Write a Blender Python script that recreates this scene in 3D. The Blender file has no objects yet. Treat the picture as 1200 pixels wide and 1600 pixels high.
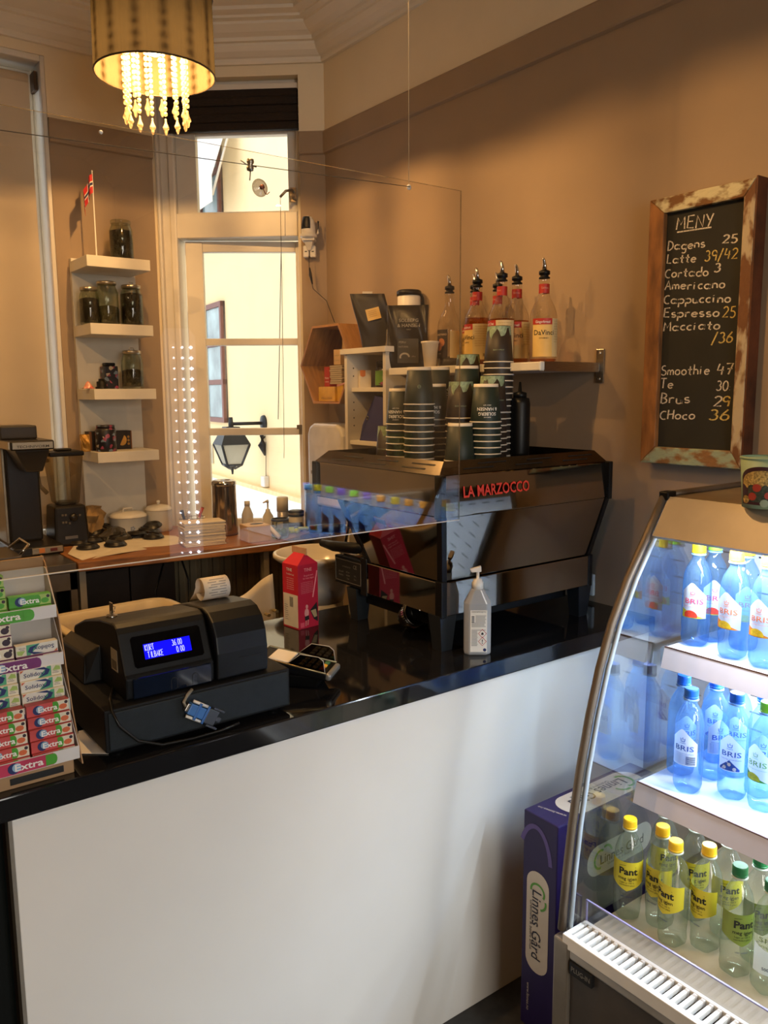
import bpy, bmesh, math, random
from mathutils import Vector, Matrix

random.seed(7)
scene = bpy.context.scene
COL = scene.collection

# ------------------------------------------------------------------ camera
FPX, EYE = 1279.0, Vector((0.0, 0.0, 1.6))
_p, _y, _r = math.atan(188 / 1279.0), math.radians(36.8), math.radians(0.4)
FWD = Vector((math.sin(_y) * math.cos(_p), math.cos(_y) * math.cos(_p), -math.sin(_p)))
_r0 = Vector((math.cos(_y), -math.sin(_y), 0.0))
_u0 = _r0.cross(FWD)
RGT = _r0 * math.cos(_r) - _u0 * math.sin(_r)
UPV = _u0 * math.cos(_r) + _r0 * math.sin(_r)
cam_data = bpy.data.cameras.new('camera')
cam = bpy.data.objects.new('camera', cam_data)
COL.objects.link(cam)
cam.matrix_world = Matrix(((RGT.x, UPV.x, -FWD.x, EYE.x), (RGT.y, UPV.y, -FWD.y, EYE.y),
                           (RGT.z, UPV.z, -FWD.z, EYE.z), (0, 0, 0, 1)))
cam_data.sensor_fit = 'VERTICAL'
cam_data.sensor_height = 36.0
cam_data.lens = FPX * 36.0 / 1600.0
cam_data.clip_start = 0.02
scene.camera = cam

# ------------------------------------------------------------------ view, world
vs = scene.view_settings
vs.view_transform = 'Standard'
vs.look = 'None'
vs.gamma = 1.0
vs.use_curve_mapping = False
vs.exposure = 0.0
cy = scene.cycles
cy.use_denoising = True
cy.max_bounces = 10
cy.transparent_max_bounces = 24
cy.glossy_bounces = 5
cy.sample_clamp_indirect = 3.0
cy.caustics_reflective = False
cy.caustics_refractive = False
world = bpy.data.worlds.new('overcast_sky')
scene.world = world
world.use_nodes = True
wn = world.node_tree
wn.nodes['Background'].inputs[0].default_value = (0.86, 0.93, 1.0, 1)
wn.nodes['Background'].inputs[1].default_value = 2.55

def light(name, kind, loc, energy, color, **kw):
    d = bpy.data.lights.new(name, kind)
    d.energy = energy
    d.color = color
    for k, v in kw.items():
        setattr(d, k, v)
    o = bpy.data.objects.new(name, d)
    o.location = loc
    COL.objects.link(o)
    return o

def aim(o, target):
    o.rotation_euler = (Vector(target) - o.location).to_track_quat('-Z', 'Y').to_euler()

WARM = (1.0, 0.56, 0.20)
# daylight through the shop front behind the camera
d1 = light('shop_front_daylight', 'AREA', (0.2, -2.75, 1.6), 37, (1.0, 0.945, 0.86), shape='RECTANGLE', size=1.6, size_y=2.0)
aim(d1, (0.9, 1.4, 0.55))
d1.data.spread = math.radians(105)

# ------------------------------------------------------------------ pixel helpers (1200 x 1600 frame): where a sight line meets a real plane
def ray(x, y):
    return FWD + RGT * ((x - 600) / FPX) + UPV * ((800 - y) / FPX)

def onz(x, y, z):
    d = ray(x, y); return EYE + d * ((z - EYE.z) / d.z)

def onx(x, y, X):
    d = ray(x, y); return EYE + d * (X / d.x)

def ony(x, y, Y):
    d = ray(x, y); return EYE + d * (Y / d.y)

def onpl(x, y, p, n):
    d = ray(x, y); return EYE + d * ((Vector(p) - EYE).dot(n) / d.dot(n))

def dep(x, y, t):
    return EYE + ray(x, y) * t

def pj(p):
    d = Vector(p) - EYE; z = d.dot(FWD)
    return 600 + FPX * d.dot(RGT) / z, 800 - FPX * d.dot(UPV) / z

def hgt(y, p):
    lo, hi = -1.0, 5.0
    for _ in range(40):
        m = (lo + hi) / 2
        if pj((p[0], p[1], m))[1] > y: lo = m
        else: hi = m
    return lo

# ------------------------------------------------------------------ materials
def lin(h):
    c = [int(h[i:i + 2], 16) / 255 for i in (0, 2, 4)]
    return tuple(((v / 12.92) if v <= 0.04045 else ((v + 0.055) / 1.055) ** 2.4) for v in c) + (1.0,)

MATS = {}

def mat(name, col='808080', rough=0.5, metal=0.0, var=0.06, scale=18.0, bump=0.0, bscale=60.0, coat=0.0,
        emit=None, estr=0.0, spec=0.5, col2=None, stretch=None, trans=0.0, ior=1.45, sharp=0.2):
    if name in MATS:
        return MATS[name]
    m = bpy.data.materials.new(name)
    m.use_nodes = True
    nt = m.node_tree
    b = nt.nodes['Principled BSDF']
    b.inputs['Roughness'].default_value = rough
    b.inputs['Metallic'].default_value = metal
    b.inputs['Specular IOR Level'].default_value = spec
    b.inputs['IOR'].default_value = ior
    b.inputs['Coat Weight'].default_value = coat
    b.inputs['Transmission Weight'].default_value = trans
    c = lin(col)
    b.inputs['Base Color'].default_value = c
    tc = nt.nodes.new('ShaderNodeTexCoord')
    mp = nt.nodes.new('ShaderNodeMapping')
    nt.links.new(tc.outputs['Object'], mp.inputs[0])
    if stretch:
        mp.inputs['Scale'].default_value = stretch
    if var > 0 or col2:
        n = nt.nodes.new('ShaderNodeTexNoise')
        n.inputs['Scale'].default_value = scale
        n.inputs['Detail'].default_value = 4
        nt.links.new(mp.outputs[0], n.inputs['Vector'])
        r = nt.nodes.new('ShaderNodeValToRGB')
        c2 = lin(col2) if col2 else tuple(max(0, v * (1 - 2.2 * var)) for v in c[:3]) + (1,)
        r.color_ramp.elements[0].position = 0.5 - sharp
        r.color_ramp.elements[1].position = 0.5 + sharp
        r.color_ramp.elements[0].color = c2
        r.color_ramp.elements[1].color = tuple(min(1, v * (1 + var)) for v in c[:3]) + (1,)
        nt.links.new(n.outputs[0], r.inputs[0])
        nt.links.new(r.outputs[0], b.inputs['Base Color'])
    if bump > 0:
        n2 = nt.nodes.new('ShaderNodeTexNoise')
        n2.inputs['Scale'].default_value = bscale
        n2.inputs['Detail'].default_value = 6
        nt.links.new(mp.outputs[0], n2.inputs['Vector'])
        bp = nt.nodes.new('ShaderNodeBump')
        bp.inputs['Strength'].default_value = bump
        bp.inputs['Distance'].default_value = 0.01
        nt.links.new(n2.outputs[0], bp.inputs['Height'])
        nt.links.new(bp.outputs[0], b.inputs['Normal'])
    if emit:
        b.inputs['Emission Color'].default_value = lin(emit)
        b.inputs['Emission Strength'].default_value = estr
    MATS[name] = m
    return m

def clear(name, tint='ffffff', f0=0.045, rough=0.0, haze=0.0, hazecol='ffffff', edge=0.0):
    """thin clear sheet or shell: tinted see-through plus a mirror share that grows to grazing (Schlick)"""
    if name in MATS:
        return MATS[name]
    m = bpy.data.materials.new(name)
    m.use_nodes = True
    nt = m.node_tree
    nt.nodes.clear()
    out = nt.nodes.new('ShaderNodeOutputMaterial')
    geo = nt.nodes.new('ShaderNodeNewGeometry')
    dot = nt.nodes.new('ShaderNodeVectorMath'); dot.operation = 'DOT_PRODUCT'
    nt.links.new(geo.outputs['Normal'], dot.inputs[0])
    nt.links.new(geo.outputs['Incoming'], dot.inputs[1])
    ab = nt.nodes.new('ShaderNodeMath'); ab.operation = 'ABSOLUTE'
    nt.links.new(dot.outputs['Value'], ab.inputs[0])
    om = nt.nodes.new('ShaderNodeMath'); om.operation = 'SUBTRACT'; om.inputs[0].default_value = 1.0
    nt.links.new(ab.outputs[0], om.inputs[1])
    pw = nt.nodes.new('ShaderNodeMath'); pw.operation = 'POWER'; pw.inputs[1].default_value = 5.0
    nt.links.new(om.outputs[0], pw.inputs[0])
    ma = nt.nodes.new('ShaderNodeMath'); ma.operation = 'MULTIPLY_ADD'
    ma.inputs[1].default_value = (1 - f0) * 0.7; ma.inputs[2].default_value = f0
    nt.links.new(pw.outputs[0], ma.inputs[0])
    tr = nt.nodes.new('ShaderNodeBsdfTransparent'); tr.inputs[0].default_value = lin(tint)
    gl = nt.nodes.new('ShaderNodeBsdfGlossy'); gl.inputs['Roughness'].default_value = rough
    base = tr
    if edge > 0:   # thicker tint where the sight line grazes the wall of a shell
        tr2 = nt.nodes.new('ShaderNodeBsdfTransparent')
        tr2.inputs[0].default_value = tuple(v ** 3 for v in lin(tint)[:3]) + (1,)
        mx0 = nt.nodes.new('ShaderNodeMixShader')
        p2 = nt.nodes.new('ShaderNodeMath'); p2.operation = 'POWER'; p2.inputs[1].default_value = 2.0
        nt.links.new(om.outputs[0], p2.inputs[0])
        p3 = nt.nodes.new('ShaderNodeMath'); p3.operation = 'MULTIPLY'; p3.inputs[1].default_value = edge
        nt.links.new(p2.outputs[0], p3.inputs[0])
        nt.links.new(p3.outputs[0], mx0.inputs[0])
        nt.links.new(tr.outputs[0], mx0.inputs[1]); nt.links.new(tr2.outputs[0], mx0.inputs[2])
        base = mx0
    if haze > 0:
        df = nt.nodes.new('ShaderNodeBsdfDiffuse'); df.inputs[0].default_value = lin(hazecol)
        ts = nt.nodes.new('ShaderNodeBsdfTranslucent'); ts.inputs[0].default_value = lin(hazecol)
        ad = nt.nodes.new('ShaderNodeMixShader'); ad.inputs[0].default_value = 0.5
        nt.links.new(df.outputs[0], ad.inputs[1]); nt.links.new(ts.outputs[0], ad.inputs[2])
        hz = nt.nodes.new('ShaderNodeMixShader'); hz.inputs[0].default_value = haze
        nt.links.new(base.outputs[0], hz.inputs[1]); nt.links.new(ad.outputs[0], hz.inputs[2])
        base = hz
    mx = nt.nodes.new('ShaderNodeMixShader')
    nt.links.new(ma.outputs[0], mx.inputs[0])
    nt.links.new(base.outputs[0], mx.inputs[1]); nt.links.new(gl.outputs[0], mx.inputs[2])
    nt.links.new(mx.outputs[0], out.inputs[0])
    MATS[name] = m
    return m

def cloth(name, col, trans=0.5, scale=(1, 1, 1)):
    if name in MATS:
        return MATS[name]
    m = bpy.data.materials.new(name); m.use_nodes = True
    nt = m.node_tree; nt.nodes.clear()
    out = nt.nodes.new('ShaderNodeOutputMaterial')
    df = nt.nodes.new('ShaderNodeBsdfDiffuse'); ts = nt.nodes.new('ShaderNodeBsdfTranslucent')
    df.inputs[0].default_value = lin(col); ts.inputs[0].default_value = lin(col)
    mx = nt.nodes.new('ShaderNodeMixShader'); mx.inputs[0].default_value = trans
    nt.links.new(df.outputs[0], mx.inputs[1]); nt.links.new(ts.outputs[0], mx.inputs[2])
    nt.links.new(mx.outputs[0], out.inputs[0])
    MATS[name] = m
    return m

def glow(name, col, strength):
    if name in MATS:
        return MATS[name]
    m = bpy.data.materials.new(name); m.use_nodes = True
    nt = m.node_tree; nt.nodes.clear()
    out = nt.nodes.new('ShaderNodeOutputMaterial'); e = nt.nodes.new('ShaderNodeEmission')
    e.inputs[0].default_value = lin(col); e.inputs[1].default_value = strength
    nt.links.new(e.outputs[0], out.inputs[0])
    MATS[name] = m
    return m

# ------------------------------------------------------------------ mesh builder
class MB:
    def __init__(s):
        s.v, s.f, s.m, s.sm = [], [], [], []

    def add(s, vs_, fs, mi=0, smooth=False, M=None):
        o = len(s.v)
        s.v += [(M @ Vector(p)) if M is not None else Vector(p) for p in vs_]
        for f in fs:
            s.f.append([i + o for i in f]); s.m.append(mi); s.sm.append(smooth)
        return s

    def box(s, a, b, mi=0, M=None):
        (x0, y0, z0), (x1, y1, z1) = a, b
        if x0 > x1: x0, x1 = x1, x0
        if y0 > y1: y0, y1 = y1, y0
        if z0 > z1: z0, z1 = z1, z0
        return s.add([(x0, y0, z0), (x1, y0, z0), (x1, y1, z0), (x0, y1, z0), (x0, y0, z1), (x1, y0, z1), (x1, y1, z1), (x0, y1, z1)],
                     [(0, 3, 2, 1), (4, 5, 6, 7), (0, 1, 5, 4), (1, 2, 6, 5), (2, 3, 7, 6), (3, 0, 4, 7)], mi, False, M)

    def hexa(s, lo, hi, mi=0, M=None):
        """eight corners: four below, four above, both counter-clockwise from above"""
        return s.add(list(lo) + list(hi), [(0, 3, 2, 1), (4, 5, 6, 7), (0, 1, 5, 4), (1, 2, 6, 5), (2, 3, 7, 6), (3, 0, 4, 7)], mi, False, M)

    def lathe(s, prof, seg=24, M=None, mi=0, smooth=True, lobes=None):
        n = len(prof); vv = []; ff = []
        for k in range(seg):
            a = 2 * math.pi * k / seg
            for (r, z) in prof:
                rr = r * (1 + (lobes(a, z) if lobes else 0))
                vv.append((rr * math.cos(a), rr * math.sin(a), z))
        for k in range(seg):
            k2 = (k + 1) % seg
            for i in range(n - 1):
                q = [k * n + i, k2 * n + i, k2 * n + i + 1, k * n + i + 1]
                if prof[i][0] < 1e-6: q = [k * n + i, k2 * n + i + 1, k * n + i + 1]
                elif prof[i + 1][0] < 1e-6: q = [k * n + i, k2 * n + i, k * n + i + 1]
                ff.append(q)
        return s.add(vv, ff, mi, smooth, M)

    def tube(s, path, r, seg=8, mi=0, M=None, cap=True, closed=False):
        path = [Vector(p) for p in path]; n = len(path); vv = []; ff = []
        up = Vector((0, 0, 1))
        rad = r if isinstance(r, (list, tuple)) else [r] * n
        for i, p in enumerate(path):
            if closed: t = path[(i + 1) % n] - path[i - 1]
            else: t = path[min(i + 1, n - 1)] - path[max(i - 1, 0)]
            t.normalize()
            a = t.cross(up)
            if a.length < 0.05: a = t.cross(Vector((1, 0, 0)))
            a.normalize(); b = a.cross(t)
            for k in range(seg):
                an = 2 * math.pi * k / seg
                vv.append(p + (a * math.cos(an) + b * math.sin(an)) * rad[i])
        for i in range(n if closed else n - 1):
            j = (i + 1) % n
            for k in range(seg):
                k2 = (k + 1) % seg
                ff.append((i * seg + k, i * seg + k2, j * seg + k2, j * seg + k))
        if cap and not closed:
            ff.append(tuple(range(seg))[::-1]); ff.append(tuple((n - 1) * seg + k for k in range(seg)))
        return s.add(vv, ff, mi, True, M)

    def prism(s, poly, h0, h1, mi=0, M=None, smooth=False):
        """polygon in XY raised along Z"""
        n = len(poly)
        vv = [(x, y, h0) for x, y in poly] + [(x, y, h1) for x, y in poly]
        ff = [tuple(range(n))[::-1], tuple(range(n, 2 * n))] + [(i, (i + 1) % n, n + (i + 1) % n, n + i) for i in range(n)]
        return s.add(vv, ff, mi, smooth, M)

    def grid(s, fn, nu, nv, mi=0, M=None, smooth=True, wrap=False):
        vv = [fn(i / nu, j / nv) for i in range(nu + (0 if wrap else 1)) for j in range(nv + 1)]
        ff = []
        for i in range(nu):
            i2 = (i + 1) % nu if wrap else i + 1
            for j in range(nv):
                ff.append((i * (nv + 1) + j, i2 * (nv + 1) + j, i2 * (nv + 1) + j + 1, i * (nv + 1) + j + 1))
        return s.add(vv, ff, mi, smooth, M)

    def ribbon(s, pts, w, mi=0, M=None, z=0.0):
        """flat stroke of width w along 2-D points, in XY at height z"""
        pts = [Vector((p[0], p[1])) for p in pts]; n = len(pts)
        if n < 2: return s
        L, R_ = [], []
        for i, p in enumerate(pts):
            t = pts[min(i + 1, n - 1)] - pts[max(i - 1, 0)]
            if t.length < 1e-9: t = Vector((1, 0))
            t.normalize(); q = Vector((-t.y, t.x)) * w / 2
            L.append((p.x + q.x, p.y + q.y, z)); R_.append((p.x - q.x, p.y - q.y, z))
        return s.add(L + R_, [(i, n + i, n + i + 1, i + 1) for i in range(n - 1)], mi, False, M)

    def data(s, name, mats):
        me = bpy.data.meshes.new(name)
        me.from_pydata([tuple(p) for p in s.v], [], s.f)
        for m in (mats if isinstance(mats, (list, tuple)) else [mats]):
            me.materials.append(m)
        me.polygons.foreach_set('material_index', s.m)
        me.polygons.foreach_set('use_smooth', s.sm)
        me.update()
        return me

    def build(s, name, mats, parent=None, loc=None, bevel=0.0, rotz=0.0, M=None, seg=2, solid=0.0):
        return place(name, s.data(name, mats), parent, loc, bevel, rotz, M, seg, solid)

def place(name, me, parent=None, loc=None, bevel=0.0, rotz=0.0, M=None, seg=2, solid=0.0):
    o = bpy.data.objects.new(name, me)
    COL.objects.link(o)
    if loc is not None: o.location = loc
    if rotz: o.rotation_euler = (0, 0, rotz)
    if M is not None: o.matrix_local = M
    if parent is not None:
        o.parent = parent
    if solid:
        md = o.modifiers.new('solid', 'SOLIDIFY'); md.thickness = solid; md.offset = 0
    if bevel > 0:
        md = o.modifiers.new('bevel', 'BEVEL'); md.width = bevel; md.segments = seg
        md.limit_method = 'ANGLE'; md.angle_limit = math.radians(40)
        md.harden_normals = False
    return o

def tag(o, label, cat, group=None):
    o['label'] = label; o['category'] = cat
    if group: o['group'] = group
    return o

def struct(o):
    o['kind'] = 'structure'
    return o

def thing(name, label, cat, loc=(0, 0, 0), rotz=0.0, group=None, M=None):
    o = bpy.data.objects.new(name, None)
    o.empty_display_size = 0.05
    COL.objects.link(o)
    o.location = loc; o.rotation_euler = (0, 0, rotz)
    if M is not None: o.matrix_local = M
    return tag(o, label, cat, group)

def copy_tree(o, parent=None):
    c = o.copy(); COL.objects.link(c)
    if parent is not None: c.parent = parent
    for ch in list(o.children):
        copy_tree(ch, c)
    return c

def T(x=0, y=0, z=0): return Matrix.Translation((x, y, z))
def RX(a): return Matrix.Rotation(math.radians(a), 4, 'X')
def RY(a): return Matrix.Rotation(math.radians(a), 4, 'Y')
def RZ(a): return Matrix.Rotation(math.radians(a), 4, 'Z')
def SC(x, y, z): return Matrix.Diagonal((x, y, z, 1))
FACE = RX(90)                    # a drawing in XY stood upright, facing -Y
FACEX = RZ(-90) @ RX(90)         # stood upright, facing -X (reads along -Y)

ORD = ['topmost', 'second', 'third', 'fourth', 'fifth', 'sixth', 'seventh', 'eighth', 'ninth', 'tenth', 'eleventh', 'twelfth',
       'thirteenth', 'fourteenth', 'fifteenth', 'sixteenth']

# ------------------------------------------------------------------ lettering
_TXT = {}

def text_raw(s, bold=0.0):
    key = (s, bold)
    if key not in _TXT:
        cu = bpy.data.curves.new('lettering', 'FONT')
        cu.body = s; cu.size = 1.0; cu.align_x = 'CENTER'; cu.align_y = 'CENTER'; cu.offset = bold
        cu.resolution_u = 2
        o = bpy.data.objects.new('lettering', cu); COL.objects.link(o)
        dg = bpy.context.evaluated_depsgraph_get()
        me = bpy.data.meshes.new_from_object(o.evaluated_get(dg))
        vv = [tuple(v.co) for v in me.vertices]; ff = [tuple(p.vertices) for p in me.polygons]
        bpy.data.objects.remove(o); bpy.data.curves.remove(cu); bpy.data.meshes.remove(me)
        _TXT[key] = (vv, ff)
    return _TXT[key]

def put_text(mb, s, size, x=0, y=0, mi=0, sx=1.0, rot=0.0, bold=0.0, width=None, map_=None, z=0.0, mirror=False):
    vv, ff = text_raw(s, bold)
    if not vv: return mb
    w = max(p[0] for p in vv) - min(p[0] for p in vv)
    kx = size * sx
    if width: kx = width / w
    ca, sa = math.cos(rot), math.sin(rot)
    out = []
    for p in vv:
        px, py = p[0] * kx, p[1] * size
        if mirror: px = -px
        q = (x + px * ca - py * sa, y + px * sa + py * ca, z)
        out.append(map_(q) if map_ else q)
    return mb.add(out, ff, mi)

def around(r):
    """wrap a flat drawing round a standing cylinder whose front faces -Y"""
    return lambda q: ((r + q[2]) * math.sin(q[0] / r), -(r + q[2]) * math.cos(q[0] / r), q[1])

def patch(mb, poly, r, mi, z=0.0, n=12):
    """polygon (convex in x, given as function of x: lower and upper bound) wrapped on a cylinder"""
    x0, x1, lo, hi = poly
    A = around(r); vv = []; ff = []
    for i in range(n + 1):
        x = x0 + (x1 - x0) * i / n
        a, b = lo(x), hi(x)
        if b < a: b = a
        vv += [A((x, a, z)), A((x, b, z))]
    for i in range(n):
        ff.append((2 * i, 2 * i + 2, 2 * i + 3, 2 * i + 1))
    return mb.add(vv, ff, mi, True)

# stroke alphabet for chalk and pixel displays (unit height 1, width about 0.6)
def arc(cx, cy, rx, ry, a0, a1, n=9):
    return [(cx + rx * math.cos(math.radians(a0 + (a1 - a0) * i / n)), cy + ry * math.sin(math.radians(a0 + (a1 - a0) * i / n))) for i in range(n + 1)]

O_ = arc(.25, .25, .23, .25, 0, 360, 12)
GLY = {
 'M': [[(0, 0), (.06, .95), (.3, .35), (.55, 1), (.62, 0)]], 'E': [[(.5, 1), (.05, .97), (.03, .02), (.5, .0)], [(.04, .52), (.42, .53)]],
 'N': [[(0, 0), (.04, .98), (.5, .05), (.52, 1)]], 'Y': [[(0, 1), (.25, .5)], [(.5, 1), (.2, 0)]],
 'D': [[(.05, 0), (.06, 1)], [(.0, 1)] + arc(.1, .5, .45, .5, 90, -90, 8) + [(0, 0)]],
 'L': [[(.05, 1), (.03, .02), (.45, 0)]], 'C': [arc(.35, .45, .33, .45, 60, 300, 10)], 'A': [[(0, 0), (.3, 1), (.55, 0)], [(.1, .38), (.48, .38)]],
 'B': [[(.04, 0), (.05, 1)], [(0, 1)] + arc(.12, .76, .3, .24, 90, -90, 6) + arc(.12, .26, .36, .26, 90, -90, 6)],
 'S': [arc(.27, .75, .22, .23, 50, 260, 7) + arc(.25, .26, .25, .26, 85, -150, 7)], 'T': [[(0, 1), (.55, 1)], [(.26, 1), (.25, 0)]],
 'H': [[(.03, 0), (.05, 1)], [(.5, 0), (.52, 1)], [(.03, .5), (.5, .55)]],
 'a': [O_, [(.48, .5), (.47, .05), (.55, 0)]], 'g': [O_, [(.48, .5), (.46, -.25)] + arc(.26, -.25, .2, .17, 0, -150, 6)],
 'e': [[(.03, .25), (.47, .3)] + arc(.25, .25, .23, .25, 12, 320, 10)], 'n': [[(.03, .5), (.03, 0)], [(.03, .3)] + arc(.23, .28, .2, .22, 170, 0, 6) + [(.44, 0)]],
 's': [arc(.22, .37, .17, .13, 50, 260, 6) + arc(.22, .12, .18, .13, 85, -150, 6)], 't': [[(.2, .85), (.18, .08), (.34, .0)], [(.0, .52), (.38, .54)]],
 'o': [O_], 'r': [[(.04, .5), (.05, 0)], [(.05, .3)] + arc(.25, .3, .2, .2, 170, 50, 4)], 'd': [O_, [(.48, 1), (.48, 0)]],
 'm': [[(.02, .5), (.02, 0)], [(.02, .3)] + arc(.17, .3, .14, .2, 170, 0, 5) + [(.32, 0)], [(.32, .3)] + arc(.47, .3, .14, .2, 170, 0, 5) + [(.62, 0)]],
 'i': [[(.08, .5), (.08, 0)], [(.07, .72), (.09, .68)]], 'c': [arc(.25, .25, .23, .25, 55, 310, 8)], 'p': [[(.03, .5), (.03, -.4)], O_],
 'u': [[(.02, .5), (.03, .15)] + arc(.22, .17, .19, .17, 180, 350, 6) + [(.42, .5)], [(.42, .5), (.44, 0)]],
 'h': [[(.04, 1), (.04, 0)], [(.04, .3)] + arc(.24, .28, .2, .22, 170, 0, 6) + [(.45, 0)]], 'f': [[(.4, .95), (.2, .9), (.18, 0)], [(.02, .5), (.36, .5)]],
 '0': [arc(.25, .5, .24, .5, 0, 360, 12)], '2': [arc(.25, .72, .22, .26, 160, -30, 7) + [(.02, .02), (.5, .04)]],
 '3': [arc(.22, .75, .2, .24, 140, -80, 7) + arc(.22, .27, .24, .27, 80, -150, 8)], '4': [[(.15, 1), (.02, .4), (.5, .42)], [(.42, .75), (.36, 0)]],
 '5': [[(.45, 1), (.1, .98), (.07, .58)] + arc(.22, .3, .24, .3, 110, -140, 8)], '6': [[(.4, 1), (.1, .55)] + arc(.25, .27, .23, .27, 150, -210, 10)],
 '7': [[(.0, .97), (.48, 1), (.2, 0)], [(.1, .5), (.45, .52)]], '9': [arc(.25, .72, .21, .26, 0, 360, 9), [(.46, .75), (.4, 0)]],
 '/': [[(.4, 1.05), (0, -.2)]], ':': [[(.06, .1), (.06, .02)], [(.06, .5), (.06, .42)]], '.': [[(.05, .06), (.06, 0)]], '-': [[(0, .4), (.3, .4)]],
 'K': [[(.03, 0), (.03, 1)], [(.5, 1), (.04, .45), (.5, 0)]], 'O': [[(.05, 0), (.05, 1), (.5, 1), (.5, 0), (.05, 0)]],
 'R': [[(.04, 0), (.04, 1), (.48, 1), (.48, .5), (.05, .5), (.5, 0)]], 'I': [[(.25, 0), (.25, 1)]], ' ': [],
}

def strokes(mb, s, x, y, h, w, mi=0, sx=1.0, slope=0.0, jit=0.0, z=0.0, rise=0.0):
    cx = x
    rnd = random.Random(hash(s) % 1000 if False else sum(map(ord, s)))
    for ch in s:
        g = GLY.get(ch, [])
        wid = max([p[0] for st in g for p in st] + [0.28])
        dy = rnd.uniform(-jit, jit) * h
        for st in g:
            mb.ribbon([(cx + p[0] * h * sx + slope * p[1] * h, y + dy + p[1] * h + (cx - x) * rise) for p in st], w, mi, None, z)
        cx += (wid + 0.17) * h * sx
    return cx

# ================================================================== THE ROOM
XW, YL, ZC, ZR = 2.05, 3.66, 3.15, 2.719
taupe = mat('taupe_wall_paint', '9a846b', 0.72, var=0.02, scale=6, bump=0.03, bscale=220)
cream = mat('cream_wall_paint', 'ead9b8', 0.75, var=0.015, scale=5, bump=0.03, bscale=200)
ceilm = mat('ceiling_paint', 'e8ddc8', 0.8, var=0.015, scale=5)
white_gloss = mat('white_joinery_paint', 'd9d2c6', 0.38, var=0.03, scale=9, bump=0.02, bscale=90)
floor_m = mat('dark_floor_tile', '33312e', 0.55, var=0.15, scale=30, bump=0.05)
A_W = Vector((1.964, 3.224, 0)); U_W = Vector((0.757, -0.652, 0)).normalized(); N_W = Vector((0.652, 0.757, 0)).normalized()
MW = Matrix(((U_W.x, N_W.x, 0, A_W.x), (U_W.y, N_W.y, 0, A_W.y), (0, 0, 1, 0), (0, 0, 0, 1)))   # corner window frame: x to the right, y outwards

struct(MB().box((-2.7, -2.9, -0.1), (2.2, 4.2, 0)).build('floor', floor_m))
m = MB().box((XW, -2.9, 0), (2.2, 3.152, ZR)).box((XW, -2.9, ZR), (2.2, 3.152, ZC), 1)
struct(m.build('wall_right', [taupe, cream]))
# left wall: pier beside the corner window, head over the blind window
xo = 1.033
m = MB().box((xo, YL, 0), (1.47, YL + .3, ZR)).box((xo, YL, ZR), (1.47, YL + .3, ZC), 1)
m.box((-2.7, YL, 2.955), (xo, YL + .3, ZC), 1).box((-2.7, YL, 0), (-0.6, YL + .3, ZR)).box((-2.7, YL, ZR), (-0.6, YL + .3, 2.955), 1)
m.box((-0.6, YL, 0), (xo, YL + .3, 0.93))
struct(m.build('wall_left', [taupe, cream]))
# corner wall round the narrow window
m = MB()
m.box((0, 0, 0), (0.112, .22, ZR), 0, MW).box((0, 0, ZR), (0.112, .22, ZC), 1, MW)
m.box((-0.66, 0, 2.952), (0, .22, ZC), 1, MW).box((-0.66, 0, 0), (0, .22, 0.93), 0, MW)
m.box((-0.75, 0.02, 0), (-0.652, .22, ZC), 1, MW)
struct(m.build('wall_corner', [taupe, cream]))
struct(MB().box((-2.7, -2.95, 0), (2.2, -2.85, ZC)).build('wall_back', mat('brown_back_wall', '6b5a48', .8, var=.02)))
struct(MB().box((-2.75, -2.9, 0), (-2.65, 4.0, ZC)).build('wall_side', MATS['brown_back_wall']))
struct(MB().box((-2.75, -2.95, ZC), (2.25, 4.0, ZC + .1)).build('ceiling', ceilm))

def sweep(prof, path, mi=0):
    """profile (offset into the room, z) along a floor path, mitred"""
    mb = MB(); n = len(path); P = [Vector(p) for p in path]; rows = []
    for i, p in enumerate(P):
        ns = []
        if i > 0: d = (P[i] - P[i - 1]).normalized(); ns.append(Vector((-d.y, d.x)))
        if i < n - 1: d = (P[i + 1] - P[i]).normalized(); ns.append(Vector((-d.y, d.x)))
        b = sum(ns, Vector((0, 0))); b.normalize(); b = b / max(0.3, b.dot(ns[0]))
        rows.append([(p.x + b.x * o, p.y + b.y * o, z) for o, z in prof])
    k = len(prof)
    vv = [q for r in rows for q in r]
    ff = [(i * k + j, i * k + j + 1, (i + 1) * k + j + 1, (i + 1) * k + j) for i in range(n - 1) for j in range(k - 1)]
    return mb.add(vv, ff, mi)

cor = [(XW, -2.85), (XW, 3.152), (1.47, 3.65), (1.40, YL), (-2.65, YL)]
prof = [(0, 2.995), (.016, 2.995), (.02, 3.004), (.02, 3.016), (.03, 3.02), (.05, 3.034), (.062, 3.052), (.062, 3.062), (.078, 3.064), (.08, 3.078),
        (.105, 3.088), (.135, 3.108), (.135, 3.118), (.16, 3.122), (.16, 3.132), (.2, 3.136), (.2, 3.15)]
struct(sweep(prof, cor).build('trim_1', ceilm))
rail = [(0, 2.622), (.012, 2.627), (.014, 2.632), (.014, 2.712), (.010, ZR), (0, ZR)]
struct(sweep(rail, [(XW, -2.85), (XW, 3.152), (1.966, 3.2235)]).build('trim_2', taupe))
struct(sweep(rail, [(1.47, YL), (xo, YL)]).build('trim_3', taupe))
struct(sweep([(.0, 0), (.015, 0), (.015, .12), (.0, .13)], [(XW, 2.1), (XW, 3.152), (1.966, 3.2235)]).build('baseboard_right', white_gloss))

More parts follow.
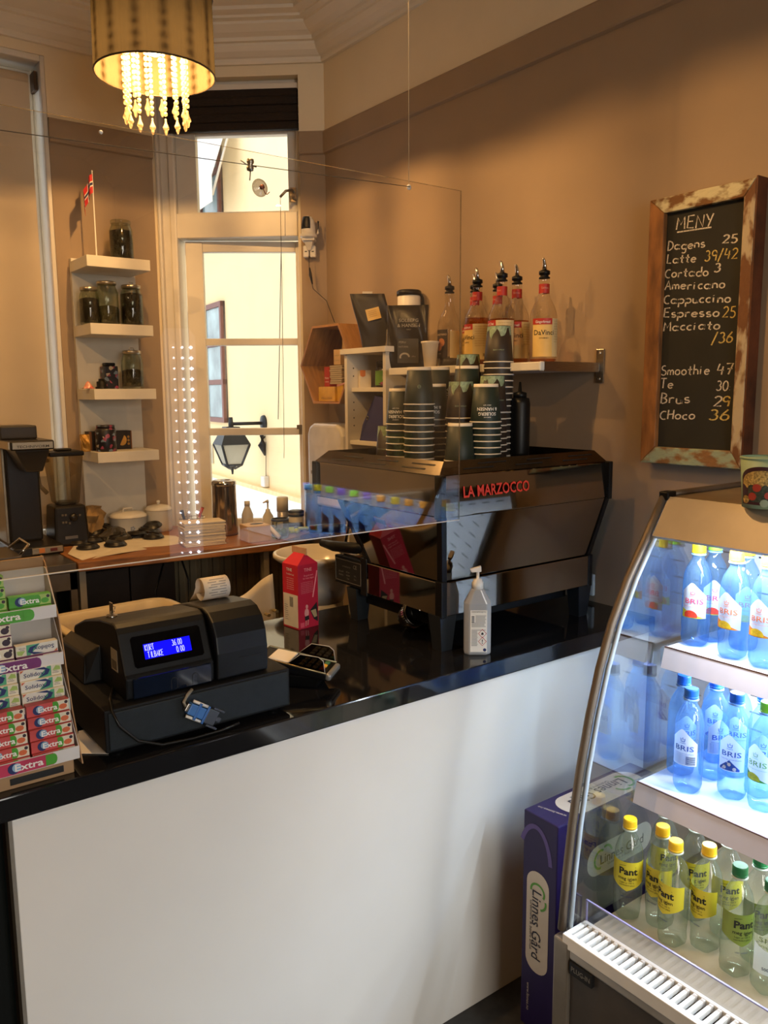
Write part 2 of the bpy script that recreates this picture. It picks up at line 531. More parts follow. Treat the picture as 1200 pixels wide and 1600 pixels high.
# ------------------------------------------------------------------ narrow corner window (u to the right is x, left is -)
pane_m = clear('window_glass', 'fefefe', 0.035)
w1 = struct(thing('window_1', '', ''))
for k in ('label', 'category'): del w1[k]
w1.matrix_local = MW
b = MB().box((-0.652, 0.05, 0.93), (-0.575, 0.17, 2.952)).box((-0.022, 0.05, 0.93), (0.0, 0.17, 2.952)).box((-0.575, 0.05, 2.752), (-0.022, 0.17, 2.952))
b.box((-0.575, 0.045, 2.292), (-0.022, 0.17, 2.40)).box((-0.575, 0.05, 0.93), (-0.022, 0.17, 0.962))
b.build('window_frame', white_gloss, w1, bevel=0.004)
b = MB().box((-0.60, .035, 0.93), (-0.57, .06, 2.74)).box((-0.652, .02, .93), (-.635, .06, 2.952))
b.build('casing_bead', white_gloss, w1, bevel=0.006)
# upper fixed light
b = MB().box((-0.575, .08, 2.39), (-0.483, .12, 2.76)).box((-0.066, .08, 2.39), (-0.022, .12, 2.76)).box((-0.483, .08, 2.385), (-0.066, .12, 2.41)).box((-0.483, .08, 2.735), (-0.066, .12, 2.77))
b.build('sash', white_gloss, w1, bevel=0.003)
MB().box((-0.485, .098, 2.408), (-0.064, .102, 2.737)).build('window_pane', pane_m, w1)
# lower casement, hung at the left, ajar outwards
SH = T(-0.55, 0.085, 0) @ RZ(6.0)
b = MB().box((0.0, 0, .955), (0.078, .04, 2.285), 0, SH).box((.503, 0, .955), (.528, .04, 2.285), 0, SH)
for z0, z1 in ((2.238, 2.285), (1.818, 1.85), (1.40, 1.434), (.955, 1.0)):
    b.box((.078, 0.002, z0), (.503, .038, z1), 0, SH)
sash = b.build('casement_sash', white_gloss, w1, bevel=0.003)
for z0, z1 in ((1.85, 2.238), (1.434, 1.818), (1.0, 1.40)):
    MB().box((.076, .018, z0 - .002), (.505, .022, z1 + .002), 0, SH).build('window_pane', pane_m, w1)
steel_old = mat('worn_nickel', '9c917f', 0.35, 0.9, var=0.12, scale=40)
b = MB().box((-.052, .045, 2.44), (-.026, .055, 2.50)).tube([(-.036, .045, 2.48), (-.036, .0, 2.478), (-.06, -.015, 2.472), (-.085, -.022, 2.445)], .006)
b.tube([(-.034, .05, 2.452), (-.034, .03, 2.452)], .007)
b.build('window_handle', steel_old, w1)
b = MB().box((-.05, .07, 1.43), (-.015, .082, 1.45)).box((-.04, .07, 1.405), (-.02, .08, 1.43))
b.build('hinge', steel_old, w1)
MB().tube([(-.088, .0, 2.45), (-.092, 0.0, 1.9), (-.098, 0.0, 1.35), (-.10, 0.0, 1.30)], .0012, 5).build('pull_cord', mat('dark_cord', '2a241d', .8), w1)
# window stool (sill board)
MB().box((-.652, -.03, .935), (0, .12, .958)).build('window_sill', white_gloss, w1, bevel=.004)
# dark pleated blind drawn up under the head
blk = mat('black_blind_fabric', '241a12', 0.85, var=0.25, scale=60, bump=0.2, bscale=90, stretch=(1, 1, 8))
rb = thing('roman_blind', 'dark brown fabric blind drawn up at the head of the narrow window', 'blind', M=MW)
b = MB()
for i in range(5):
    z0 = 2.738 + i * .034; d = .006 * (i % 2)
    b.box((-.60, .018 - d, z0), (-.006, .05, z0 + .0345))
b.build('fabric', blk, rb, bevel=.006)
MB().box((-.605, .02, 2.905), (-.004, .055, 2.93)).build('head_rail', white_gloss, rb, bevel=.003)

# ------------------------------------------------------------------ wide window with the white roller blind, left of the pier
w2 = struct(thing('window_2', '', ''))
for k in ('label', 'category'): del w2[k]
w2.location = (0, YL, 0)
b = MB().box((xo - .018, .0, .93), (xo, .14, 2.955)).box((-.6, .0, 2.93), (xo - .018, .14, 2.955)).box((xo - .085, .13, .93), (xo - .018, .2, 2.93)).box((-.6, .13, 2.84), (xo - .085, .2, 2.93))
b.box((-.6, .13, .93), (xo - .085, .2, 1.0)).box((-.6, .13, .93), (-.53, .2, 2.93)).box((.15, .13, 1.0), (.2, .2, 2.84))
b.build('window_frame', white_gloss, w2, bevel=.004)
MB().box((-.53, .16, 1.0), (.15, .164, 2.84)).build('window_pane', pane_m, w2)
MB().box((.2, .16, 1.0), (xo - .085, .164, 2.84)).build('window_pane', pane_m, w2)
bl = thing('roller_blind', 'white roller blind pulled down over the wide window at left', 'blind', (0, YL, 0))
blind_m = mat('blind_fabric', 'c9b79b', .85, var=.02, scale=6)
MB().box((-.6, .052, 1.03), (xo - .052, .054, 2.88)).build('fabric', blind_m, bl)
MB().lathe([(0, 0), (.024, 0), (.024, 1.58), (0, 1.58)], 20, T(-.6, .07, 2.872) @ RY(90)).build('roller', blind_m, bl)
MB().box((-.6, .046, 1.018), (xo - .052, .06, 1.035)).build('hem_bar', white_gloss, bl, bevel=.003)
MB().box((xo - .034, .04, 2.83), (xo - .020, .10, 2.905)).build('bracket', mat('brown_plastic', '4a3420', .5), bl, bevel=.003)

# ------------------------------------------------------------------ the house across the lane
Qx = Vector((3.7, 6.9, 0)); DX = Vector((.144, .99, 0)).normalized(); NX = Vector((-.99, .144, 0)).normalized()
MX = Matrix(((DX.x, NX.x, 0, Qx.x), (DX.y, NX.y, 0, Qx.y), (0, 0, 1, 0), (0, 0, 0, 1)))   # x along the wall, y towards us
MXI = MX.inverted()
def ext(x, y, off=0.0):
    p = MXI @ onpl(x, y, Qx + NX * off, NX); return p
ochre = mat('yellow_render', 'f4d6a4', .9, var=.02, scale=3, bump=.05, bscale=40)
plinth_m = mat('white_plinth_render', 'eef0ee', .9, var=.03, scale=3)
hb = thing('neighbour_house', 'cream rendered house across the lane seen through the narrow window', 'building', M=MX)
zp0, zp1 = ext(343, 745).z, ext(466, 780).z
zp = (zp0 + zp1) / 2
MB().box((-9, -.3, zp), (9, 0, 7.5)).build('wall', ochre, hb)
MB().box((-9, -.3, -.6), (9, .04, zp)).build('plinth', plinth_m, hb)
MB().box((-9, 0, zp - .01), (9, .06, zp + .03)).build('ledge', mat('ochre_ledge', 'e8cf9c', .9), hb)
redw = mat('red_window_paint', '7c5248', .6)
win_glass = mat('dull_window_glass', '8fa3a3', .12, var=.25, scale=3, spec=.6)
def house_window(x0, x1, z0, z1, cols, rows_):
    w = MB().box((x0, -.02, z0), (x1, .02, z1)).build('house_window', mat('window_reveal', '8c8577', .9), hb)
    f = MB()
    t = .05
    for i in range(cols + 1):
        xx = x0 + (x1 - x0 - t) * i / cols; f.box((xx, .0, z0), (xx + t, .05, z1))
    for j in range(rows_ + 1):
        zz = z0 + (z1 - z0 - t) * j / rows_; f.box((x0, .0, zz), (x1, .048, zz + t))
    f.build('glazing_bars', redw, w)
    for i in range(cols):
        for j in range(rows_):
            MB().box((x0 + (x1 - x0) * i / cols + .02, .021, z0 + (z1 - z0) * j / rows_ + .02), (x0 + (x1 - x0) * (i + 1) / cols - .02, .026, z0 + (z1 - z0) * (j + 1) / rows_ - .02)).build('window_pane', win_glass, w)
    return w
a = ext(351, 470); c = ext(352, 660)
house_window(a.x, a.x + 1.3, c.z, a.z, 2, 3)
a2 = ext(347, 330)
house_window(a2.x - .05, a2.x + 1.25, a2.z - .25, ext(347, 200).z + .9, 2, 3)
aw = MB()
aq = ext(331, 300, .28); zt = aq.z; xa = aq.x
aw.add([(xa, .02, zt + .9), (xa + 1.5, .02, zt + .9), (xa + 1.5, .28, zt + .15), (xa, .28, zt + .15)], [(0, 1, 2, 3)])
aw.add([(xa, .28, zt + .15), (xa + 1.5, .28, zt + .15), (xa + 1.5, .28, zt - .08), (xa, .28, zt - .08)], [(0, 1, 2, 3)])
aw.build('awning', cloth('awning_canvas', 'f2f4f5', .4), hb, solid=.01)
MB().tube([(xa + .02, .03, zt + .75), (xa + .02, .27, zt - .02)], .012).build('awning_arm', white_gloss, hb)
a = ext(416, 620); c = ext(418, 752)
MB().tube([(ext(443, 380).x, .02, ext(443, 380).z), (ext(438, 655).x, .02, ext(438, 655).z)], .004, 6).build('cable', mat('outdoor_cable', '5d5348', .7), hb)
MB().tube([(a.x, .015, ext(416, 690).z), (c.x, .015, c.z)], .0035, 6).build('cable', MATS['outdoor_cable'], hb)
MB().box((c.x - .05, 0, c.z - .05), (c.x + .05, .05, c.z + .05)).build('junction_box', white_gloss, hb, bevel=.008)
a = ext(330, 709)
MB().box((a.x - .1, 0, a.z - .1), (a.x + .1, .015, a.z + .1)).build('vent', mat('vent_grey', 'b9ae95', .7), hb)
# street lantern on its arm
wpt = ext(413, 661); best = None
for i in range(5, 200):
    L = i * .01
    q = pj(MX @ Vector((wpt.x, L, wpt.z)))
    if q[0] <= 362: break
sl = thing('street_lantern', 'black street lantern on a wall arm outside the narrow window', 'lantern', M=MX @ T(wpt.x, 0, wpt.z))
iron = mat('black_iron', '23282c', .45, .6, var=.1)
MB().tube([(0, 0, 0), (0, L + .02, .0)], .016, 10).build('arm', iron, sl)
MB().lathe([(0, 0), (.075, 0), (.07, .02), (.03, .03), (0, .035)], 16, T(0, 0, 0) @ RX(-90)).build('wall_plate', iron, sl)
b = MB().tube([(0, .02, -.12), (0, .03, -.2), (0, .0, -.3)], [.03, .04, .01], 8)
b.tube([(0, .0, -.02), (0, .03, -.12)], .02, 8)
b.build('bracket_drop', iron, sl)
dpx = (Vector(pj(MX @ Vector((wpt.x, L, wpt.z)))))
def lanz(py):   # height at the lantern axis
    w = MX @ Vector((wpt.x, L, 0)); return hgt(py, w) - wpt.z
z_top, z_eave, z_low, z_tip = lanz(684) + .04, lanz(694), lanz(726), lanz(741)
rw = 62 / 1279 * (MX @ Vector((wpt.x, L, 0)) - EYE).length / 2 * .92
def ring4(r, z): return [(r * math.cos(math.radians(45 + 90 * k)), L + r * math.sin(math.radians(45 + 90 * k)), z) for k in range(4)]
b = MB().hexa(ring4(rw * 1.12, z_eave), ring4(rw * .5, z_top + .06))
b.tube([(0, L, z_top), (0, L, .06)], [.03, .018], 8)
b.build('lantern_roof', iron, sl)
b = MB()
lo, hi = ring4(rw * .55, z_low), ring4(rw * 1.05, z_eave)
for k in range(4):
    b.tube([lo[k], hi[k]], .012, 6); b.tube([lo[k], lo[(k + 1) % 4]], .012, 6)
    b.tube([lo[k], (lo[k][0] * .25, L + (lo[k][1] - L) * .25, z_tip + .05)], .01, 6)
b.tube([(0, L, z_low), (0, L, z_tip)], [.02, .008], 6)
b.build('lantern_frame', iron, sl)
for k in range(4):
    k2 = (k + 1) % 4
    MB().add([lo[k], lo[k2], hi[k2], hi[k]], [(0, 1, 2, 3)]).build('glass_pane', cloth('milky_glass', 'd9d4c4', .6), sl)
struct(MB().box((2.2, 3.9, -.7), (9, 16, -.6)).build('lane_ground', plinth_m))

def W(parent):
    """lets a child be modelled in room coordinates"""
    return parent.matrix_basis.inverted()

def face_cam(p, off=0.0):
    return math.atan2(-p[0], p[1]) + math.radians(off)

black_plastic = mat('black_plastic', '0b0c0d', .42, var=.08, scale=40, spec=.3)
black_matt = mat('matt_black_paint', '0c0d0f', .62, spec=.3, var=.08, scale=50, bump=.06, bscale=400)
white_plastic = mat('white_plastic', 'ddd9d0', .4, var=.02)
chrome = mat('chrome', 'c9c4bb', .12, 1.0, var=.03)
brushed = mat('brushed_steel', 'a9a297', .3, 1.0, var=.08, scale=30, stretch=(1, 1, 20))
mirror = mat('mirror_steel', '8e867c', .045, 1.0, var=.02, scale=3)
ink_black = mat('print_black', '121212', .6, var=0)
ink_white = mat('print_white', 'e6e3dc', .6, var=0)
ink_blue = mat('print_navy', '1d2a5c', .6, var=0)
ink_red = mat('print_red', 'b8232c', .6, var=0)
ink_grey = mat('print_grey', '77736c', .6, var=0)
paper = mat('white_paper', 'e4ddd0', .8, var=.02)

# ================================================================== SERVICE COUNTER
TOP = 0.937
granite = mat('black_granite', '0b0b0c', .07, var=.6, scale=420, col2='1b1b1d', spec=.55)
edge_al = mat('panel_edge_trim', '8b8478', .4, .3)
panel_m = mat('white_counter_panel', 'e2ddd4', .24, var=.015, scale=4)
ct = thing('service_counter', 'white panelled service counter with a polished black stone top', 'counter', (1.0, 1.7, 0))
MB().box((-.9, 1.40, .893), (XW - .004, 2.08, TOP)).build('stone_top', granite, ct, M=W(ct), bevel=.003)
MB().box((.269, 1.42, .0), (XW - .004, 1.445, .884)).build('front_panel', panel_m, ct, M=W(ct), bevel=.002)
MB().box((.264, 1.424, .884), (XW - .004, 1.445, .893)).box((.2625, 1.418, 0), (.269, 1.445, .893)).build('panel_trim', edge_al, ct, M=W(ct))
MB().box((-.9, 1.47, 0), (.262, 1.5, .893)).build('dark_panel', mat('black_gloss_panel', '0e1211', .15), ct, M=W(ct))
MB().box((.3, 1.445, .0), (XW - .004, 2.05, .1)).box((.27, 1.445, .1), (.30, 2.05, .893)).box((1.2, 1.5, .1), (XW - .01, 2.04, .893)).build('carcass', mat('dark_carcass', '2a211b', .7), ct, M=W(ct))

# ================================================================== ESPRESSO MACHINE
em = thing('espresso_machine', 'steel and black espresso machine with red maker lettering, cups stacked on top', 'espresso machine', (1.617, 1.8, TOP))
WI = W(em)
x0, x1, yf = 1.325, 1.91, 1.53
b = MB().box((x0 + .012, yf, 1.03), (x1 - .012, yf + .3, 1.119)).box((x0, yf + .012, 1.03), (x0 + .2, 1.86, 1.119)).box((x1 - .2, yf + .012, 1.03), (x1, 1.86, 1.119))
b.build('lower_panel', mirror, em, M=WI, bevel=.002)
def rect(a, b_, c, d, z): return [(a, c, z), (b_, c, z), (b_, d, z), (a, d, z)]
MB().hexa(rect(1.331, 1.904, 1.536, 1.86, 1.122), rect(1.2985, 1.9365, 1.4995, 1.95, 1.291)).build('back_panel', mirror, em, M=WI)
MB().hexa(rect(1.2985, 1.9365, 1.4995, 2.08, 1.291), rect(1.2985, 1.9365, 1.5090, 2.08, 1.395)).build('upper_panel', mirror, em, M=WI, bevel=.003)
def cap(a, c): MB().box(a, c).build('corner_cap', black_plastic, em, M=WI, bevel=.003)
for xx, s in ((1.2905, 1), (1.9445, -1)):
    cap((xx, 1.4915, 1.287), (xx + s * .016, 1.52, 1.397)); cap((xx, 2.06, 1.30), (xx + s * .014, 2.085, 1.397))
for xx, s in ((x0 - .002, 1), (x1 + .002, -1)):
    cap((xx, yf - .002, 1.026), (xx + s * .02, yf + .025, 1.122)); cap((xx, 1.855, 1.02), (xx + s * .02, 1.885, 1.13))
for xx, xt, s in ((1.329, 1.2955, 1), (1.906, 1.9395, -1)):
    MB().hexa(rect(min(xx, xx + s * .016), max(xx, xx + s * .016), 1.533, 1.552, 1.119), rect(min(xt, xt + s * .016), max(xt, xt + s * .016), 1.4965, 1.516, 1.292)).build('side_strut', black_plastic, em, M=WI)
    MB().hexa(rect(min(xx, xx + s * .014), max(xx, xx + s * .014), 1.845, 1.866, 1.119), rect(min(xt, xt + s * .014), max(xt, xt + s * .014), 1.935, 1.956, 1.292)).build('side_strut', black_plastic, em, M=WI)
# cup tray: steel rim of four sloping plates with slots
steel_tray = mat('tray_steel', '6e665b', .24, 1.0, var=.06, scale=20)
for k, (lo, hi) in enumerate(((((1.2985, 1.509), (1.9365, 1.509)), ((1.33, 1.53), (1.905, 1.53))), (((1.9365, 1.509), (1.9365, 2.08)), ((1.905, 1.53), (1.905, 2.05))),
                              (((1.9365, 2.08), (1.2985, 2.08)), ((1.905, 2.05), (1.33, 2.05))), (((1.2985, 2.08), (1.2985, 1.509)), ((1.33, 2.05), (1.33, 1.53))))):
    P0, P1 = [Vector((*p, 1.396)) for p in lo]; Q0, Q1 = [Vector((*p, 1.428)) for p in hi]
    MB().add([P0, P1, Q1, Q0, Q0 + Vector((0, 0, -.02)), Q1 + Vector((0, 0, -.02))], [(0, 1, 2, 3), (3, 2, 5, 4)]).build('tray_rim', steel_tray, em, M=WI)
    n = (P1 - P0).cross(Q0 - P0).normalized()
    sl_ = MB()
    for v, offs in ((.35, (.12, .42, .72)), (.68, (.2, .5, .78))):
        for u in offs:
            a = P0.lerp(P1, u).lerp(Q0.lerp(Q1, u), v) + n * .0008; c = P0.lerp(P1, u + .17).lerp(Q0.lerp(Q1, u + .17), v) + n * .0008
            up = (Q0 - P0).normalized() * .0025
            sl_.add([a - up, c - up, c + up, a + up], [(0, 1, 2, 3)])
    sl_.build('tray_slot', ink_black, em, M=WI)
MB().box((1.33, 1.53, 1.398), (1.905, 2.05, 1.405)).build('cup_tray', steel_tray, em, M=WI)
MB().box((1.55, 2.046, 1.428), (1.925, 2.056, 1.448)).build('rear_rail', steel_tray, em, M=WI, bevel=.002)
for xx in (1.35, 1.885):
    for yy in (1.556, 1.93):
        MB().hexa(rect(xx - .018, xx + .018, yy - .018, yy + .018, TOP), rect(xx - .028, xx + .028, yy - .024, yy + .024, 1.032)).build('foot', mat('foot_plastic', '1c2126', .4), em, M=WI)
b = MB().box((1.36, 1.60, .985), (1.88, 1.95, 1.03)).box((x0, 1.86, 1.035), (x0 + .05, 2.02, 1.119)).box((x0 + .05, 1.88, 1.03), (x1 - .05, 2.03, 1.10)).box((x1 - .05, 1.86, 1.035), (x1, 2.02, 1.119))
b.build('drip_box', black_matt, em, M=WI, bevel=.003)
g = MB()
for i in range(16):
    g.tube([(x0 + .02 + i * .036, 1.87, 1.124), (x0 + .02 + i * .036, 2.02, 1.124)], .004, 6)
g.tube([(x0 + .01, 1.9, 1.12), (x1 - .01, 1.9, 1.12)], .003, 6).tube([(x0 + .01, 2.0, 1.12), (x1 - .01, 2.0, 1.12)], .003, 6)
g.build('drip_grate', brushed, em, M=WI)
pl = MB().box((x0 - .0025, 1.878, 1.043), (x0 - .0005, 2.014, 1.114), 0)
for (a0, a1, z0, z1) in ((1.881, 2.011, 1.046, 1.047), (1.881, 2.011, 1.110, 1.111)): pl.box((x0 - .0032, a0, z0), (x0 - .002, a1, z1), 1)
for (a0, z0) in ((1.881, 1.046), (2.010, 1.046)): pl.box((x0 - .0032, a0, z0), (x0 - .002, a0 + .001, 1.111), 1)
MT = T(x0 - .003, 1.946, 1.078) @ FACEX
for s_, sz, xx, yy in (('CE', .016, .036, .018), ('LA MARZOCCO', .006, -.008, .013), ('220-240V', .0065, -.036, -.004), ('50-60Hz', .0065, -.036, -.014), ('8.5 bar', .0065, .0, -.002), ('4600W', .0065, .0, -.012), ('2 bar', .0065, .0, -.021), ('1.8 L', .0065, .036, -.008), ('3.5 L', .0065, .036, -.018)):
    tmp = MB(); put_text(tmp, s_, sz, xx, yy); pl.add(tmp.v, tmp.f, 1, False, MT)
pl.build('rating_plate', [ink_black, ink_grey], em, M=WI)
# group heads and portafilter handles on the barista side
for k, xx in enumerate((1.44, 1.62, 1.80)):
    gh = MB().lathe([(0, 1.21), (.035, 1.21), (.037, 1.25), (.03, 1.29), (0, 1.29)], 20, T(xx, 1.99, 0)).build('group_head', chrome, em, M=WI)
    MB().lathe([(0, 0), (.03, 0), (.032, .03), (0, .03)], 20, T(xx, 1.99, 1.178)).tube([(xx, 2.015, 1.192), (xx - .03, 2.09, 1.18)], [.008, .01]).build('portafilter_basket', chrome, gh)
    MB().tube([(xx - .03, 2.09, 1.18), (xx - .06, 2.15, 1.172), (xx - .085, 2.2, 1.168)], [.013, .017, .014], 12).build('portafilter_handle', black_plastic, gh)
MB().tube([(1.345, 1.93, 1.29), (1.33, 1.95, 1.22), (1.325, 1.965, 1.15)], .005, 8).build('steam_wand', chrome, em, M=WI)
MB().tube([(1.30, 2.05, 1.152), (1.305, 1.99, 1.15), (1.32, 1.90, 1.155), (1.35, 1.86, 1.165)], [.011, .016, .017, .012], 12).build('tap_handle', black_plastic, em, M=WI)
lg = MB(); put_text(lg, 'LA MARZOCCO', .040, bold=.02, width=.236)
lg.build('lettering', mat('red_enamel', 'd23a26', .4), em, M=WI @ T(1.49, 1.5028, 1.349) @ RX(-5.2) @ FACE)['label'] = 'red maker lettering'

# things under and around the machine
pf = thing('portafilter', 'chrome portafilter lying under the espresso machine', 'portafilter', (1.345, 1.70, TOP))
MB().lathe([(0, .0), (.024, .0), (.03, .012), (.034, .02), (.034, .05), (.031, .052), (.03, .02), (0, .018)], 28, RX(62) @ T(0, 0, .004) @ T(0, .02, 0)).build('basket', mat('gun_metal', '4a463f', .2, 1.0), pf, loc=(0, 0, .03))
kn = MB()
for i in range(36):
    a = i * math.pi / 18; kn.box((.0335, -.002, .036), (.0365, .002, .046), 0, RX(62) @ T(0, .02, .004) @ RZ(math.degrees(a)))
kn.build('knurled_ring', chrome, pf, loc=(0, 0, .03))
MB().tube([(.02, .03, .025), (.06, .07, .022), (.12, .12, .02)], [.009, .015, .013], 12).build('handle', black_plastic, pf)
gj = thing('glass_pitcher', 'small dark glass pitcher under the front corner of the espresso machine', 'pitcher', (1.43, 1.66, TOP))
MB().lathe([(0, .002), (.03, .002), (.036, .02), (.034, .05), (.027, .066), (.029, .074), (.0275, .074), (.025, .066), (.032, .05), (.034, .02), (0, .006)], 24).build('body', clear('smoked_glass', '5a6a72', .06, edge=.5), gj)
MB().tube([(.03, 0, .06), (.055, .005, .055), (.058, .005, .03), (.036, 0, .02)], .004, 8).build('handle', MATS['smoked_glass'], gj)
so = thing('wall_socket', 'white wall socket just above the counter beside the espresso machine', 'socket', (XW, 1.66, 0))
MB().box((-.012, -.035, .955), (0, .035, 1.025)).build('plate', white_plastic, so, bevel=.004)
MB().lathe([(0, 0), (.019, 0), (.02, .002), (0, .002)], 20, T(-.012, 0, .99) @ RY(-90)).build('socket_face', white_plastic, so)

# ================================================================== PAPER CUPS
CH, CR, CB, NEST = .107, .0435, .034, .0187
def cup_r(z): return CR + (CB - CR) * z / CH
prof = [(.0426, .0005), (CR, .004), (CB, CH), (.0324, CH), (.0324, CH - .008), (0, CH - .008), (0, CH - .009), (.0336, CH - .009), (.0424, .0015), (.0426, .0005)]
green_card = mat('green_card', '1d2a25', .5, var=.05)
brown_card = mat('brown_black_card', '2b241f', .5, var=.05)
white_card = mat('white_card', 'd8cfc0', .55, var=.02)
mint = mat('mint_print', '8fa486', .55, var=.25, scale=90)
me_g = MB().lathe(prof, 32).data('cup_body', green_card)
me_b = MB().lathe(prof, 32).data('cup_body', brown_card)
me_rim = MB().lathe([(CR - .0008, 0), (CR + .0016, .0006), (CR + .0022, .0022), (CR + .0012, .0038), (CR - .0004, .004)], 32).data('rim', white_card)
me_base = MB().lathe([(.0322, CH + .0003), (CB + .0003, CH + .0003), (cup_r(CH - .0085) + .0003, CH - .0085)], 32).data('base_ring', white_card)
def on_cup(q):   # drawing on the cone, read upside down because the cup is inverted
    z = CH - .03 - q[1]; r = cup_r(z) + .0004; a = -q[0] / r
    return (r * math.sin(a), -r * math.cos(a), z)
t_ = MB(); put_text(t_, 'SOLBERG', .0125, 0, .052, map_=on_cup, bold=.01); put_text(t_, '& HANSEN', .0125, 0, .0385, map_=on_cup, bold=.01)
put_text(t_, 'OSLO 1879', .0045, 0, .028, map_=on_cup); put_text(t_, 'NORWAY', .0045, 0, .0615, map_=on_cup)
me_txt = t_.data('lettering', ink_white)
t_ = MB()
pr = random.Random(3)
vv, ff = [], []
n = 40
hh = [.018 + .012 * math.sin(i * .9) + pr.uniform(-.008, .012) for i in range(n)]
for i in range(n + 1):
    a = 2 * math.pi * i / n
    for z in (CH - .001, CH - .001 - max(.005, hh[i % n])):
        r = cup_r(z) + .0004; vv.append((r * math.sin(a), -r * math.cos(a), z))
for i in range(n): ff.append((2 * i, 2 * i + 1, 2 * i + 3, 2 * i + 2))
t_.add(vv, ff, 0, True)
put_text(t_, 'ARTISAN COFFEE', .0045, 0, .04, map_=on_cup)
me_mint = t_.data('mint_pattern', mint)
me_seal = MB(); me_seal.lathe([(.004, 0), (.005, 0)], 16, None); sv = [on_cup((p.x, p.y + .025, 0)) for p in me_seal.v]
me_seal.v = [Vector(p) for p in sv]; put_text(me_seal, 'SH', .005, 0, .025, map_=on_cup); me_seal = me_seal.data('seal_print', mint)

def cup_stack(px, depth, ytop, kind, where, show='text', zbase=1.405, rot=0.0):
    p = dep(px, 640, depth); zt = hgt(ytop, p)
    n = max(1, int(round((zt - zbase - CH) / NEST)) + 1)
    z_first = zt - CH
    nest = (z_first - zbase) / (n - 1) if n > 1 else 0
    if n == 1: z_first = zbase
    col = 'dark green' if kind == 'g' else 'brown-black'
    for k in range(n):
        z = z_first - k * nest
        if k == 0:
            lab = f'{col} upturned paper cup, topmost of {where}' if n > 1 else f'{col} upturned paper cup, {where}'
        elif k == n - 1:
            lab = f'{col} paper cup, lowest of {where}'
        else:
            lab = f'{col} paper cup, {ORD[k] if k < len(ORD) else "lower"} in {where}'
        c = thing('paper_cup', lab, 'paper cup', (p.x, p.y, z), face_cam(p, rot), f'cups of {where}' if n > 1 else None)
        place('cup_body', me_g if kind == 'g' else me_b, c)
        place('rim', me_rim, c)
        if k == 0:
            if kind == 'g':
                place('base_ring', me_base, c)
                if show == 'text': place('lettering', me_txt, c)
                if show == 'seal': place('seal_print', me_seal, c)
            else:
                place('mint_pattern', me_mint, c)

cup_stack(626, 2.46, 607, 'g', 'the leftmost low stack', rot=-22)
cup_stack(655, 2.37, 574, 'g', 'the wide near stack left of centre', 'seal')
cup_stack(679, 2.47, 600, 'g', 'the stack behind the wide near one', rot=-14)
cup_stack(685, 2.57, 574, 'g', 'the rear stack left of centre', rot=20)
cup_stack(720, 2.385, 596, 'b', 'the patterned stack at the front middle')
cup_stack(719, 2.29, 673, 'g', 'alone before the patterned middle stack', None)
cup_stack(729, 2.475, 572, 'g', 'the stack behind the patterned middle one', None)
cup_stack(731, 2.565, 554, 'b', 'the rearmost patterned stack')
cup_stack(759, 2.305, 600, 'g', 'the near stack right of centre', rot=6)
cup_stack(769, 2.39, 587, 'b', 'the patterned stack behind the right one', rot=30)
cup_stack(778, 2.475, 510, 'b', 'the tallest patterned stack')

sb = thing('sauce_bottle', 'black squeeze bottle with a pointed nozzle right of the paper cups', 'bottle', dep(812, 640, 2.46).xy.to_3d() + Vector((0, 0, 1.405)))
bz = hgt(620, sb.location) - 1.405
MB().lathe([(0, 0), (.03, 0), (.031, .01), (.031, bz - .02), (.027, bz - .004), (.0, bz)], 24).build('body', black_plastic, sb)
MB().lathe([(.0, bz - .003), (.02, bz - .003), (.02, bz + .012), (.006, bz + .016), (.003, bz + .044), (0, bz + .044)], 16).build('nozzle', black_plastic, sb)

# ================================================================== ACRYLIC SCREEN
acr = clear('acrylic', 'fefdfb', 0.058)
sc_ = thing('acrylic_screen', 'clear acrylic screen hanging above the counter till', 'screen', (.36, 1.47, 1.29))
MB().box((-.9, 1.468, 1.2905), (1.327, 1.472, 2.056)).build('sheet', acr, sc_, M=W(sc_))
edg = mat('polished_acrylic_edge', 'e2dccf', .2, var=0, spec=.8)
MB().box((-.9, 1.4678, 1.289), (1.327, 1.4722, 1.2905)).build('bottom_edge', edg, sc_, M=W(sc_))
MB().box((1.327, 1.4682, 1.289), (1.3275, 1.4718, 2.056)).box((-.9, 1.4685, 2.056), (1.3275, 1.4715, 2.0564)).build('side_edge', clear('acrylic_edge', 'e8e2d4', .12, haze=.25, hazecol='d8cdb8'), sc_, M=W(sc_))
hp = ony(637, 293, 1.47)
MB().lathe([(.0025, 0), (.0055, 0), (.006, .002), (.0025, .003)], 16, T(hp.x, 1.467, hp.z) @ RX(90)).lathe([(.0, 0), (.0035, 0), (.003, .002), (0, .002)], 16, T(ony(157, 207, 1.47).x, 1.468, ony(157, 207, 1.47).z) @ RX(90)).build('drill_hole', white_plastic, sc_, M=W(sc_))
line = mat('nylon_line', 'cbb892', .3, var=0)
tag(MB().tube([(hp.x, 1.466, hp.z), (hp.x + .001, 1.466, ZC)], .0007, 5).build('hanging_line', line), 'thin nylon line from the ceiling to the acrylic screen', 'line')
l0 = ony(-60, 195, 1.46); l1 = ony(391, 258, 1.46); l2 = Vector((hp.x, 1.462, hp.z))
tag(MB().tube([l0, l1, l2], .0008, 5).build('string', mat('dark_string', '4a4032', .8, var=0)), 'dark string tied along the top of the acrylic screen', 'string')
kt = thing('clip', 'small metal clip knotted onto the string across the upper window light', 'clip', l1)
MB().lathe([(0, -.012), (.006, -.010), (.007, -.004), (.004, 0), (.007, .005), (.006, .011), (0, .012)], 12, RX(8)).build('clip_body', steel_old, kt)
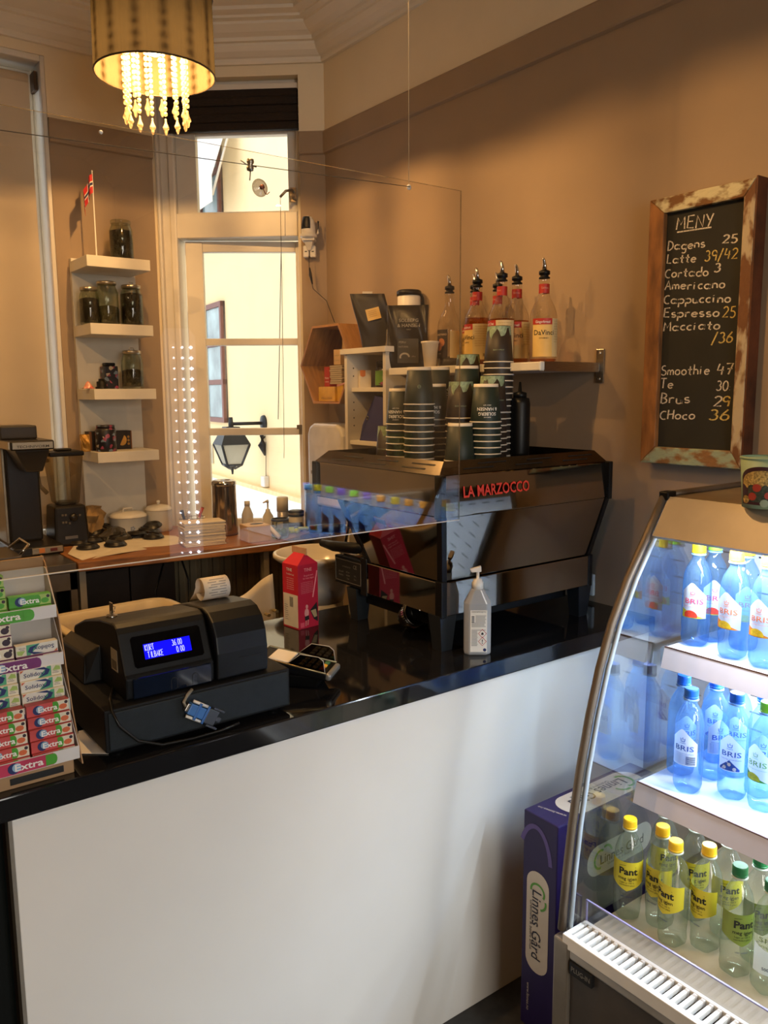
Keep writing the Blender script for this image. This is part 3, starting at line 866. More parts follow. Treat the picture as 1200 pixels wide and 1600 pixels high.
MB().tube([(0, 0, -.011), (-.001, 0, -.02), (-.002, 0, -.028)], .0012, 6).tube([(-.02, 0, .006), (-.008, 0, 0), (.012, -.002, -.002)], .0012, 6).build('clip_wire', steel_old, kt)
sp = ony(405, 294, 1.47)
su = thing('suction_cup', 'clear suction cup with a small hook stuck to the acrylic screen', 'suction cup', (sp.x, 1.468, sp.z))
MB().lathe([(0, .007), (.004, .006), (.012, .002), (.0165, 0), (.017, .0006), (.012, .003), (.005, .008), (0, .009)], 28, RX(90)).build('disc', clear('sucker_pvc', 'dcd6cf', .10, haze=.18, hazecol='cfc8bf', edge=.8), su)
MB().lathe([(0, .006), (.0045, .006), (.0045, .012), (0, .013)], 16, RX(90)).tube([(0, -.011, 0), (.004, -.014, -.012), (.007, -.016, -.014), (.012, -.017, -.009)], .001, 6).build('hook', mat('copper_hook', '7a4a3a', .4, .5), su)

PYZ = Matrix(((0, 0, 1, 0), (1, 0, 0, 0), (0, 1, 0, 0), (0, 0, 0, 1)))     # drawing (a, b) -> y, z; height -> x

# ================================================================== CASH REGISTER
cr = thing('cash_register', 'black cash register on its cash drawer with a glowing blue display', 'cash register', (.63, 1.64, TOP))
WI = W(cr)
MB().box((.440, 1.44, .947), (.827, 1.86, 1.029)).build('cash_drawer', black_matt, cr, M=WI, bevel=.003)
MB().box((.446, 1.4365, .952), (.821, 1.441, 1.024)).build('drawer_front', mat('drawer_front_paint', '171d20', .55, spec=.35, var=.1, scale=60, bump=.1, bscale=500), cr, M=WI, bevel=.002)
for xx in (.47, .80):
    for yy in (1.47, 1.83): MB().lathe([(0, TOP), (.012, TOP), (.012, .948), (0, .948)], 14, T(xx, yy, 0)).build('foot', black_plastic, cr, M=WI)
PF = [(1.462, 1.030), (1.460, 1.072), (1.4655, 1.078), (1.4955, 1.150), (1.503, 1.160), (1.515, 1.1655), (1.53, 1.1665), (1.60, 1.158), (1.70, 1.135), (1.77, 1.108), (1.778, 1.10), (1.778, 1.03)]
MB().prism(PF, .489, .668, 0, PYZ).build('housing', black_plastic, cr, M=WI, bevel=.004)
PP = [(1.456, 1.030), (1.4545, 1.085), (1.460, 1.118), (1.474, 1.146), (1.495, 1.162), (1.52, 1.168), (1.60, 1.16), (1.68, 1.14), (1.68, 1.03)]
pc = MB().prism(PP, .671, .786, 0, PYZ, smooth=False).build('printer_cover', black_plastic, cr, M=WI, bevel=.005, seg=3)
MB().box((.72, 1.4536, 1.0685), (.772, 1.456, 1.0695)).build('cover_seam', ink_black, pc)
MB().hexa([(.452, 1.60, 1.03), (.49, 1.60, 1.03), (.49, 1.80, 1.03), (.452, 1.80, 1.03)], [(.462, 1.615, 1.085), (.49, 1.60, 1.105), (.49, 1.80, 1.09), (.462, 1.785, 1.075)]).build('side_wing', black_plastic, cr, M=WI, bevel=.004)
TL = math.degrees(math.atan2(.030, .072))
MD = T(.581, 1.4805, 1.114) @ RX(-TL) @ FACE
bz = MB().prism([(-.066, -.030), (.066, -.030), (.07, -.026), (.07, .026), (.066, .030), (-.066, .030), (-.07, .026), (-.07, -.026)], -.002, .0022)
bz = bz.build('display_bezel', mat('piano_black', '050506', .05), cr, M=WI @ MD)
scr = MB().prism([(-.048, -.0165), (.046, -.0165), (.046, .0125), (-.048, .0125)], .0022, .0028).build('display_screen', glow('blue_backlight', '1410ff', 1.25), bz)
tx = MB()
strokes(tx, 'KORT', -.0455, -.0005, .0112, .0011, 0, .62, z=.0031)
strokes(tx, '36.00', .0085, -.0005, .0112, .0011, 0, .62, z=.0031)
strokes(tx, 'TILBAKE', -.042, -.0145, .0112, .0011, 0, .62, z=.0031)
strokes(tx, '0.00', .0155, -.0145, .0112, .0011, 0, .62, z=.0031)
tx.build('lettering', glow('display_text', 'cfd0ff', 1.3), scr)
lc = MB().box((.502, 1.4566, 1.032), (.660, 1.4605, 1.071)).build('glossy_cover', mat('navy_gloss', '0d1626', .05, spec=.8), cr, M=WI, bevel=.002)
u = MB()
for cx in (.582, .625):
    u.ribbon([(cx - .006, -.016), (cx - .006, 0)] + arc(cx, 0, .006, .006, 180, 0, 8) + [(cx + .006, -.016)], .0012, 0, T(0, 1.4562, 1.052) @ FACE)
u.build('latch_mark', ink_black, lc)
st = MB().box((.4884, 1.50, 1.075), (.4889, 1.535, 1.118), 0)
for i in range(6): st.box((.4881, 1.504, 1.079 + i * .003), (.4885, 1.531, 1.0805 + i * .003), 1)
st.build('serial_sticker', [mat('sticker_paper', '9a8f78', .7), ink_black], cr, M=WI)
ky = thing('register_key', 'small metal key standing in the lock on top of the cash register', 'key', (.515, 1.60, 1.158))
MB().lathe([(0, 0), (.011, 0), (.011, .004), (.004, .005), (.004, .012), (0, .012)], 16).build('lock', chrome, ky)
MB().box((-.0012, -.008, .010), (.0012, .008, .030)).tube([(0, -.006, .026), (.004, -.012, .022), (.002, -.010, .012)], .0012, 6).build('key_bow', chrome, ky, bevel=.001)
rc = thing('receipt', 'white printed receipt curling out of the till printer', 'receipt', (.735, 1.60, 1.155))
b = MB()
pth = [(.055, -.004), (.035, .012), (.022, .03)] + [(.0 + .024 * math.cos(math.radians(a)), .030 + .024 * math.sin(math.radians(a))) for a in range(20, 330, 22)]
b.add([(-.030 + .060 * s, y, z) for (y, z) in pth for s in (0, 1)], [(2 * i, 2 * i + 1, 2 * i + 3, 2 * i + 2) for i in range(len(pth) - 1)], 0, True)
b.build('paper_strip', cloth('thermal_paper', 'e9dfcf', .35), rc, solid=.0004)
b = MB()
for j, a in enumerate((120, 136, 150, 162, 176, 190, 204)):
    for (u0, u1) in (((-.02, .0), (.006, .022)) if j % 2 else ((-.014, .02),)):
        a0, a1 = math.radians(a), math.radians(a + 3.5); r_ = .0246
        b.add([(u0, r_ * math.cos(a0), .03 + r_ * math.sin(a0)), (u1, r_ * math.cos(a0), .03 + r_ * math.sin(a0)), (u1, r_ * math.cos(a1), .03 + r_ * math.sin(a1)), (u0, r_ * math.cos(a1), .03 + r_ * math.sin(a1))], [(0, 1, 2, 3)])
b.build('print_lines', ink_grey, rc)
tag(MB().tube([(.50, 1.56, 1.034), (.465, 1.48, 1.036), (.452, 1.432, 1.03), (.462, 1.428, 1.0), (.495, 1.427, .963), (.54, 1.425, .944), (.60, 1.424, .9405), (.66, 1.424, .941), (.70, 1.424, .946)], .0028, 8).build('power_cable', mat('black_cable', '17140f', .35)), 'black cable looping down over the front of the cash drawer', 'cable')
ad = thing('display_adapter', 'blue and grey serial adapter plug dangling before the cash drawer', 'adapter', M=T(.612, 1.428, .992) @ RY(33))
MB().box((-.020, -.008, -.011), (.016, .008, .011)).build('blue_shell', mat('blue_plastic', '3a6aa6', .45), ad, bevel=.002)
MB().box((-.004, -.009, -.017), (.002, .006, .017)).box((.016, -.009, -.018), (.021, .007, .018)).build('flange', mat('flange_blue', '2f5f9e', .4), ad, bevel=.001)
for s in (-1, 1):
    MB().tube([(-.018, -.004, s * .0155), (.018, -.004, s * .0155)], .003, 8).build('thumb_screw', white_plastic, ad)
MB().box((.021, -.008, -.015), (.045, .007, .015)).box((.045, -.006, -.005), (.056, .005, .005)).build('grey_hood', mat('grey_plastic', '3a3f48', .5), ad, bevel=.002)
for s in (-1, 1): MB().box((.03, -.007, s * .0155), (.056, .004, s * .0195)).build('hood_clip', MATS['grey_plastic'], ad, bevel=.001)
MB().box((-.026, -.006, -.008), (-.020, .006, .008)).build('metal_shroud', brushed, ad, bevel=.001)
MB().tube([(-.026, 0, 0), (-.034, .0, .006), (-.030, .006, .02), (-.022, .015, .032)], .0035, 8).build('lead', mat('beige_lead', '8c8270', .6), ad)
tag(MB().add([(.437, 1.60, .9385), (.40, 1.50, .9385), (.45, 1.46, .9385), (.47, 1.60, .9385)], [(0, 1, 2, 3)]).build('paper_slip', paper, solid=.0006), 'small paper slip on the counter left of the cash drawer', 'paper')

# ================================================================== CARD TERMINAL
te = thing('card_terminal', 'card payment terminal with coloured keys beside the till', 'card terminal', (.925, 1.575, TOP), math.radians(40))
MB().hexa(rect(-.03, .03, -.055, .075, 0), rect(-.037, .037, -.07, .085, .03)).build('stand', black_plastic, te, bevel=.004)
TM = T(0, 0, .034) @ RX(9)
bd = MB().hexa([(-.040, -.085, 0), (.040, -.085, 0), (.038, .09, -.004), (-.038, .09, -.004)], [(-.040, -.082, .018), (.040, -.082, .018), (.038, .088, .022), (-.038, .088, .022)]).build('body', black_plastic, te, M=TM, bevel=.005, seg=3)
silver = mat('silver_plastic', 'a3a29c', .3, .6, var=.03)
MB().box((-.041, -.092, .002), (.041, -.078, .019)).build('front_lip', silver, te, M=TM, bevel=.006, seg=3)
MB().box((-.031, -.0932, .006), (.031, -.088, .0085)).build('card_slot', ink_black, te, M=TM)
MB().box((-.034, .012, .0195), (.034, .062, .0235)).build('paper_window', paper, te, M=TM, bevel=.002)
MB().tube([(-.041, -.08, .019), (-.0395, .085, .022), (.0395, .085, .022), (.041, -.08, .019)], .0022, 8).build('edge_trim', mat('gold_edge', 'a08c62', .3, .7), te, M=TM)
keyc = {'r': mat('key_red', 'b4442e', .5), 'y': mat('key_yellow', 'd49a2a', .5), 'g': mat('key_green', '3c6e4c', .5), 'k': mat('key_grey', '8d8a7a', .5)}
for r_ in range(4):
    for c_ in range(3):
        k = 'k' if r_ else 'ryg'[c_]
        MB().box((-.029 + c_ * .021, -.070 + r_ * .0165, .018), (-.013 + c_ * .021, -.059 + r_ * .0165, .0225)).build('key', keyc[k], te, M=TM, bevel=.002)
sh = MB()
for s in (-1, 1):
    poly = [(-.078, .018), (-.070, .046), (-.058, .053), (-.015, .05), (.012, .022)]
    sh.prism(poly, -.0006, .0006, 0, T(s * .0405, 0, 0) @ PYZ)
sh.build('privacy_shield', clear('smoked_shield', '80786c', .07), te, M=TM)
for s in (-1, 1):
    MB().tube([(s * .0405, -.078, .018), (s * .0405, -.070, .046), (s * .0405, -.058, .053), (s * .0405, -.015, .05), (s * .0405, .012, .022)], .0009, 6).build('shield_edge', mat('clear_edge', 'b3aca0', .2), te, M=TM)

# ================================================================== MILK CARTON
mk = thing('milk_carton', 'red gable-top milk carton standing on the counter by the basin', 'carton', (1.176, 1.974, TOP), math.radians(7))
red_c = mat('red_carton', 'c01f33', .42, var=.03)
dred = mat('crimson_carton', 'a51c36', .42, var=.03)
h, g, w = .184, .213, .0355
b = MB().add([(-w, -w, 0), (w, -w, 0), (w, w, 0), (-w, w, 0), (-w, -w, h), (w, -w, h), (w, w, h), (-w, w, h), (0, -w + .012, g), (0, w - .012, g)],
             [(0, 3, 2, 1), (1, 2, 6, 5), (2, 3, 7, 6), (5, 6, 9, 8), (6, 7, 9)], 0)
b.add([(-w, -w, 0), (-w, w, 0), (-w, w, h), (-w, -w, h), (0, -w + .012, g), (0, w - .012, g)], [(0, 3, 2, 1), (3, 4, 5, 2)], 0)
b.add([(-w, -w, 0), (w, -w, 0), (w, -w, h), (-w, -w, h), (0, -w + .012, g)], [(0, 1, 2, 3), (3, 2, 4)], 1)
b.build('carton_body', [red_c, dred], mk, bevel=.0015)
MB().box((-.0016, -w + .004, g - .004), (.0016, w - .002, .2285)).build('top_fin', mat('kraft_fin', 'c29a72', .6), mk)
pp = MB().box((-w - .0006, -.033, .004), (-w - .0002, .033, .098), 0)
MT = T(-w - .0007, 0, 0) @ FACEX
for i in range(16): pp.add(*(lambda q: (q.v, q.f))(MB().box((-.004, .062 + i * .0018, 0), (.012, .0629 + i * .0018, .0001))), 1, False, MT)
for i, wd in enumerate((.02, .016, .022, .018, .02, .014, .02, .018)):
    pp.add(*(lambda q: (q.v, q.f))(MB().box((-.028, .022 + i * .006, 0), (-.028 + wd * .8, .0235 + i * .006, .0001))), 2, False, MT)
pp.build('nutrition_panel', [mat('cream_print', 'd9cdb4', .6), ink_black, ink_grey], mk)
t1 = MB(); put_text(t1, 'TINE', .012, -.004, .168, bold=.01)
put_text(t1, 'TineMelk Lett', .0062, 0, .155)
for i in range(6): put_text(t1, 'smak av norske gaarder', .0034, 0, .144 - i * .0062)
t1.build('lettering', ink_white, mk, M=T(-w - .0004, 0, 0) @ FACEX)
t1 = MB(); put_text(t1, 'TINE', .013, 0, .168, bold=.01)
put_text(t1, 'En god start', .0068, .002, .152); put_text(t1, 'for hele dagen', .0068, .002, .144)
for i in range(7): put_text(t1, 'god melk fra gaarden hver dag', .0034, -.004, .133 - i * .005)
strokes(t1, '/', .016, .098, .06, .004, 0, .7)
t1.build('lettering', mat('pink_print', 'd98a92', .6, var=0), mk, M=T(0, -w - .0004, 0) @ FACE)
t1 = MB(); skin = lambda cx, cy, rx, ry: arc(cx, cy, rx, ry, 0, 360, 14)[:-1]
t1.prism(skin(-.006, .062, .0045, .006), 0, .0002, 0).prism(skin(-.007, .044, .008, .013), 0, .0002, 0).prism([(-.014, .034), (0, .036), (.002, .024), (-.013, .022)], 0, .00025, 1)
t1.prism([(-.011, .024), (-.008, .024), (-.009, .006), (-.012, .006)], 0, .0002, 0).prism([(-.003, .026), (.0, .026), (-.002, .008), (-.005, .008)], 0, .0002, 0)
t1.prism([(.006, .05), (.03, .07), (.033, .04), (.033, .012), (.018, .022)], 0, .00015, 1).prism([(.008, .048), (.026, .05), (.031, .028), (.02, .026)], 0, .0002, 2)
t1.prism([(-.030, .004), (-.016, .004), (-.016, .018), (-.030, .018)], 0, .0002, 3)
t1.build('printed_figure', [mat('figure_pink', 'c98a86', .6), ink_black, mat('figure_khaki', '9c8a66', .6), mat('figure_rose', 'c2485c', .6)], mk, M=T(0, -w - .0004, 0) @ FACE)
crown_strokes = [[(-.5, .0), (.5, 0)], [(-.5, .05), (-.6, .55), (-.25, .3), (0, .7), (.25, .3), (.6, .55), (.5, .05)]]

# ================================================================== HAND SANITISER
sz = thing('sanitizer_bottle', 'white pump bottle of hand sanitiser with hazard diamonds on its label', 'bottle', (1.398, 1.476, TOP), math.radians(-37.8))
san = clear('sanitizer_plastic', 'd8dde0', .05, haze=.74, hazecol='e6e6e4')
ol = [(-.034, 0), (.034, 0), (.034, .134), (.0155, .170), (-.0155, .170), (-.034, .134)]
def octo(hx, hy, c): return [(-hx + c, -hy), (hx - c, -hy), (hx, -hy + c), (hx, hy - c), (hx - c, hy), (-hx + c, hy), (-hx, hy - c), (-hx, -hy + c)]
b = MB(); rings = [(.030, .018, 0), (.034, .022, .004), (.034, .022, .134), (.0155, .0155, .170)]
vv = [(x_, y_, z_) for hx, hy, z_ in rings for x_, y_ in octo(hx, hy, min(hx, hy) * .5)]
ff = [tuple(range(8))[::-1], tuple(range(24, 32))] + [(8 * i + k, 8 * i + (k + 1) % 8, 8 * i + 8 + (k + 1) % 8, 8 * i + 8 + k) for i in range(3) for k in range(8)]
b.add(vv, ff).build('bottle_body', san, sz, bevel=.003)
MB().lathe([(.0, .168), (.0145, .168), (.0145, .186), (.012, .188), (.011, .194), (.004, .195), (.004, .214), (0, .214)], 24).build('pump_collar', white_plastic, sz)
MB().hexa([(-.016, -.006, .211), (.009, -.007, .213), (.009, .007, .213), (-.016, .006, .211)], [(-.020, -.005, .220), (.008, -.006, .228), (.008, .006, .228), (-.020, .005, .220)]).build('pump_head', white_plastic, sz, bevel=.002)
lb = MB().box((-.0195, -.0226, .010), (.0225, -.0221, .118), 0)
MT = T(.0015, -.0228, .064) @ FACE
tmp = MB()
put_text(tmp, 'DESINFEKSJON', .0042, 0, .050, bold=.01, width=.036)
for i in range(5): tmp.box((-.018, .037 - i * .0035, 0), (-.011, .039 - i * .0035, .0001))
lb.add(tmp.v, tmp.f, 1, False, MT)
tmp = MB()
for i in range(26):
    if 9 < i < 12: continue
    wd = .027 if i < 6 else (.036 if i < 13 else .016)
    tmp.box((-.008 if i < 6 else -.018, .0395 - i * .0031, 0), ((-.008 if i < 6 else -.018) + wd * (.9 if i % 3 else .98), .0408 - i * .0031, .0001))
lb.add(tmp.v, tmp.f, 2, False, MT)
tmp = MB(); tmp2 = MB()
for cy_ in (-.006, -.0265):
    q = [(0.0095, cy_ + .011), (.0195, cy_), (.0095, cy_ - .011), (-.0005, cy_)]
    tmp.ribbon(q + [q[0], q[1]], .0014, z=.0002)
    tmp2.prism([(.0095, cy_ + .0085), (.017, cy_), (.0095, cy_ - .0085), (.002, cy_)], 0, .00012)
lb.add(tmp2.v, tmp2.f, 0, False, MT); lb.add(tmp.v, tmp.f, 3, False, MT)
tmp = MB().prism([(.0065, -.009), (.0125, -.009), (.0125, -.006), (.0105, -.002), (.0100, -.005), (.0085, -.0015), (.0075, -.005), (.0065, -.006)], 0, .0003)
tmp.prism([(.0083, -.0215), (.0107, -.0215), (.0101, -.0285), (.0089, -.0285)], 0, .0003).prism(arc(.0095, -.031, .0013, .0013, 0, 360, 8)[:-1], 0, .0003)
lb.add(tmp.v, tmp.f, 1, False, MT)
tmp = MB().prism(arc(.0155, -.0485, .0042, .0042, 0, 360, 16)[:-1], 0, .0002); lb.add(tmp.v, tmp.f, 4, False, MT)
lb.build('label', [paper, ink_black, ink_grey, ink_red, ink_blue], sz)

# ================================================================== CHEWING GUM RACK
kraft = mat('kraft_card', '9c7c58', .7, var=.05)
greycard = mat('grey_board', 'b3aca4', .7, var=.03)
whiteb = mat('white_board', 'cfcbc8', .6, var=.02)
PK = dict(gr=mat('gum_green', '4c9a34', .4, var=.1), pu=mat('gum_purple', '6b2f63', .4, var=.1), rd=mat('gum_red', 'c4504e', .4, var=.1), wh=mat('gum_white', 'd5d2c6', .4, var=.03),
          lime=mat('gum_lime', 'a9c46a', .45, var=.2), mint_=mat('gum_mint', '4e9e76', .45, var=.1), navy=ink_blue, crm=mat('gum_cream', 'ddd5bd', .45, var=.1), berry=mat('gum_berry', '3b2a38', .5, var=.3),
          glob=mat('gum_globe', '8fb4cf', .4, var=.2), rose=mat('gum_rose', 'b83a58', .4, var=.1), org=mat('gum_orange', 'd06a40', .45, var=.1))
PW, PH, PD = .0705, .0192, .018
def pack_mesh(kind):
    body = {'green': 'gr', 'purple': 'pu', 'red': 'rd', 'solidox': 'wh'}[kind]
    bm_ = MB().box((-PW / 2, 0, 0), (PW / 2, PD, PH)).data('wrapper', PK[body])
    d = MB(); F = T(0, -.0003, PH / 2) @ FACE
    mats = [PK['lime'], PK['navy'], PK['glob'], ink_white, PK['mint_'], PK['crm'], PK['berry'], PK['gr'], PK['org']]
    def add(mb, mi): d.add(mb.v, mb.f, mi, False, F)
    def q(x0, x1, z, y0=-.0092, y1=.0092): return MB().box((x0, y0, z - .0001), (x1, y1, z))
    if kind == 'solidox':
        add(MB().prism([(-.005, -.0092), (.02, -.0092), (.03, .0092), (.012, .0092)], 0, .0002), 4)
        add(MB().prism([(-.012, .0085), (.006, .009), (.016, .003), (.012, -.005), (-.004, -.009), (.006, -.002), (.008, .004)], 0, .0004), 1)
        add(q(.018, .034, .0003), 5); add(MB().prism([(.02, 0), (.026, .008), (.033, .006), (.034, -.001)], 0, .0004), 0)
        add(MB().prism([(-.034, .009), (-.028, .009), (-.034, .004)], 0, .0003), 8)
        add(put_text(MB(), 'Solidox', .0105, -.012, -.001, bold=.01, width=.034, z=.0006), 1)
        add(put_text(MB(), 'MILD', .003, .025, -.002, z=.0006), 1); add(put_text(MB(), 'TENNER', .003, .025, -.005, z=.0006), 1)
    else:
        add(q(.014, .035, .0002), {'green': 0, 'purple': 5, 'red': 5}[kind])
        add(MB().prism(arc(.014, 0, .004, .0092, -90, 90, 8) + [(.008, .0092), (.008, -.0092)], 0, .0003), 7 if kind != 'purple' else 5)
        if kind == 'purple': add(MB().prism(arc(.026, -.001, .007, .006, 0, 360, 10)[:-1], 0, .0004), 6)
        else: add(MB().prism(arc(.025, -.002, .007, .005, 0, 360, 9)[:-1], 0, .0004), 7 if kind == 'green' else 8)
        add(MB().prism(arc(.0305, .005, .003, .003, 0, 360, 10)[:-1], 0, .0005), 6)
        add(MB().prism(arc(-.017, 0, .0085, .0085, 60, 300, 10), 0, .0004), 1)
        add(MB().prism(arc(-.0135, .001, .0065, .0065, 0, 360, 12)[:-1], 0, .0005), 2)
        add(put_text(MB(), 'Extra', .0135, -.001, -.0005, bold=.02, width=.032, z=.0008), 3)
    return bm_, d.data('wrapper_print', mats)
PM = {k: pack_mesh(k) for k in ('green', 'purple', 'red', 'solidox')}
gd = thing('gum_display', 'four-tier cardboard chewing gum rack at the left end of the counter', 'display rack', (.25, 1.48, TOP))
WI = W(gd)
MB().box((.09, 1.425, TOP), (.378, 1.56, .962)).build('base', kraft, gd, M=WI, bevel=.002)
MB().box((.272, 1.4235, .944), (.36, 1.4255, .956)).build('finger_slot', ink_black, gd, M=WI, bevel=.004)
MB().box((.09, 1.585, TOP), (.39, 1.592, 1.30)).build('back_board', kraft, gd, M=WI)
MB().prism([(1.412, .955), (1.60, .945), (1.60, 1.30), (1.575, 1.29), (1.505, 1.20), (1.48, 1.12), (1.455, 1.04)], .3885, .3905, 0, PYZ).build('side_frame', kraft, gd, M=WI)
TIERS = [  # name, front y, z, lip colour, lip text
    ('bottom', 1.420, .968, PK['rose'], 'Extra', [('red', 5), ('red', 5)]),
    ('third', 1.460, 1.043, PK['wh'], 'Solidox', [('solidox', 4), ('solidox', 4)]),
    ('second', 1.484, 1.123, PK['pu'], 'Extra', [(None, 2), ('purple', 4)]),
    ('top', 1.510, 1.205, PK['gr'], 'Extra', [('green', 2), ('green', 4)])]
for nm, ty, tz, lipm, ltxt, colsn in TIERS:
    tr = MB().box((.09, ty, tz - .004), (.387, ty + .066, tz), 0).box((.09, ty + .064, tz), (.387, ty + .066, tz + .078), 0)
    tr.prism([(ty, tz - .004), (ty + .066, tz - .004), (ty + .066, tz + .078), (ty + .05, tz + .078), (ty, tz + .019)], .3855, .387, 0, PYZ)
    tr = tr.build('tray', greycard, gd, M=WI)
    lip = MB().box((.09, ty - .0015, tz - .004), (.387, ty, tz + .019), 1).box((.09, ty - .002, tz - .003), (.343, ty - .0014, tz + .018), 0)
    LT = T(0, ty - .0021, tz + .0075) @ FACE
    if ltxt == 'Extra':
        for q_, mi in ((arc(.278, 0, .0095, .0095, 0, 360, 14)[:-1], 2), (arc(.283, .001, .0075, .0075, 0, 360, 14)[:-1], 3)):
            tmp = MB().prism(q_, 0, .0003 * mi); lip.add(tmp.v, tmp.f, mi, False, LT)
        tmp = put_text(MB(), 'Extra', .017, .302, 0, bold=.02, width=.046, z=.0014); lip.add(tmp.v, tmp.f, 4, False, LT)
        tmp = MB().prism(arc(.343, 0, .006, .0095, -90, 90, 8) + [(.330, .0095), (.330, -.0095)], 0, .0003); lip.add(tmp.v, tmp.f, 5 if nm != 'second' else 0, False, LT)
    else:
        tmp = MB().prism([(.325, -.0095), (.385, -.0095), (.385, .0095), (.342, .0095)], 0, .0004); lip.add(tmp.v, tmp.f, 6, False, LT)
        tmp = MB().prism([(.31, .0095), (.335, .0095), (.338, .002), (.325, -.006), (.30, -.0095), (.318, -.002), (.323, .005)], 0, .0006); lip.add(tmp.v, tmp.f, 2, False, LT)
        tmp = put_text(MB(), 'Solidox', .0175, .290, -.001, bold=.012, width=.068, z=.0009); lip.add(tmp.v, tmp.f, 2, False, LT)
        tmp = put_text(MB(), 'RENE', .0055, .367, .001, bold=.01, z=.0009); put_text(tmp, 'TENNER', .0055, .367, -.005, bold=.01, z=.0009); lip.add(tmp.v, tmp.f, 2, False, LT)
    lip.build('tray_lip', [lipm, whiteb, PK['navy'], PK['glob'], ink_white, PK['gr'], PK['mint_']], tr)
    for ci, (kind, cnt) in enumerate(colsn):
        cx = .346 - ci * .0745
        for k in range(cnt):
            kk = kind or ('purple' if k == 0 else 'solidox')
            side = 'right' if ci == 0 else 'left'
            ordn = ['lowest', 'second lowest', 'third lowest', 'fourth lowest', 'uppermost'][k if k < cnt - 1 else 4] if cnt > 2 else ['lower', 'upper'][k]
            desc = {'green': 'green and lime', 'purple': 'purple berry', 'red': 'red and green', 'solidox': 'white and mint'}[kk]
            p = thing('gum_pack', f'{desc} gum pack, {ordn} in the {side} column of the {nm} rack tier', 'gum pack', (cx, ty + .004 + k * .0055, tz + .0004 + k * (PH + .0006)), math.radians(random.uniform(-2, 2)), f'gum packs on the {nm} rack tier')
            place('wrapper', PM[kk][0], p)
            o = place('wrapper_print', PM[kk][1], p)
            if kind is None and k == 1: o.matrix_local = T(0, 0, PH) @ RY(180)

# ================================================================== RIGHT WALL
# ------------------------------------------------------------------ chalk menu board
oldwood = mat('weathered_wood', '8a5a2c', .7, var=.3, scale=30, bump=.3, bscale=60, stretch=(1, 1, .3), col2='5e3a1a')
flake = mat('flaking_paint_wood', 'bdb592', .75, var=.1, scale=34, bump=.5, bscale=70, col2='6e4a26', stretch=(1, .5, 1), sharp=.06)
darkwood = mat('red_brown_wood', '5a2f16', .65, var=.25, scale=12, bump=.2)
slate = mat('blackboard_paint', '14130f', .8, var=.35, scale=5, col2='24231c')
XB = 2.0
FL, BL, FR = onx(1016, 310, XB), onx(999, 722, XB), onx(1182, 280, XB)
IL, IR = onx(1038, 333, XB), onx(1163, 313, XB)
zb, zt, yl, yr = BL.z, (FL.z + FR.z) / 2, (FL.y + BL.y) / 2, FR.y
sw, rw_ = yl - (IL.y + onx(1022, 699, XB).y) / 2, (IR.y + onx(1139, 711, XB).y) / 2 - yr
tw, bw = zt - IL.z, onx(1022, 698, XB).z - zb
mb_ = thing('menu_board', 'chalk menu board headed MENY in a weathered wooden frame', 'menu board', (XW, (yl + yr) / 2, zb))
WI = W(mb_)
def stile(name, pts, m_):   # pts in (y, z), mitred, standing off the wall
    return MB().prism(pts, XB, XW - .002, 0, PYZ).build(name, m_, mb_, M=WI, bevel=.003)
stile('frame_rail', [(yr, zt), (yr + rw_, zt - tw), (yl - sw, zt - tw), (yl, zt)], flake)
stile('frame_rail', [(yr, zb), (yl, zb), (yl - sw, zb + bw), (yr + rw_, zb + bw)], mat('stained_wood', '7a5630', .7, var=.1, scale=32, col2='8f9a7e', bump=.5, bscale=70, stretch=(1, .5, 1), sharp=.06))
stile('frame_stile', [(yl, zb), (yl, zt), (yl - sw, zt - tw), (yl - sw, zb + bw)], oldwood)
stile('frame_stile', [(yr, zb), (yr + rw_, zb + bw), (yr + rw_, zt - tw), (yr, zt)], mat('grey_flaking_wood', 'a8987c', .75, var=.1, scale=30, col2='6b4526', bump=.5, bscale=70, stretch=(1, 1, .4), sharp=.05))
MB().box((XB + .001, yr - .004, zb - .003), (XW - .002, yr, zt + .004)).build('side_strip', darkwood, mb_, M=WI)
XS = XB + .016
MB().box((XS, yr + rw_ * .8, zb + bw * .8), (XW - .004, yl - sw * .8, zt - tw * .8)).build('blackboard', slate, mb_, M=WI)
MBD = T(XS - .0006, 0, 0) @ FACEX      # drawing x = -y, drawing y = z
chalk_w = mat('white_chalk', 'cfc6b8', .9, var=.25, scale=300); chalk_y = mat('yellow_chalk', 'cdb56a', .9, var=.25, scale=300)
def chalk(s_, x0_, y0_, x1_, y1_, hpx, yellow=False, wd=.0032):
    a, c = onx(x0_, y0_, XS), onx(x1_, y1_, XS)
    up = onx(x0_, y0_ - hpx, XS)
    H_ = up.z - a.z
    t0 = MB(); end = strokes(t0, s_, 0, 0, H_, wd, 0, 1.0, slope=.06, jit=.05)
    k = (a.y - c.y) / max(end - .17 * H_, .01); rise = (c.z - a.z) / (a.y - c.y)
    MB().add([(-a.y + p.x * k, a.z + p.y + p.x * k * rise, 0) for p in t0.v], t0.f, 0, False, MBD).build('chalk_price' if yellow else 'chalk_word', chalk_y if yellow else chalk_w, mb_, M=WI)
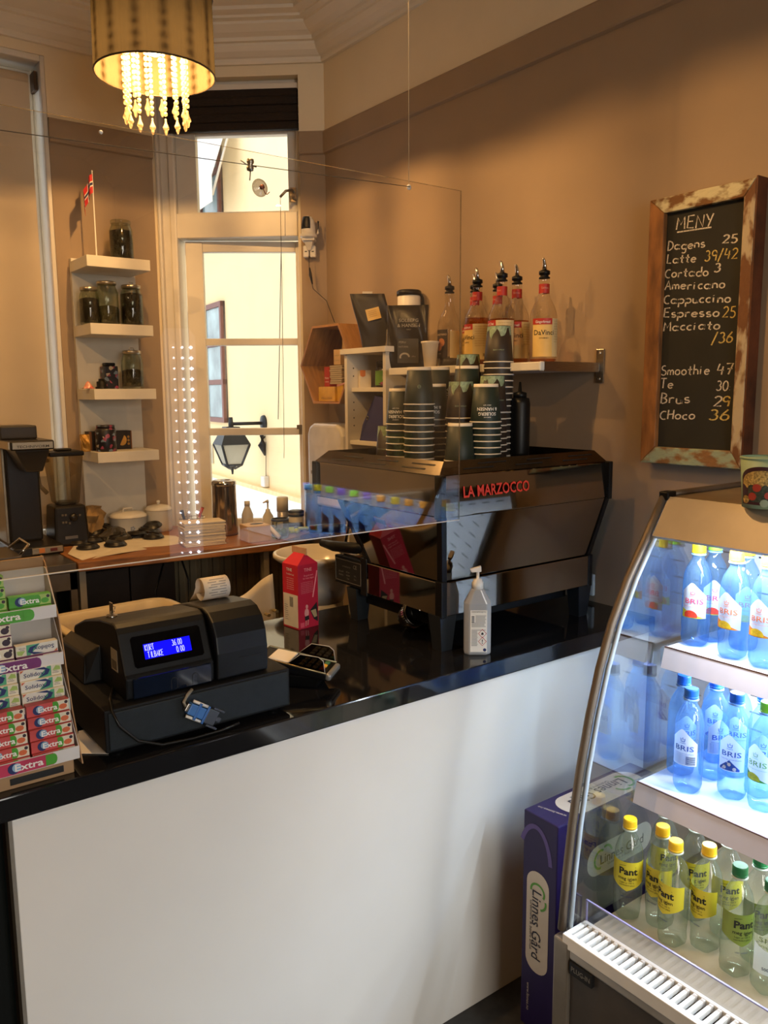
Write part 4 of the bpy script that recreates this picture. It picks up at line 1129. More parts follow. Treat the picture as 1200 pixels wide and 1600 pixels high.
for args in (('MENY', 1057, 359, 1113, 354, 19), ('Dagens', 1043, 391, 1101, 386, 14), ('25', 1129, 381, 1151, 379, 13), ('Latte', 1042, 412, 1087, 409, 14),
             ('Cortado', 1039, 434, 1106, 431, 14), ('3', 1116, 425, 1125, 424, 13), ('Americano', 1039, 453, 1132, 450, 14), ('Cappuccino', 1037, 475, 1141, 472, 14),
             ('Espresso', 1037, 496, 1123, 494, 14), ('Macciato', 1037, 517, 1124, 514, 14), ('Smoothie', 1033, 586, 1108, 585, 15), ('47', 1120, 585, 1144, 585, 17),
             ('Te', 1032, 607, 1051, 607, 15), ('30', 1119, 610, 1137, 610, 15), (':', 1140, 610, 1142, 610, 12), ('Brus', 1032, 630, 1077, 630, 16), ('2', 1115, 635, 1127, 635, 16), ('CHoco', 1031, 655, 1085, 655, 14)):
    chalk(*args)
for args in (('39/42', 1101, 408, 1152, 403, 16), ('25', 1129, 497, 1148, 496, 17), ('/36', 1112, 537, 1144, 534, 16), ('9', 1128, 635, 1139, 634, 16), ('36', 1108, 657, 1138, 656, 16)):
    chalk(*args, yellow=True)
a, c = onx(1058, 363, XS), onx(1112, 355, XS)
MB().ribbon([(-a.y, a.z), (-c.y, c.z)], .0035, 0, MBD).build('chalk_underline', chalk_w, mb_, M=WI)

# ------------------------------------------------------------------ white shelf with the syrup bottles
white_lam = mat('white_laminate', 'd8d2c6', .45, var=.02)
yE = 1.63
xs0, zs1, zs0 = 1.778, 1.682, 1.657
yS1 = onx(607, 575, xs0).y
ws = thing('wall_shelf', 'white wall shelf carrying the syrup bottles', 'shelf', (XW, 2.0, zs0))
WI = W(ws)
MB().box((xs0, yE + .003, zs0), (XW - .001, yS1, zs1)).build('board', white_lam, ws, M=WI, bevel=.003)
MB().box((xs0 + .02, yE - .001, zs0 - .002), (XW - .012, yE + .003, zs1 + .001)).build('end_bracket', brushed, ws, M=WI)
MB().box((xs0, yE - .002, zs0 - .001), (xs0 + .02, yE + .006, zs1 + .001)).build('end_cap', white_plastic, ws, M=WI, bevel=.004)
b = MB().box((XW - .006, yE - .014, 1.622), (XW - .001, yE + .016, 1.724))
wp = b.build('wall_plate', brushed, ws, M=WI, bevel=.002)
for zz in (1.634, 1.712): MB().lathe([(0, 0), (.005, 0), (.004, .003), (0, .003)], 12, T(XW - .006, yE + .001, zz) @ RY(-90)).build('screw', chrome, wp)

glass = clear('bottle_glass', 'fbf9f4', .07, edge=.5)
amber = clear('amber_syrup', 'e6b25c', .03, edge=.4)
dark_syrup = mat('dark_syrup', '1c120a', .15)
lab_y = mat('syrup_label_yellow', 'd8b56a', .55, var=.05)
lab_c = mat('syrup_label_cream', 'cdb98a', .55, var=.05)
lab_r = mat('syrup_label_red', 'a5281c', .5, var=.05)
lab_d = mat('dark_syrup_label', '2b211c', .55)
BRr, BH = .0405, .252
bprof = [(0, .004), (.036, 0), (BRr, .006), (BRr, .135), (.038, .152), (.030, .172), (.020, .190), (.0155, .205), (.014, .235), (.0155, .238), (.0155, .246), (.0145, BH)]
me_bot = MB().lathe(bprof, 28).data('glass_body', glass)
def liq(level):
    pr_ = [(0, .005)] + [(r - .002, z + .002) for r, z in bprof[1:] if z < level] 
    rl = next(bprof[i][0] + (bprof[i + 1][0] - bprof[i][0]) * (level - bprof[i][1]) / (bprof[i + 1][1] - bprof[i][1]) for i in range(1, len(bprof) - 1) if bprof[i][1] <= level <= bprof[i + 1][1])
    return pr_ + [(rl - .002, level), (0, level)]
me_pour = MB().lathe([(0, BH - .004), (.0165, BH - .004), (.0165, BH), (.012, BH + .002), (.012, BH + .006), (.0165, BH + .008), (.0165, BH + .018), (.010, BH + .021), (0, BH + .021)], 20).data('stopper', black_plastic)
me_spout = MB().tube([(0, 0, BH + .02), (0, 0, BH + .036), (-.003, 0, BH + .05), (-.007, 0, BH + .056)], [.007, .006, .0045, .003], 12).data('pour_spout', chrome)
def syrup(px, py, x, rot, kind, level, label, ll=.10):
    p = onx(px, py, x)
    o = thing('syrup_bottle', label, 'bottle', (p.x, p.y, zs1), face_cam(p, rot), 'syrup bottles on the wall shelf')
    place('glass_body', me_bot, o)
    MB().lathe(liq(level), 24).build('syrup', amber if kind != 'dark' else dark_syrup, o)
    st_ = place('stopper', me_pour, o); place('pour_spout', me_spout, st_)
    R_ = BRr + .0006
    l_ = MB()
    c0 = lambda v: (lambda x_: v)
    if kind == 'dark':
        patch(l_, (-.058, .004, c0(.03), c0(.125)), R_, 0, n=14); patch(l_, (.012, .05, c0(.03), c0(.12)), R_, 1, n=10)
        put_text(l_, 'SWEETBIRD', .0085, -.024, .108, 2, map_=around(R_ + .0004), bold=.01, width=.05)
        for cx_, cz_, rr in ((-.02, .082, .014), (-.03, .066, .012)):
            patch(l_, (cx_ - rr, cx_ + rr, lambda x_: cz_ - math.sqrt(max(0, rr * rr - (x_ - cx_) ** 2)), lambda x_: cz_ + math.sqrt(max(0, rr * rr - (x_ - cx_) ** 2))), R_, 3, .0005, 10)
        put_text(l_, 'caramel', .006, -.03, .045, 2, map_=around(R_ + .0004))
        l_.build('label', [lab_d, lab_c, mat('label_tan', 'b49a7c', .6), mat('label_orange', 'a5653a', .6)], o)
    else:
        patch(l_, (-.062, .062, c0(.018), c0(ll + .03)), R_, 0, n=26)
        patch(l_, (-.062, .0, c0(ll + .012), c0(ll + .03)), R_, 1, .0005, n=14)
        patch(l_, (.0, .062, c0(.018), c0(ll + .03)), R_, 4, .0003, n=14)
        put_text(l_, kind, .011, -.03, ll + .0195, 3, map_=around(R_ + .0008), bold=.005, width=.045)
        put_text(l_, 'DaVinci', .021, -.026, ll - .012, 2, map_=around(R_ + .0008), width=.062, bold=.004)
        put_text(l_, 'GOURMET', .006, -.026, ll - .028, 2, map_=around(R_ + .0008))
        for i in range(9): put_text(l_, 'syrup flavour water sugar', .0042, .03, ll + .022 - i * .0075, 5, map_=around(R_ + .0008), width=.046)
        put_text(l_, 'IIIIIII', .014, .042, .032, 2, map_=around(R_ + .0008), width=.014)
        l_.build('label', [lab_y, lab_r, ink_black, ink_white, lab_c, mat('label_ochre', '9a7a44', .6, var=0)], o)
        n_ = MB(); patch(n_, (-.045, .045, c0(.205), c0(.232)), .0160, 0, n=20)
        put_text(n_, 'DaVinci', .009, -.008, .22, 1, map_=around(.0166), width=.022)
        n_.build('neck_label', [lab_r, mat('neck_print', 'd8a08c', .6)], o)
    return o
syrup(702, 568, 1.90, -14, 'dark', .035, 'leftmost syrup bottle with a dark label, nearly empty')
syrup(741, 566, 1.955, -30, 'Vanilla', .14, 'amber syrup bottle at the back, half hidden behind the second bottle')
syrup(745, 566, 1.865, -20, 'Hazelnut', .15, 'amber syrup bottle second from left with a yellow label')
syrup(776, 564, 1.995, -26, 'Classic', .14, 'amber syrup bottle at the back behind the Spiced Chai bottle')
syrup(783, 565, 1.832, -25, 'Spiced Chai', .135, 'amber syrup bottle right behind the tallest cup stack')
syrup(806, 564, 1.918, 22, 'Caramel', .135, 'amber syrup bottle second from the right on the shelf')
syrup(848, 562, 1.895, 38, 'Gingerbread', .012, 'rightmost syrup bottle, nearly empty, near the shelf bracket')

fc = onx(672, 570, 1.83)
fm = thing('foam_cup', 'white foam cup standing on the shelf before the coffee bag', 'cup', (1.83, fc.y, zs1))
MB().lathe([(0, .001), (.020, 0), (.0285, .078), (.030, .079), (.030, .085), (.0285, .086), (.026, .082), (.019, .004), (0, .004)], 28).build('cup_body', mat('white_foam', 'd8cdb9', .8), fm)
MB().lathe([(.0285, .079), (.0312, .080), (.0312, .086), (.0285, .0865)], 28).build('rim', MATS['white_foam'], fm)

def bag_mesh(w, h, d, lean=0.0, fold=.012, seed=1, wob=.004):
    rnd = random.Random(seed); ph = [rnd.uniform(0, 6) for _ in range(6)]
    def fn(u, v):
        a = 2 * math.pi * u; ca, sa = math.cos(a), math.sin(a)
        e = .45
        prof_ = (1 - v) ** .55 if v < .98 else 0.02
        dd = d / 2 * max(.03, min(1, .55 + .9 * v) * prof_ ** .8 if v > .0 else .5)
        ww = w / 2 * (1 - .05 * v + .03 * math.sin(6 * v + ph[0]))
        x_ = ww * math.copysign(abs(ca) ** e, ca); y_ = dd * math.copysign(abs(sa) ** .8, sa)
        wv = wob * math.sin(9 * v + 5 * ca + ph[1]) * math.sin(3 * a + ph[2]) * min(1, 4 * v)
        return (x_ + lean * v * h, y_ + wv, v * h)
    b_ = MB().grid(fn, 48, 22, wrap=True)
    return b_

foil = mat('black_foil_bag', '211d18', .38, var=.2, scale=8, bump=.25, bscale=14)
def panel_on(o, name, w, h, zc, yoff, mats, draw, tilt=0.0, xoff=0.0):
    m_ = MB().box((-w / 2, 0, -h / 2), (w / 2, .0008, h / 2), 0)
    F = T(0, -.0004, 0) @ FACE
    for mb0, mi in draw: m_.add(mb0.v, mb0.f, mi, False, F)
    return m_.build(name, mats, o, M=T(xoff, yoff, zc) @ RX(tilt))
p2 = onx(637, 570, 1.88)
cb = thing('coffee_bag', 'crumpled black coffee bag with printed label on the bottle shelf', 'coffee bag', (1.88, p2.y, zs1), face_cam(p2, -4))
bag_mesh(.155, .225, .075, seed=4, wob=.007).build('bag_body', foil, cb)
t0 = MB(); put_text(t0, 'SOLBERG', .017, 0, .006, bold=.01); put_text(t0, '& HANSEN', .017, 0, -.012, bold=.01); put_text(t0, 'OSLO', .006, 0, -.026)
t0.build('lettering', mat('bag_print', '8a8478', .6), cb, M=T(.006, -.027, .163) @ RX(-8) @ FACE)
panel_on(cb, 'bag_label', .075, .085, .062, -.0405, [mat('bag_label_dark', '2e2c27', .4), MATS['bag_print']],
         [(put_text(MB(), 'PERU', .011, -.02, .03), 1), (put_text(MB(), 'NATURAL', .008, -.016, .014), 1), (put_text(MB(), '250 g', .006, .02, -.02), 1), (MB().ribbon(arc(-.012, -.022, .016, .013, 0, 200, 8), .006), 1)], tilt=-3, xoff=.004)

# ------------------------------------------------------------------ small white shelf unit
xc = 1.80; yc1, yc0, zc1 = 2.655, 2.39, 1.762
cu = thing('shelf_unit', 'small white open shelf unit on the wall left of the syrup shelf', 'shelf unit', (XW, (yc0 + yc1) / 2, 1.0))
WI = W(cu)
for nm, a_, b_ in (('side_panel', (xc, yc1 - .018, 1.0), (XW - .002, yc1, 1.742)), ('side_panel', (xc, yc0, 1.0), (XW - .002, yc0 + .018, 1.742)), ('top_board', (xc - .012, yc0 - .012, 1.742), (XW - .002, yc1 + .012, zc1)),
                   ('shelf_board', (xc + .02, yc0 + .018, 1.600), (XW - .008, yc1 - .018, 1.616)), ('shelf_board', (xc + .01, yc0 + .018, 1.398), (XW - .008, yc1 - .018, 1.414)), ('back_panel', (XW - .008, yc0 + .018, 1.0), (XW - .002, yc1 - .018, 1.742))):
    MB().box(a_, b_).build(nm, white_lam, cu, M=WI, bevel=.001)
for i, zz in enumerate((1.69, 1.66, 1.56, 1.53, 1.50, 1.47)):
    MB().lathe([(0, 0), (.003, 0), (0, .0004)], 8, T(xc + .03, yc1 - .0183, zz) @ RX(90)).build('peg_hole', ink_black, cu, M=WI)
# on its top
p1 = Vector((1.90, 2.555, zc1))
cb2 = thing('coffee_bag', 'tall black coffee bag with a cream sticker leaning on the shelf unit', 'coffee bag', p1, face_cam(p1, 0))
bag_mesh(.135, .205, .06, lean=-.24, seed=9, wob=.003).build('bag_body', mat('matt_black_bag', '1d1915', .5, var=.15, bump=.1, bscale=12), cb2)
m_ = panel_on(cb2, 'sticker', .052, .044, .128, -.0265, [mat('cream_sticker', 'c9a765', .6), MATS['label_ochre']], [(MB().box((-.018, .012 - i * .007, 0), (.014, .0135 - i * .007, .0002)), 1) for i in range(4)], tilt=-10, xoff=-.026)
m_.matrix_basis = m_.matrix_basis @ RY(-14)
p1 = Vector((1.885, 2.435, zc1))
pb = thing('plastic_bag', 'clear crinkled plastic bag slumped on the shelf unit', 'plastic bag', p1, face_cam(p1))
rnd = random.Random(5)
b = MB().lathe([(.04, 0), (.041, .02), (.034, .06), (.022, .09), (.006, .112), (0, .116)], 18, None, 0, False, lambda a_, z_: .16 * math.sin(3 * a_ + z_ * 60) + .1 * math.sin(7 * a_ - z_ * 90))
b.build('bag_film', clear('crinkled_film', 'e8e2d8', .12, rough=.12, haze=.3, hazecol='cfc6b8'), pb)
p1 = Vector((2.0, 2.505, zc1))
cn = thing('filter_canister', 'white canister with a dark strap behind the coffee bag', 'canister', p1, face_cam(p1))
MB().lathe([(0, 0), (.042, 0), (.044, .004), (.044, .195), (.04, .2), (0, .2)], 28).build('canister_body', white_plastic, cn)
MB().lathe([(0, .198), (.047, .198), (.047, .214), (.04, .219), (0, .219)], 28).build('lid', black_plastic, cn)
MB().tube([(.046, -.006, .20), (.052, -.006, .19), (.054, -.004, .10), (.047, 0, .03)], .005, 8).build('strap', black_plastic, cn)
p1 = onx(515, 535, 1.96)
wc = tag(MB().box((-.02, -.003, 0), (.02, .003, .105)).build('card_box', mat('white_box_card', 'd8cdb8', .6), None, (1.96, 2.72, 1.89), .002, face_cam((1.96, 2.72), 8)), 'thin white carton standing on the hexagonal shelf', 'box')
# inside the unit
zi = 1.616
p1 = Vector((1.86, 2.598, zi))
o = thing('tea_box', 'white carton with an orange corner in the shelf unit', 'box', p1, face_cam(p1, 14))
MB().box((-.022, 0, 0), (.022, .04, .066)).build('carton', white_card, o, bevel=.001)
MB().prism([(-.022, .066), (-.001, .066), (-.001, .045), (-.012, .040), (-.022, .046)], 0, .0006, 0, T(0, -.0003, 0) @ FACE).build('orange_print', mat('orange_print', 'd07a38', .6), o)
p1 = Vector((1.87, 2.50, zi))
o = thing('supplement_jar', 'green-labelled jar with a black lid in the shelf unit', 'jar', p1, face_cam(p1))
MB().lathe([(0, 0), (.028, 0), (.029, .004), (.029, .066), (.024, .074), (.022, .078), (0, .078)], 24).build('jar_body', mat('dark_jar', '16130f', .25), o)
MB().lathe([(0, .077), (.0245, .077), (.0245, .096), (.02, .098), (0, .098)], 24).build('lid', black_plastic, o)
l_ = MB(); patch(l_, (-.045, .045, lambda x_: .008, lambda x_: .062), .0294, 0, n=20)
for rr, mi in ((.014, 1),): patch(l_, (-.004, .024, lambda x_: .036 - math.sqrt(max(0, rr * rr - (x_ - .01) ** 2)), lambda x_: .036 + math.sqrt(max(0, rr * rr - (x_ - .01) ** 2))), .0297, 1, n=8)
l_.build('label', [mat('leaf_green_label', '5c8a34', .5), mat('pale_green_label', '9aa878', .5)], o)
p1 = Vector((1.845, 2.445, zi))
o = thing('snack_bag', 'small pink foil bag lying in the shelf unit', 'bag', p1, face_cam(p1))
MB().grid(lambda u, v: ((u - .5) * .06, (v - .5) * .04, .012 + .012 * math.sin(math.pi * u) * math.sin(math.pi * v) + .002 * math.sin(20 * u + 9 * v)), 14, 10).grid(lambda u, v: ((u - .5) * .06, (.5 - v) * .04, .012 - .012 * math.sin(math.pi * u) * math.sin(math.pi * v)), 14, 10).build('foil', mat('pink_foil', 'a8607e', .25, .3, var=.2, bump=.2), o)
p1 = Vector((1.87, 2.50, 1.414))
mf = thing('magazine_file', 'blue magazine file leaning in the lower part of the shelf unit', 'file box', M=T(1.83, 2.60, 1.414) @ RZ(0) @ RX(0))
blue_c = mat('blue_card', '2c2e66', .55, var=.05)
b = MB().prism([(0, 0), (-.16, 0), (-.185, .16), (-.10, .17), (-.02, .06)], 0, .003, 0, PYZ)
b.prism([(0, 0), (-.16, 0), (-.185, .16), (-.10, .17), (-.02, .06)], .085, .088, 0, PYZ)
b.hexa([(0, -.003, 0), (.088, -.003, 0), (.088, 0, 0), (0, 0, 0)], [(0, -.105, .172), (.088, -.105, .172), (.088, -.100, .172), (0, -.100, .172)])
b.build('file_body', blue_c, mf)
MB().lathe([(.005, 0), (.008, 0), (.008, .002), (.005, .002)], 14, T(-.001, -.055, .088) @ RY(-90)).build('finger_ring', chrome, mf)
for i in range(4):
    o = MB().box((0, 0, 0), (.012, .006, .10 - i * .008)).build('wooden_stirrer', mat('birch_wood', 'c9a774', .6, var=.1), None, (1.86 + .006 * i, 2.455 - i * .009, 1.414))
    tag(o, ['leftmost', 'second', 'third', 'rightmost'][i] + ' wooden stirrer bundle end in the lower shelf compartment', 'stirrer', 'stirrers in the shelf unit')
pcup = thing('paper_cup', 'brown-black patterned paper cup alone at the left, before the shelf unit', 'paper cup', (0, 0, 1.405))
q = dep(580, 690, 2.62); pcup.location = (q.x, min(q.y, 2.03), hgt(665, (q.x, min(q.y, 2.03))) - CH); pcup.rotation_euler = (0, 0, face_cam(q, -40))
place('cup_body', me_b, pcup); place('rim', me_rim, pcup); place('mint_pattern', me_mint, pcup)

# ------------------------------------------------------------------ hexagonal wooden shelf with its packets
oak = mat('oak_ply', 'a9783f', .55, var=.15, scale=10, stretch=(6, 1, 1), bump=.05)
hx = thing('hexagon_shelf', 'hexagonal wooden wall shelf near the corner', 'shelf', (XW, 2.905, 1.713))
WI = W(hx)
RH = .2
hexp = [(2.905 + RH * math.cos(math.radians(60 * k)), 1.713 + RH * .93 * math.sin(math.radians(60 * k))) for k in range(6)]
hexi = [(2.905 + (y_ - 2.905) * .945, 1.713 + (z_ - 1.713) * .945) for y_, z_ in hexp]
for k in range(6):
    k2 = (k + 1) % 6
    MB().prism([hexp[k], hexp[k2], hexi[k2], hexi[k]], 1.875, XW - .001, 0, PYZ).build('side_board', oak, hx, M=WI)
zf = hexi[4][1]
def pack(name, label, cat, y0, y1, x, z, h, m_, dpt=.04, txt=None, tm=None, rot=0):
    o = thing(name, label, cat, (x, (y0 + y1) / 2, z), -math.pi / 2 + math.radians(rot))
    w_ = abs(y1 - y0)
    MB().box((-w_ / 2, 0, 0), (w_ / 2, dpt, h)).build('carton', m_, o, bevel=.001)
    if txt:
        t0 = MB()
        for s_, sz_, yy in txt: put_text(t0, s_, sz_, 0, yy, width=w_ * .7)
        t0.build('lettering', tm, o, M=T(0, -.0005, 0) @ FACE)
    return o
yel = mat('yellow_packet', 'd0a22c', .5, var=.12); redp = mat('red_packet', 'a8302a', .5, var=.1); beige = mat('beige_packet', 'c2a070', .6, var=.1)
zf += .001
pack('sweetener_box', 'red upright carton at the left in the hexagonal shelf', 'box', 2.985, 2.945, 1.92, zf + .062, .082, redp, .04, [('Nes', .012, .035), ('oats', .008, .02)], ink_white)
pack('tea_packet', 'yellow packet lying lowest in the hexagonal shelf', 'box', 2.985, 2.86, 1.89, zf, .06, yel, .06, [('YELLOW', .012, .012)], mat('brown_print', '5b3a12', .6))
o = pack('tea_packet', 'yellow packet with a pink flap at the right in the hexagonal shelf', 'box', 2.858, 2.815, 1.90, zf, .07, yel, .05)
MB().prism([(-.05, .0), (.05, .018), (.05, .022), (-.05, .008)], 0, .001, 0, T(.03, -.001, .06) @ FACE).build('open_flap', mat('pink_flap', 'c98f86', .6), o)
for i in range(9):
    o = MB().box((-.045, 0, 0), (.045, .07, .0082)).build('napkin', mat('grey_napkin', 'a89a84', .85, var=.08), None, (1.905, 2.875 + random.uniform(-.003, .003), zf + .0705 + i * .0086), .002, -math.pi / 2 + random.uniform(-.04, .04))
    tag(o, ['lowest', 'second lowest', 'third lowest', 'fourth lowest', 'middle', 'fourth highest', 'third highest', 'second highest', 'uppermost'][i] + ' folded napkin of the pile in the hexagonal shelf', 'napkin', 'napkins in the hexagonal shelf')
pack('spice_box', 'cream patterned box on the napkins in the hexagonal shelf', 'box', 2.895, 2.845, 1.91, zf + .150, .062, beige, .05, [('****', .012, .035), ('***', .012, .015)], mat('olive_print', '7a7a44', .6))
pack('spice_box', 'narrow tan box uppermost in the hexagonal shelf', 'box', 2.86, 2.825, 1.93, zf + .213, .05, mat('tan_packet', 'b08f62', .6), .04)

# ------------------------------------------------------------------ paper towel dispenser, security camera, thermostat
a = onx(481, 668, 1.93); c = onx(537, 760, 1.93)
pt = thing('towel_dispenser', 'white rounded paper towel dispenser on the wall under the hexagonal shelf', 'dispenser', (XW, (a.y + c.y) / 2, 1.1))
zt_ = hgt(662, (1.93, (a.y + c.y) / 2))
b = MB().prism([(c.y + .02, 1.1), (a.y - .02, 1.1), (a.y, 1.12), (a.y, zt_ - .05), (a.y - .015, zt_ - .015), (a.y - .05, zt_), (c.y + .05, zt_), (c.y + .015, zt_ - .015), (c.y, zt_ - .05), (c.y, 1.12)][::-1], 1.925, XW - .001, 0, PYZ)
b.build('cover', mat('dispenser_plastic', 'd2ccc0', .35), pt, M=W(pt), bevel=.018, seg=3)
MB().box((1.923, a.y - .045, 1.24), (1.926, a.y - .03, 1.255)).build('lock_plate', mat('dispenser_lock', '8a7a64', .5), pt, M=W(pt))
kp = onpl(482, 365, A_W - N_W * .05, N_W)
kz = hgt(372, kp)
sc2 = thing('security_camera', 'white dome security camera with a black lens by the window', 'camera', (kp.x, kp.y, kz), face_cam(kp, -8))
MB().lathe([(0, 0), (.034, 0), (.037, .004), (.037, .012), (.034, .016), (.031, .018), (.031, .03), (.030, .05), (.026, .072), (.016, .088), (0, .094)], 28).build('camera_body', white_plastic, sc2)
MB().grid(lambda u, v: ((.0315) * math.sin((u - .5) * 1.5 - .35) * math.cos(v * .75), -(.0315) * math.cos((u - .5) * 1.5 - .35) * math.cos(v * .6), .036 + .05 * v), 12, 8).build('lens_cover', black_plastic, sc2, solid=.002)
MB().tube([(.036, .0, .016), (.042, 0, .02), (.044, .0, .07)], [.004, .005, .004], 10).build('antenna', white_plastic, sc2)
MB().box((-.028, -.02, -.012), (.028, .045, 0)).hexa([(-.008, .01, -.05), (.008, .01, -.05), (.008, .04, -.05), (-.008, .04, -.05)], [(-.02, -.01, -.012), (.02, -.01, -.012), (.02, .045, -.012), (-.02, .045, -.012)]).build('bracket', white_plastic, sc2, bevel=.002)
pgs = thing('socket_adapter', 'white double plug adapter under the security camera', 'adapter', M=T(kp.x, kp.y, kz) @ RZ(math.degrees(face_cam(kp, -8))))
for s in (-1, 1):
    pq = MB().box((s * .015 - .0125, .015, -.078), (s * .015 + .0125, .045, -.028)).build('plug', white_plastic, pgs, bevel=.004)
    MB().box((s * .015 - .005, .0135, -.056), (s * .015 + .005, .0152, -.052)).build('plug_slot', ink_black, pq)
q0 = Vector((kp.x, kp.y, kz - .075))
q1 = Vector((2.02, 3.05, 1.90))
tag(MB().tube([q0, q0 + Vector((.0, .0, -.06)), q0 + Vector((.012, -.01, -.14)), q0.lerp(q1, .6) + Vector((.01, 0, -.02)), q1], [.0016, .0016, .0016, .0016, .0016], 6).tube([q0 + Vector((.002, -.002, -.05)), q0 + Vector((.004, -.003, -.08)), q0 + Vector((.010, -.008, -.12))], [.002, .007, .003], 8).build('camera_cord', mat('black_cord', '221c16', .6)), 'thin black cord hanging from the plugs under the security camera', 'cord')

# ================================================================== LEFT WALL: SHELF TOWER
sw_ = thing('shelf_tower', 'narrow white shelf tower with four thick shelves beside the window', 'shelf', (1.22, YL, .99))
WI = W(sw_)
tower_m = mat('white_foil_board', 'd6cfc0', .45, var=.02)
MB().box((1.083, 3.632, 1.0), (1.357, YL - .001, 2.165)).build('back_board', tower_m, sw_, M=WI, bevel=.002)
SHZ = [2.148, 1.882, 1.619, 1.36]
for z_ in SHZ:
    MB().box((1.076, 3.40, z_ - .044), (1.337, 3.632, z_)).build('shelf_board', tower_m, sw_, M=WI, bevel=.002)
jar_glass = clear('jar_glass', 'eef0e8', .06, edge=.6)
beans = mat('dark_coffee_beans', '1f130b', .5, var=.5, scale=160, bump=.6, bscale=170)
herb = mat('green_tea_leaves', '4a4630', .8, var=.4, scale=150, bump=.5, bscale=150)
tin = mat('tin_lid', 'b8b0a0', .3, .9, var=.06)
def jar(px, ptop, sh, r, fill, content, label, y=3.50, lidm=None, knob=False):
    z = SHZ[sh]; p = ony(px, 500, y); h_ = hgt(ptop, p) - z
    o = thing('glass_jar', label, 'jar', (p.x, y, z))
    b_ = h_ * .80
    MB().lathe([(0, .003), (r * .92, 0), (r, .008), (r, b_ - .01), (r * .82, b_ + .012), (r * .78, h_ - .012), (r * .75, h_ - .012), (r * .79, b_ + .01), (r * .96, b_ - .012), (r * .96, .01), (0, .008)], 28).build('jar_glass', jar_glass, o)
    f = fill * b_
    MB().lathe([(0, .009), (r * .95, .010), (r * .95, f), (r * .5, f + .006), (0, f + .004)], 24).build('contents', content, o)
    MB().lathe([(0, h_ - .013), (r * .86, h_ - .014), (r * .86, h_ - .002), (r * .8, h_), (0, h_)], 28).build('lid', lidm or tin, o)
    if knob: MB().tube([(-.012, 0, h_), (-.008, 0, h_ + .012), (.008, 0, h_ + .012), (.012, 0, h_)], .0018, 6).build('lid_ring', tin, o)
    return o
jar(196, 345, 0, .048, .92, beans, 'dark-filled glass jar on the highest shelf of the white tower', lidm=jar_glass)
jar(141, 449, 1, .040, .85, beans, 'short jar at the left of the second tower shelf')
jar(169, 440, 1, .046, .52, herb, 'tall half-full jar of green leaves on the second tower shelf')
jar(207, 446, 1, .047, .97, beans, 'jar full of dark tea at the right of the second tower shelf', knob=True)
jar(203, 548, 2, .046, .60, beans, 'jar with a ring lid on the third tower shelf', knob=True)
floral = mat('floral_tin', '18161d', .4, var=.0, scale=60)
nt = floral.node_tree; vo = nt.nodes.new('ShaderNodeTexVoronoi'); vo.inputs['Scale'].default_value = 75
cr_ = nt.nodes.new('ShaderNodeValToRGB'); cr_.color_ramp.interpolation = 'CONSTANT'
for pos, c_ in ((0.0, '18161d'), (.55, '8a3a50'), (.66, '18161d'), (.74, '6a7a8a'), (.82, '15141a'), (.9, 'b0a08c')):
    e = cr_.color_ramp.elements.new(pos); e.color = lin(c_)
nt.links.new(vo.outputs['Color'], cr_.inputs[0]); nt.links.new(cr_.outputs[0], nt.nodes['Principled BSDF'].inputs['Base Color'])
tco = nt.nodes.new('ShaderNodeTexCoord'); nt.links.new(tco.outputs['Object'], vo.inputs['Vector'])
p = ony(179, 600, 3.53)
o = thing('tea_tin', 'slim dark floral tea tin behind the ring-lid jar on the third tower shelf', 'tin', (p.x - .004, 3.58, SHZ[2]))
MB().box((-.03, -.03, 0), (.03, .03, .098)).build('tin_body', floral, o, bevel=.004)
MB().box((-.022, -.022, .098), (.022, .022, .112)).build('tin_lid', black_plastic, o, bevel=.004)
p = ony(159, 604, 3.46)
o = thing('cup_lid', 'small stack of black lids on the third tower shelf', 'lid', (p.x, 3.46, SHZ[2]))
MB().lathe([(0, 0), (.027, 0), (.027, .008), (.021, .010), (.021, .030), (.013, .032), (.012, .042), (0, .042)], 10).build('lid_body', black_plastic, o)
p = ony(138, 604, 3.47)
o = thing('sweet_bag', 'tiny red and clear sweet bag on the third tower shelf', 'bag', (p.x, 3.47, SHZ[2]))
MB().grid(lambda u, v: ((u - .5) * .045, (v - .5) * .03, .002 + .022 * math.sin(math.pi * u) * math.sin(math.pi * v) * (1 + .4 * math.sin(9 * u + 7 * v))), 12, 8).build('wrapper', mat('red_cellophane', 'b0443a', .25, var=.4, scale=60, col2='d8a890'), o, solid=.001)
p = ony(166, 704, 3.46)
o = thing('tea_tin', 'round dark floral tea tin on the lowest tower shelf', 'tin', (p.x, 3.455, SHZ[3]))
MB().lathe([(0, 0), (.040, 0), (.042, .003), (.042, .088), (.038, .096), (.034, .098), (0, .098)], 28).build('tin_body', floral, o)
MB().lathe([(0, .097), (.037, .097), (.037, .108), (.034, .110), (0, .110)], 28).build('tin_lid', floral, o)
p = ony(172, 704, 3.57)
o = thing('tea_box', 'black and orange tea box lying behind the round floral tin', 'box', (p.x, 3.57, SHZ[3]))
MB().box((-.095, -.03, 0), (.088, .03, .080)).build('carton', mat('black_tea_carton', '231a10', .5, var=.1), o, bevel=.001)
d = MB(); d.prism(arc(.045, .04, .02, .024, -120, 60, 8), 0, .0004, 0)
for yy in (.02, .035, .05): d.prism(arc(.073, yy + .003, .0055, .0055, 0, 360, 8)[:-1], 0, .0004, 1)
put_text(d, 'TEEKANNE', .012, -.066, .04, 1, rot=math.pi / 2, z=.0005)
d.box((-.095, .0, 0), (-.085, .08, .0003), 2).box((.083, 0, 0), (.088, .08, .0003), 2)
d.build('print', [mat('lemon_print', 'c9933c', .6), mat('gold_print', 'a0742c', .6), mat('amber_print', '7a4a1c', .6)], o, M=T(0, -.0305, 0) @ FACE)
p = ony(131, 700, 3.52)
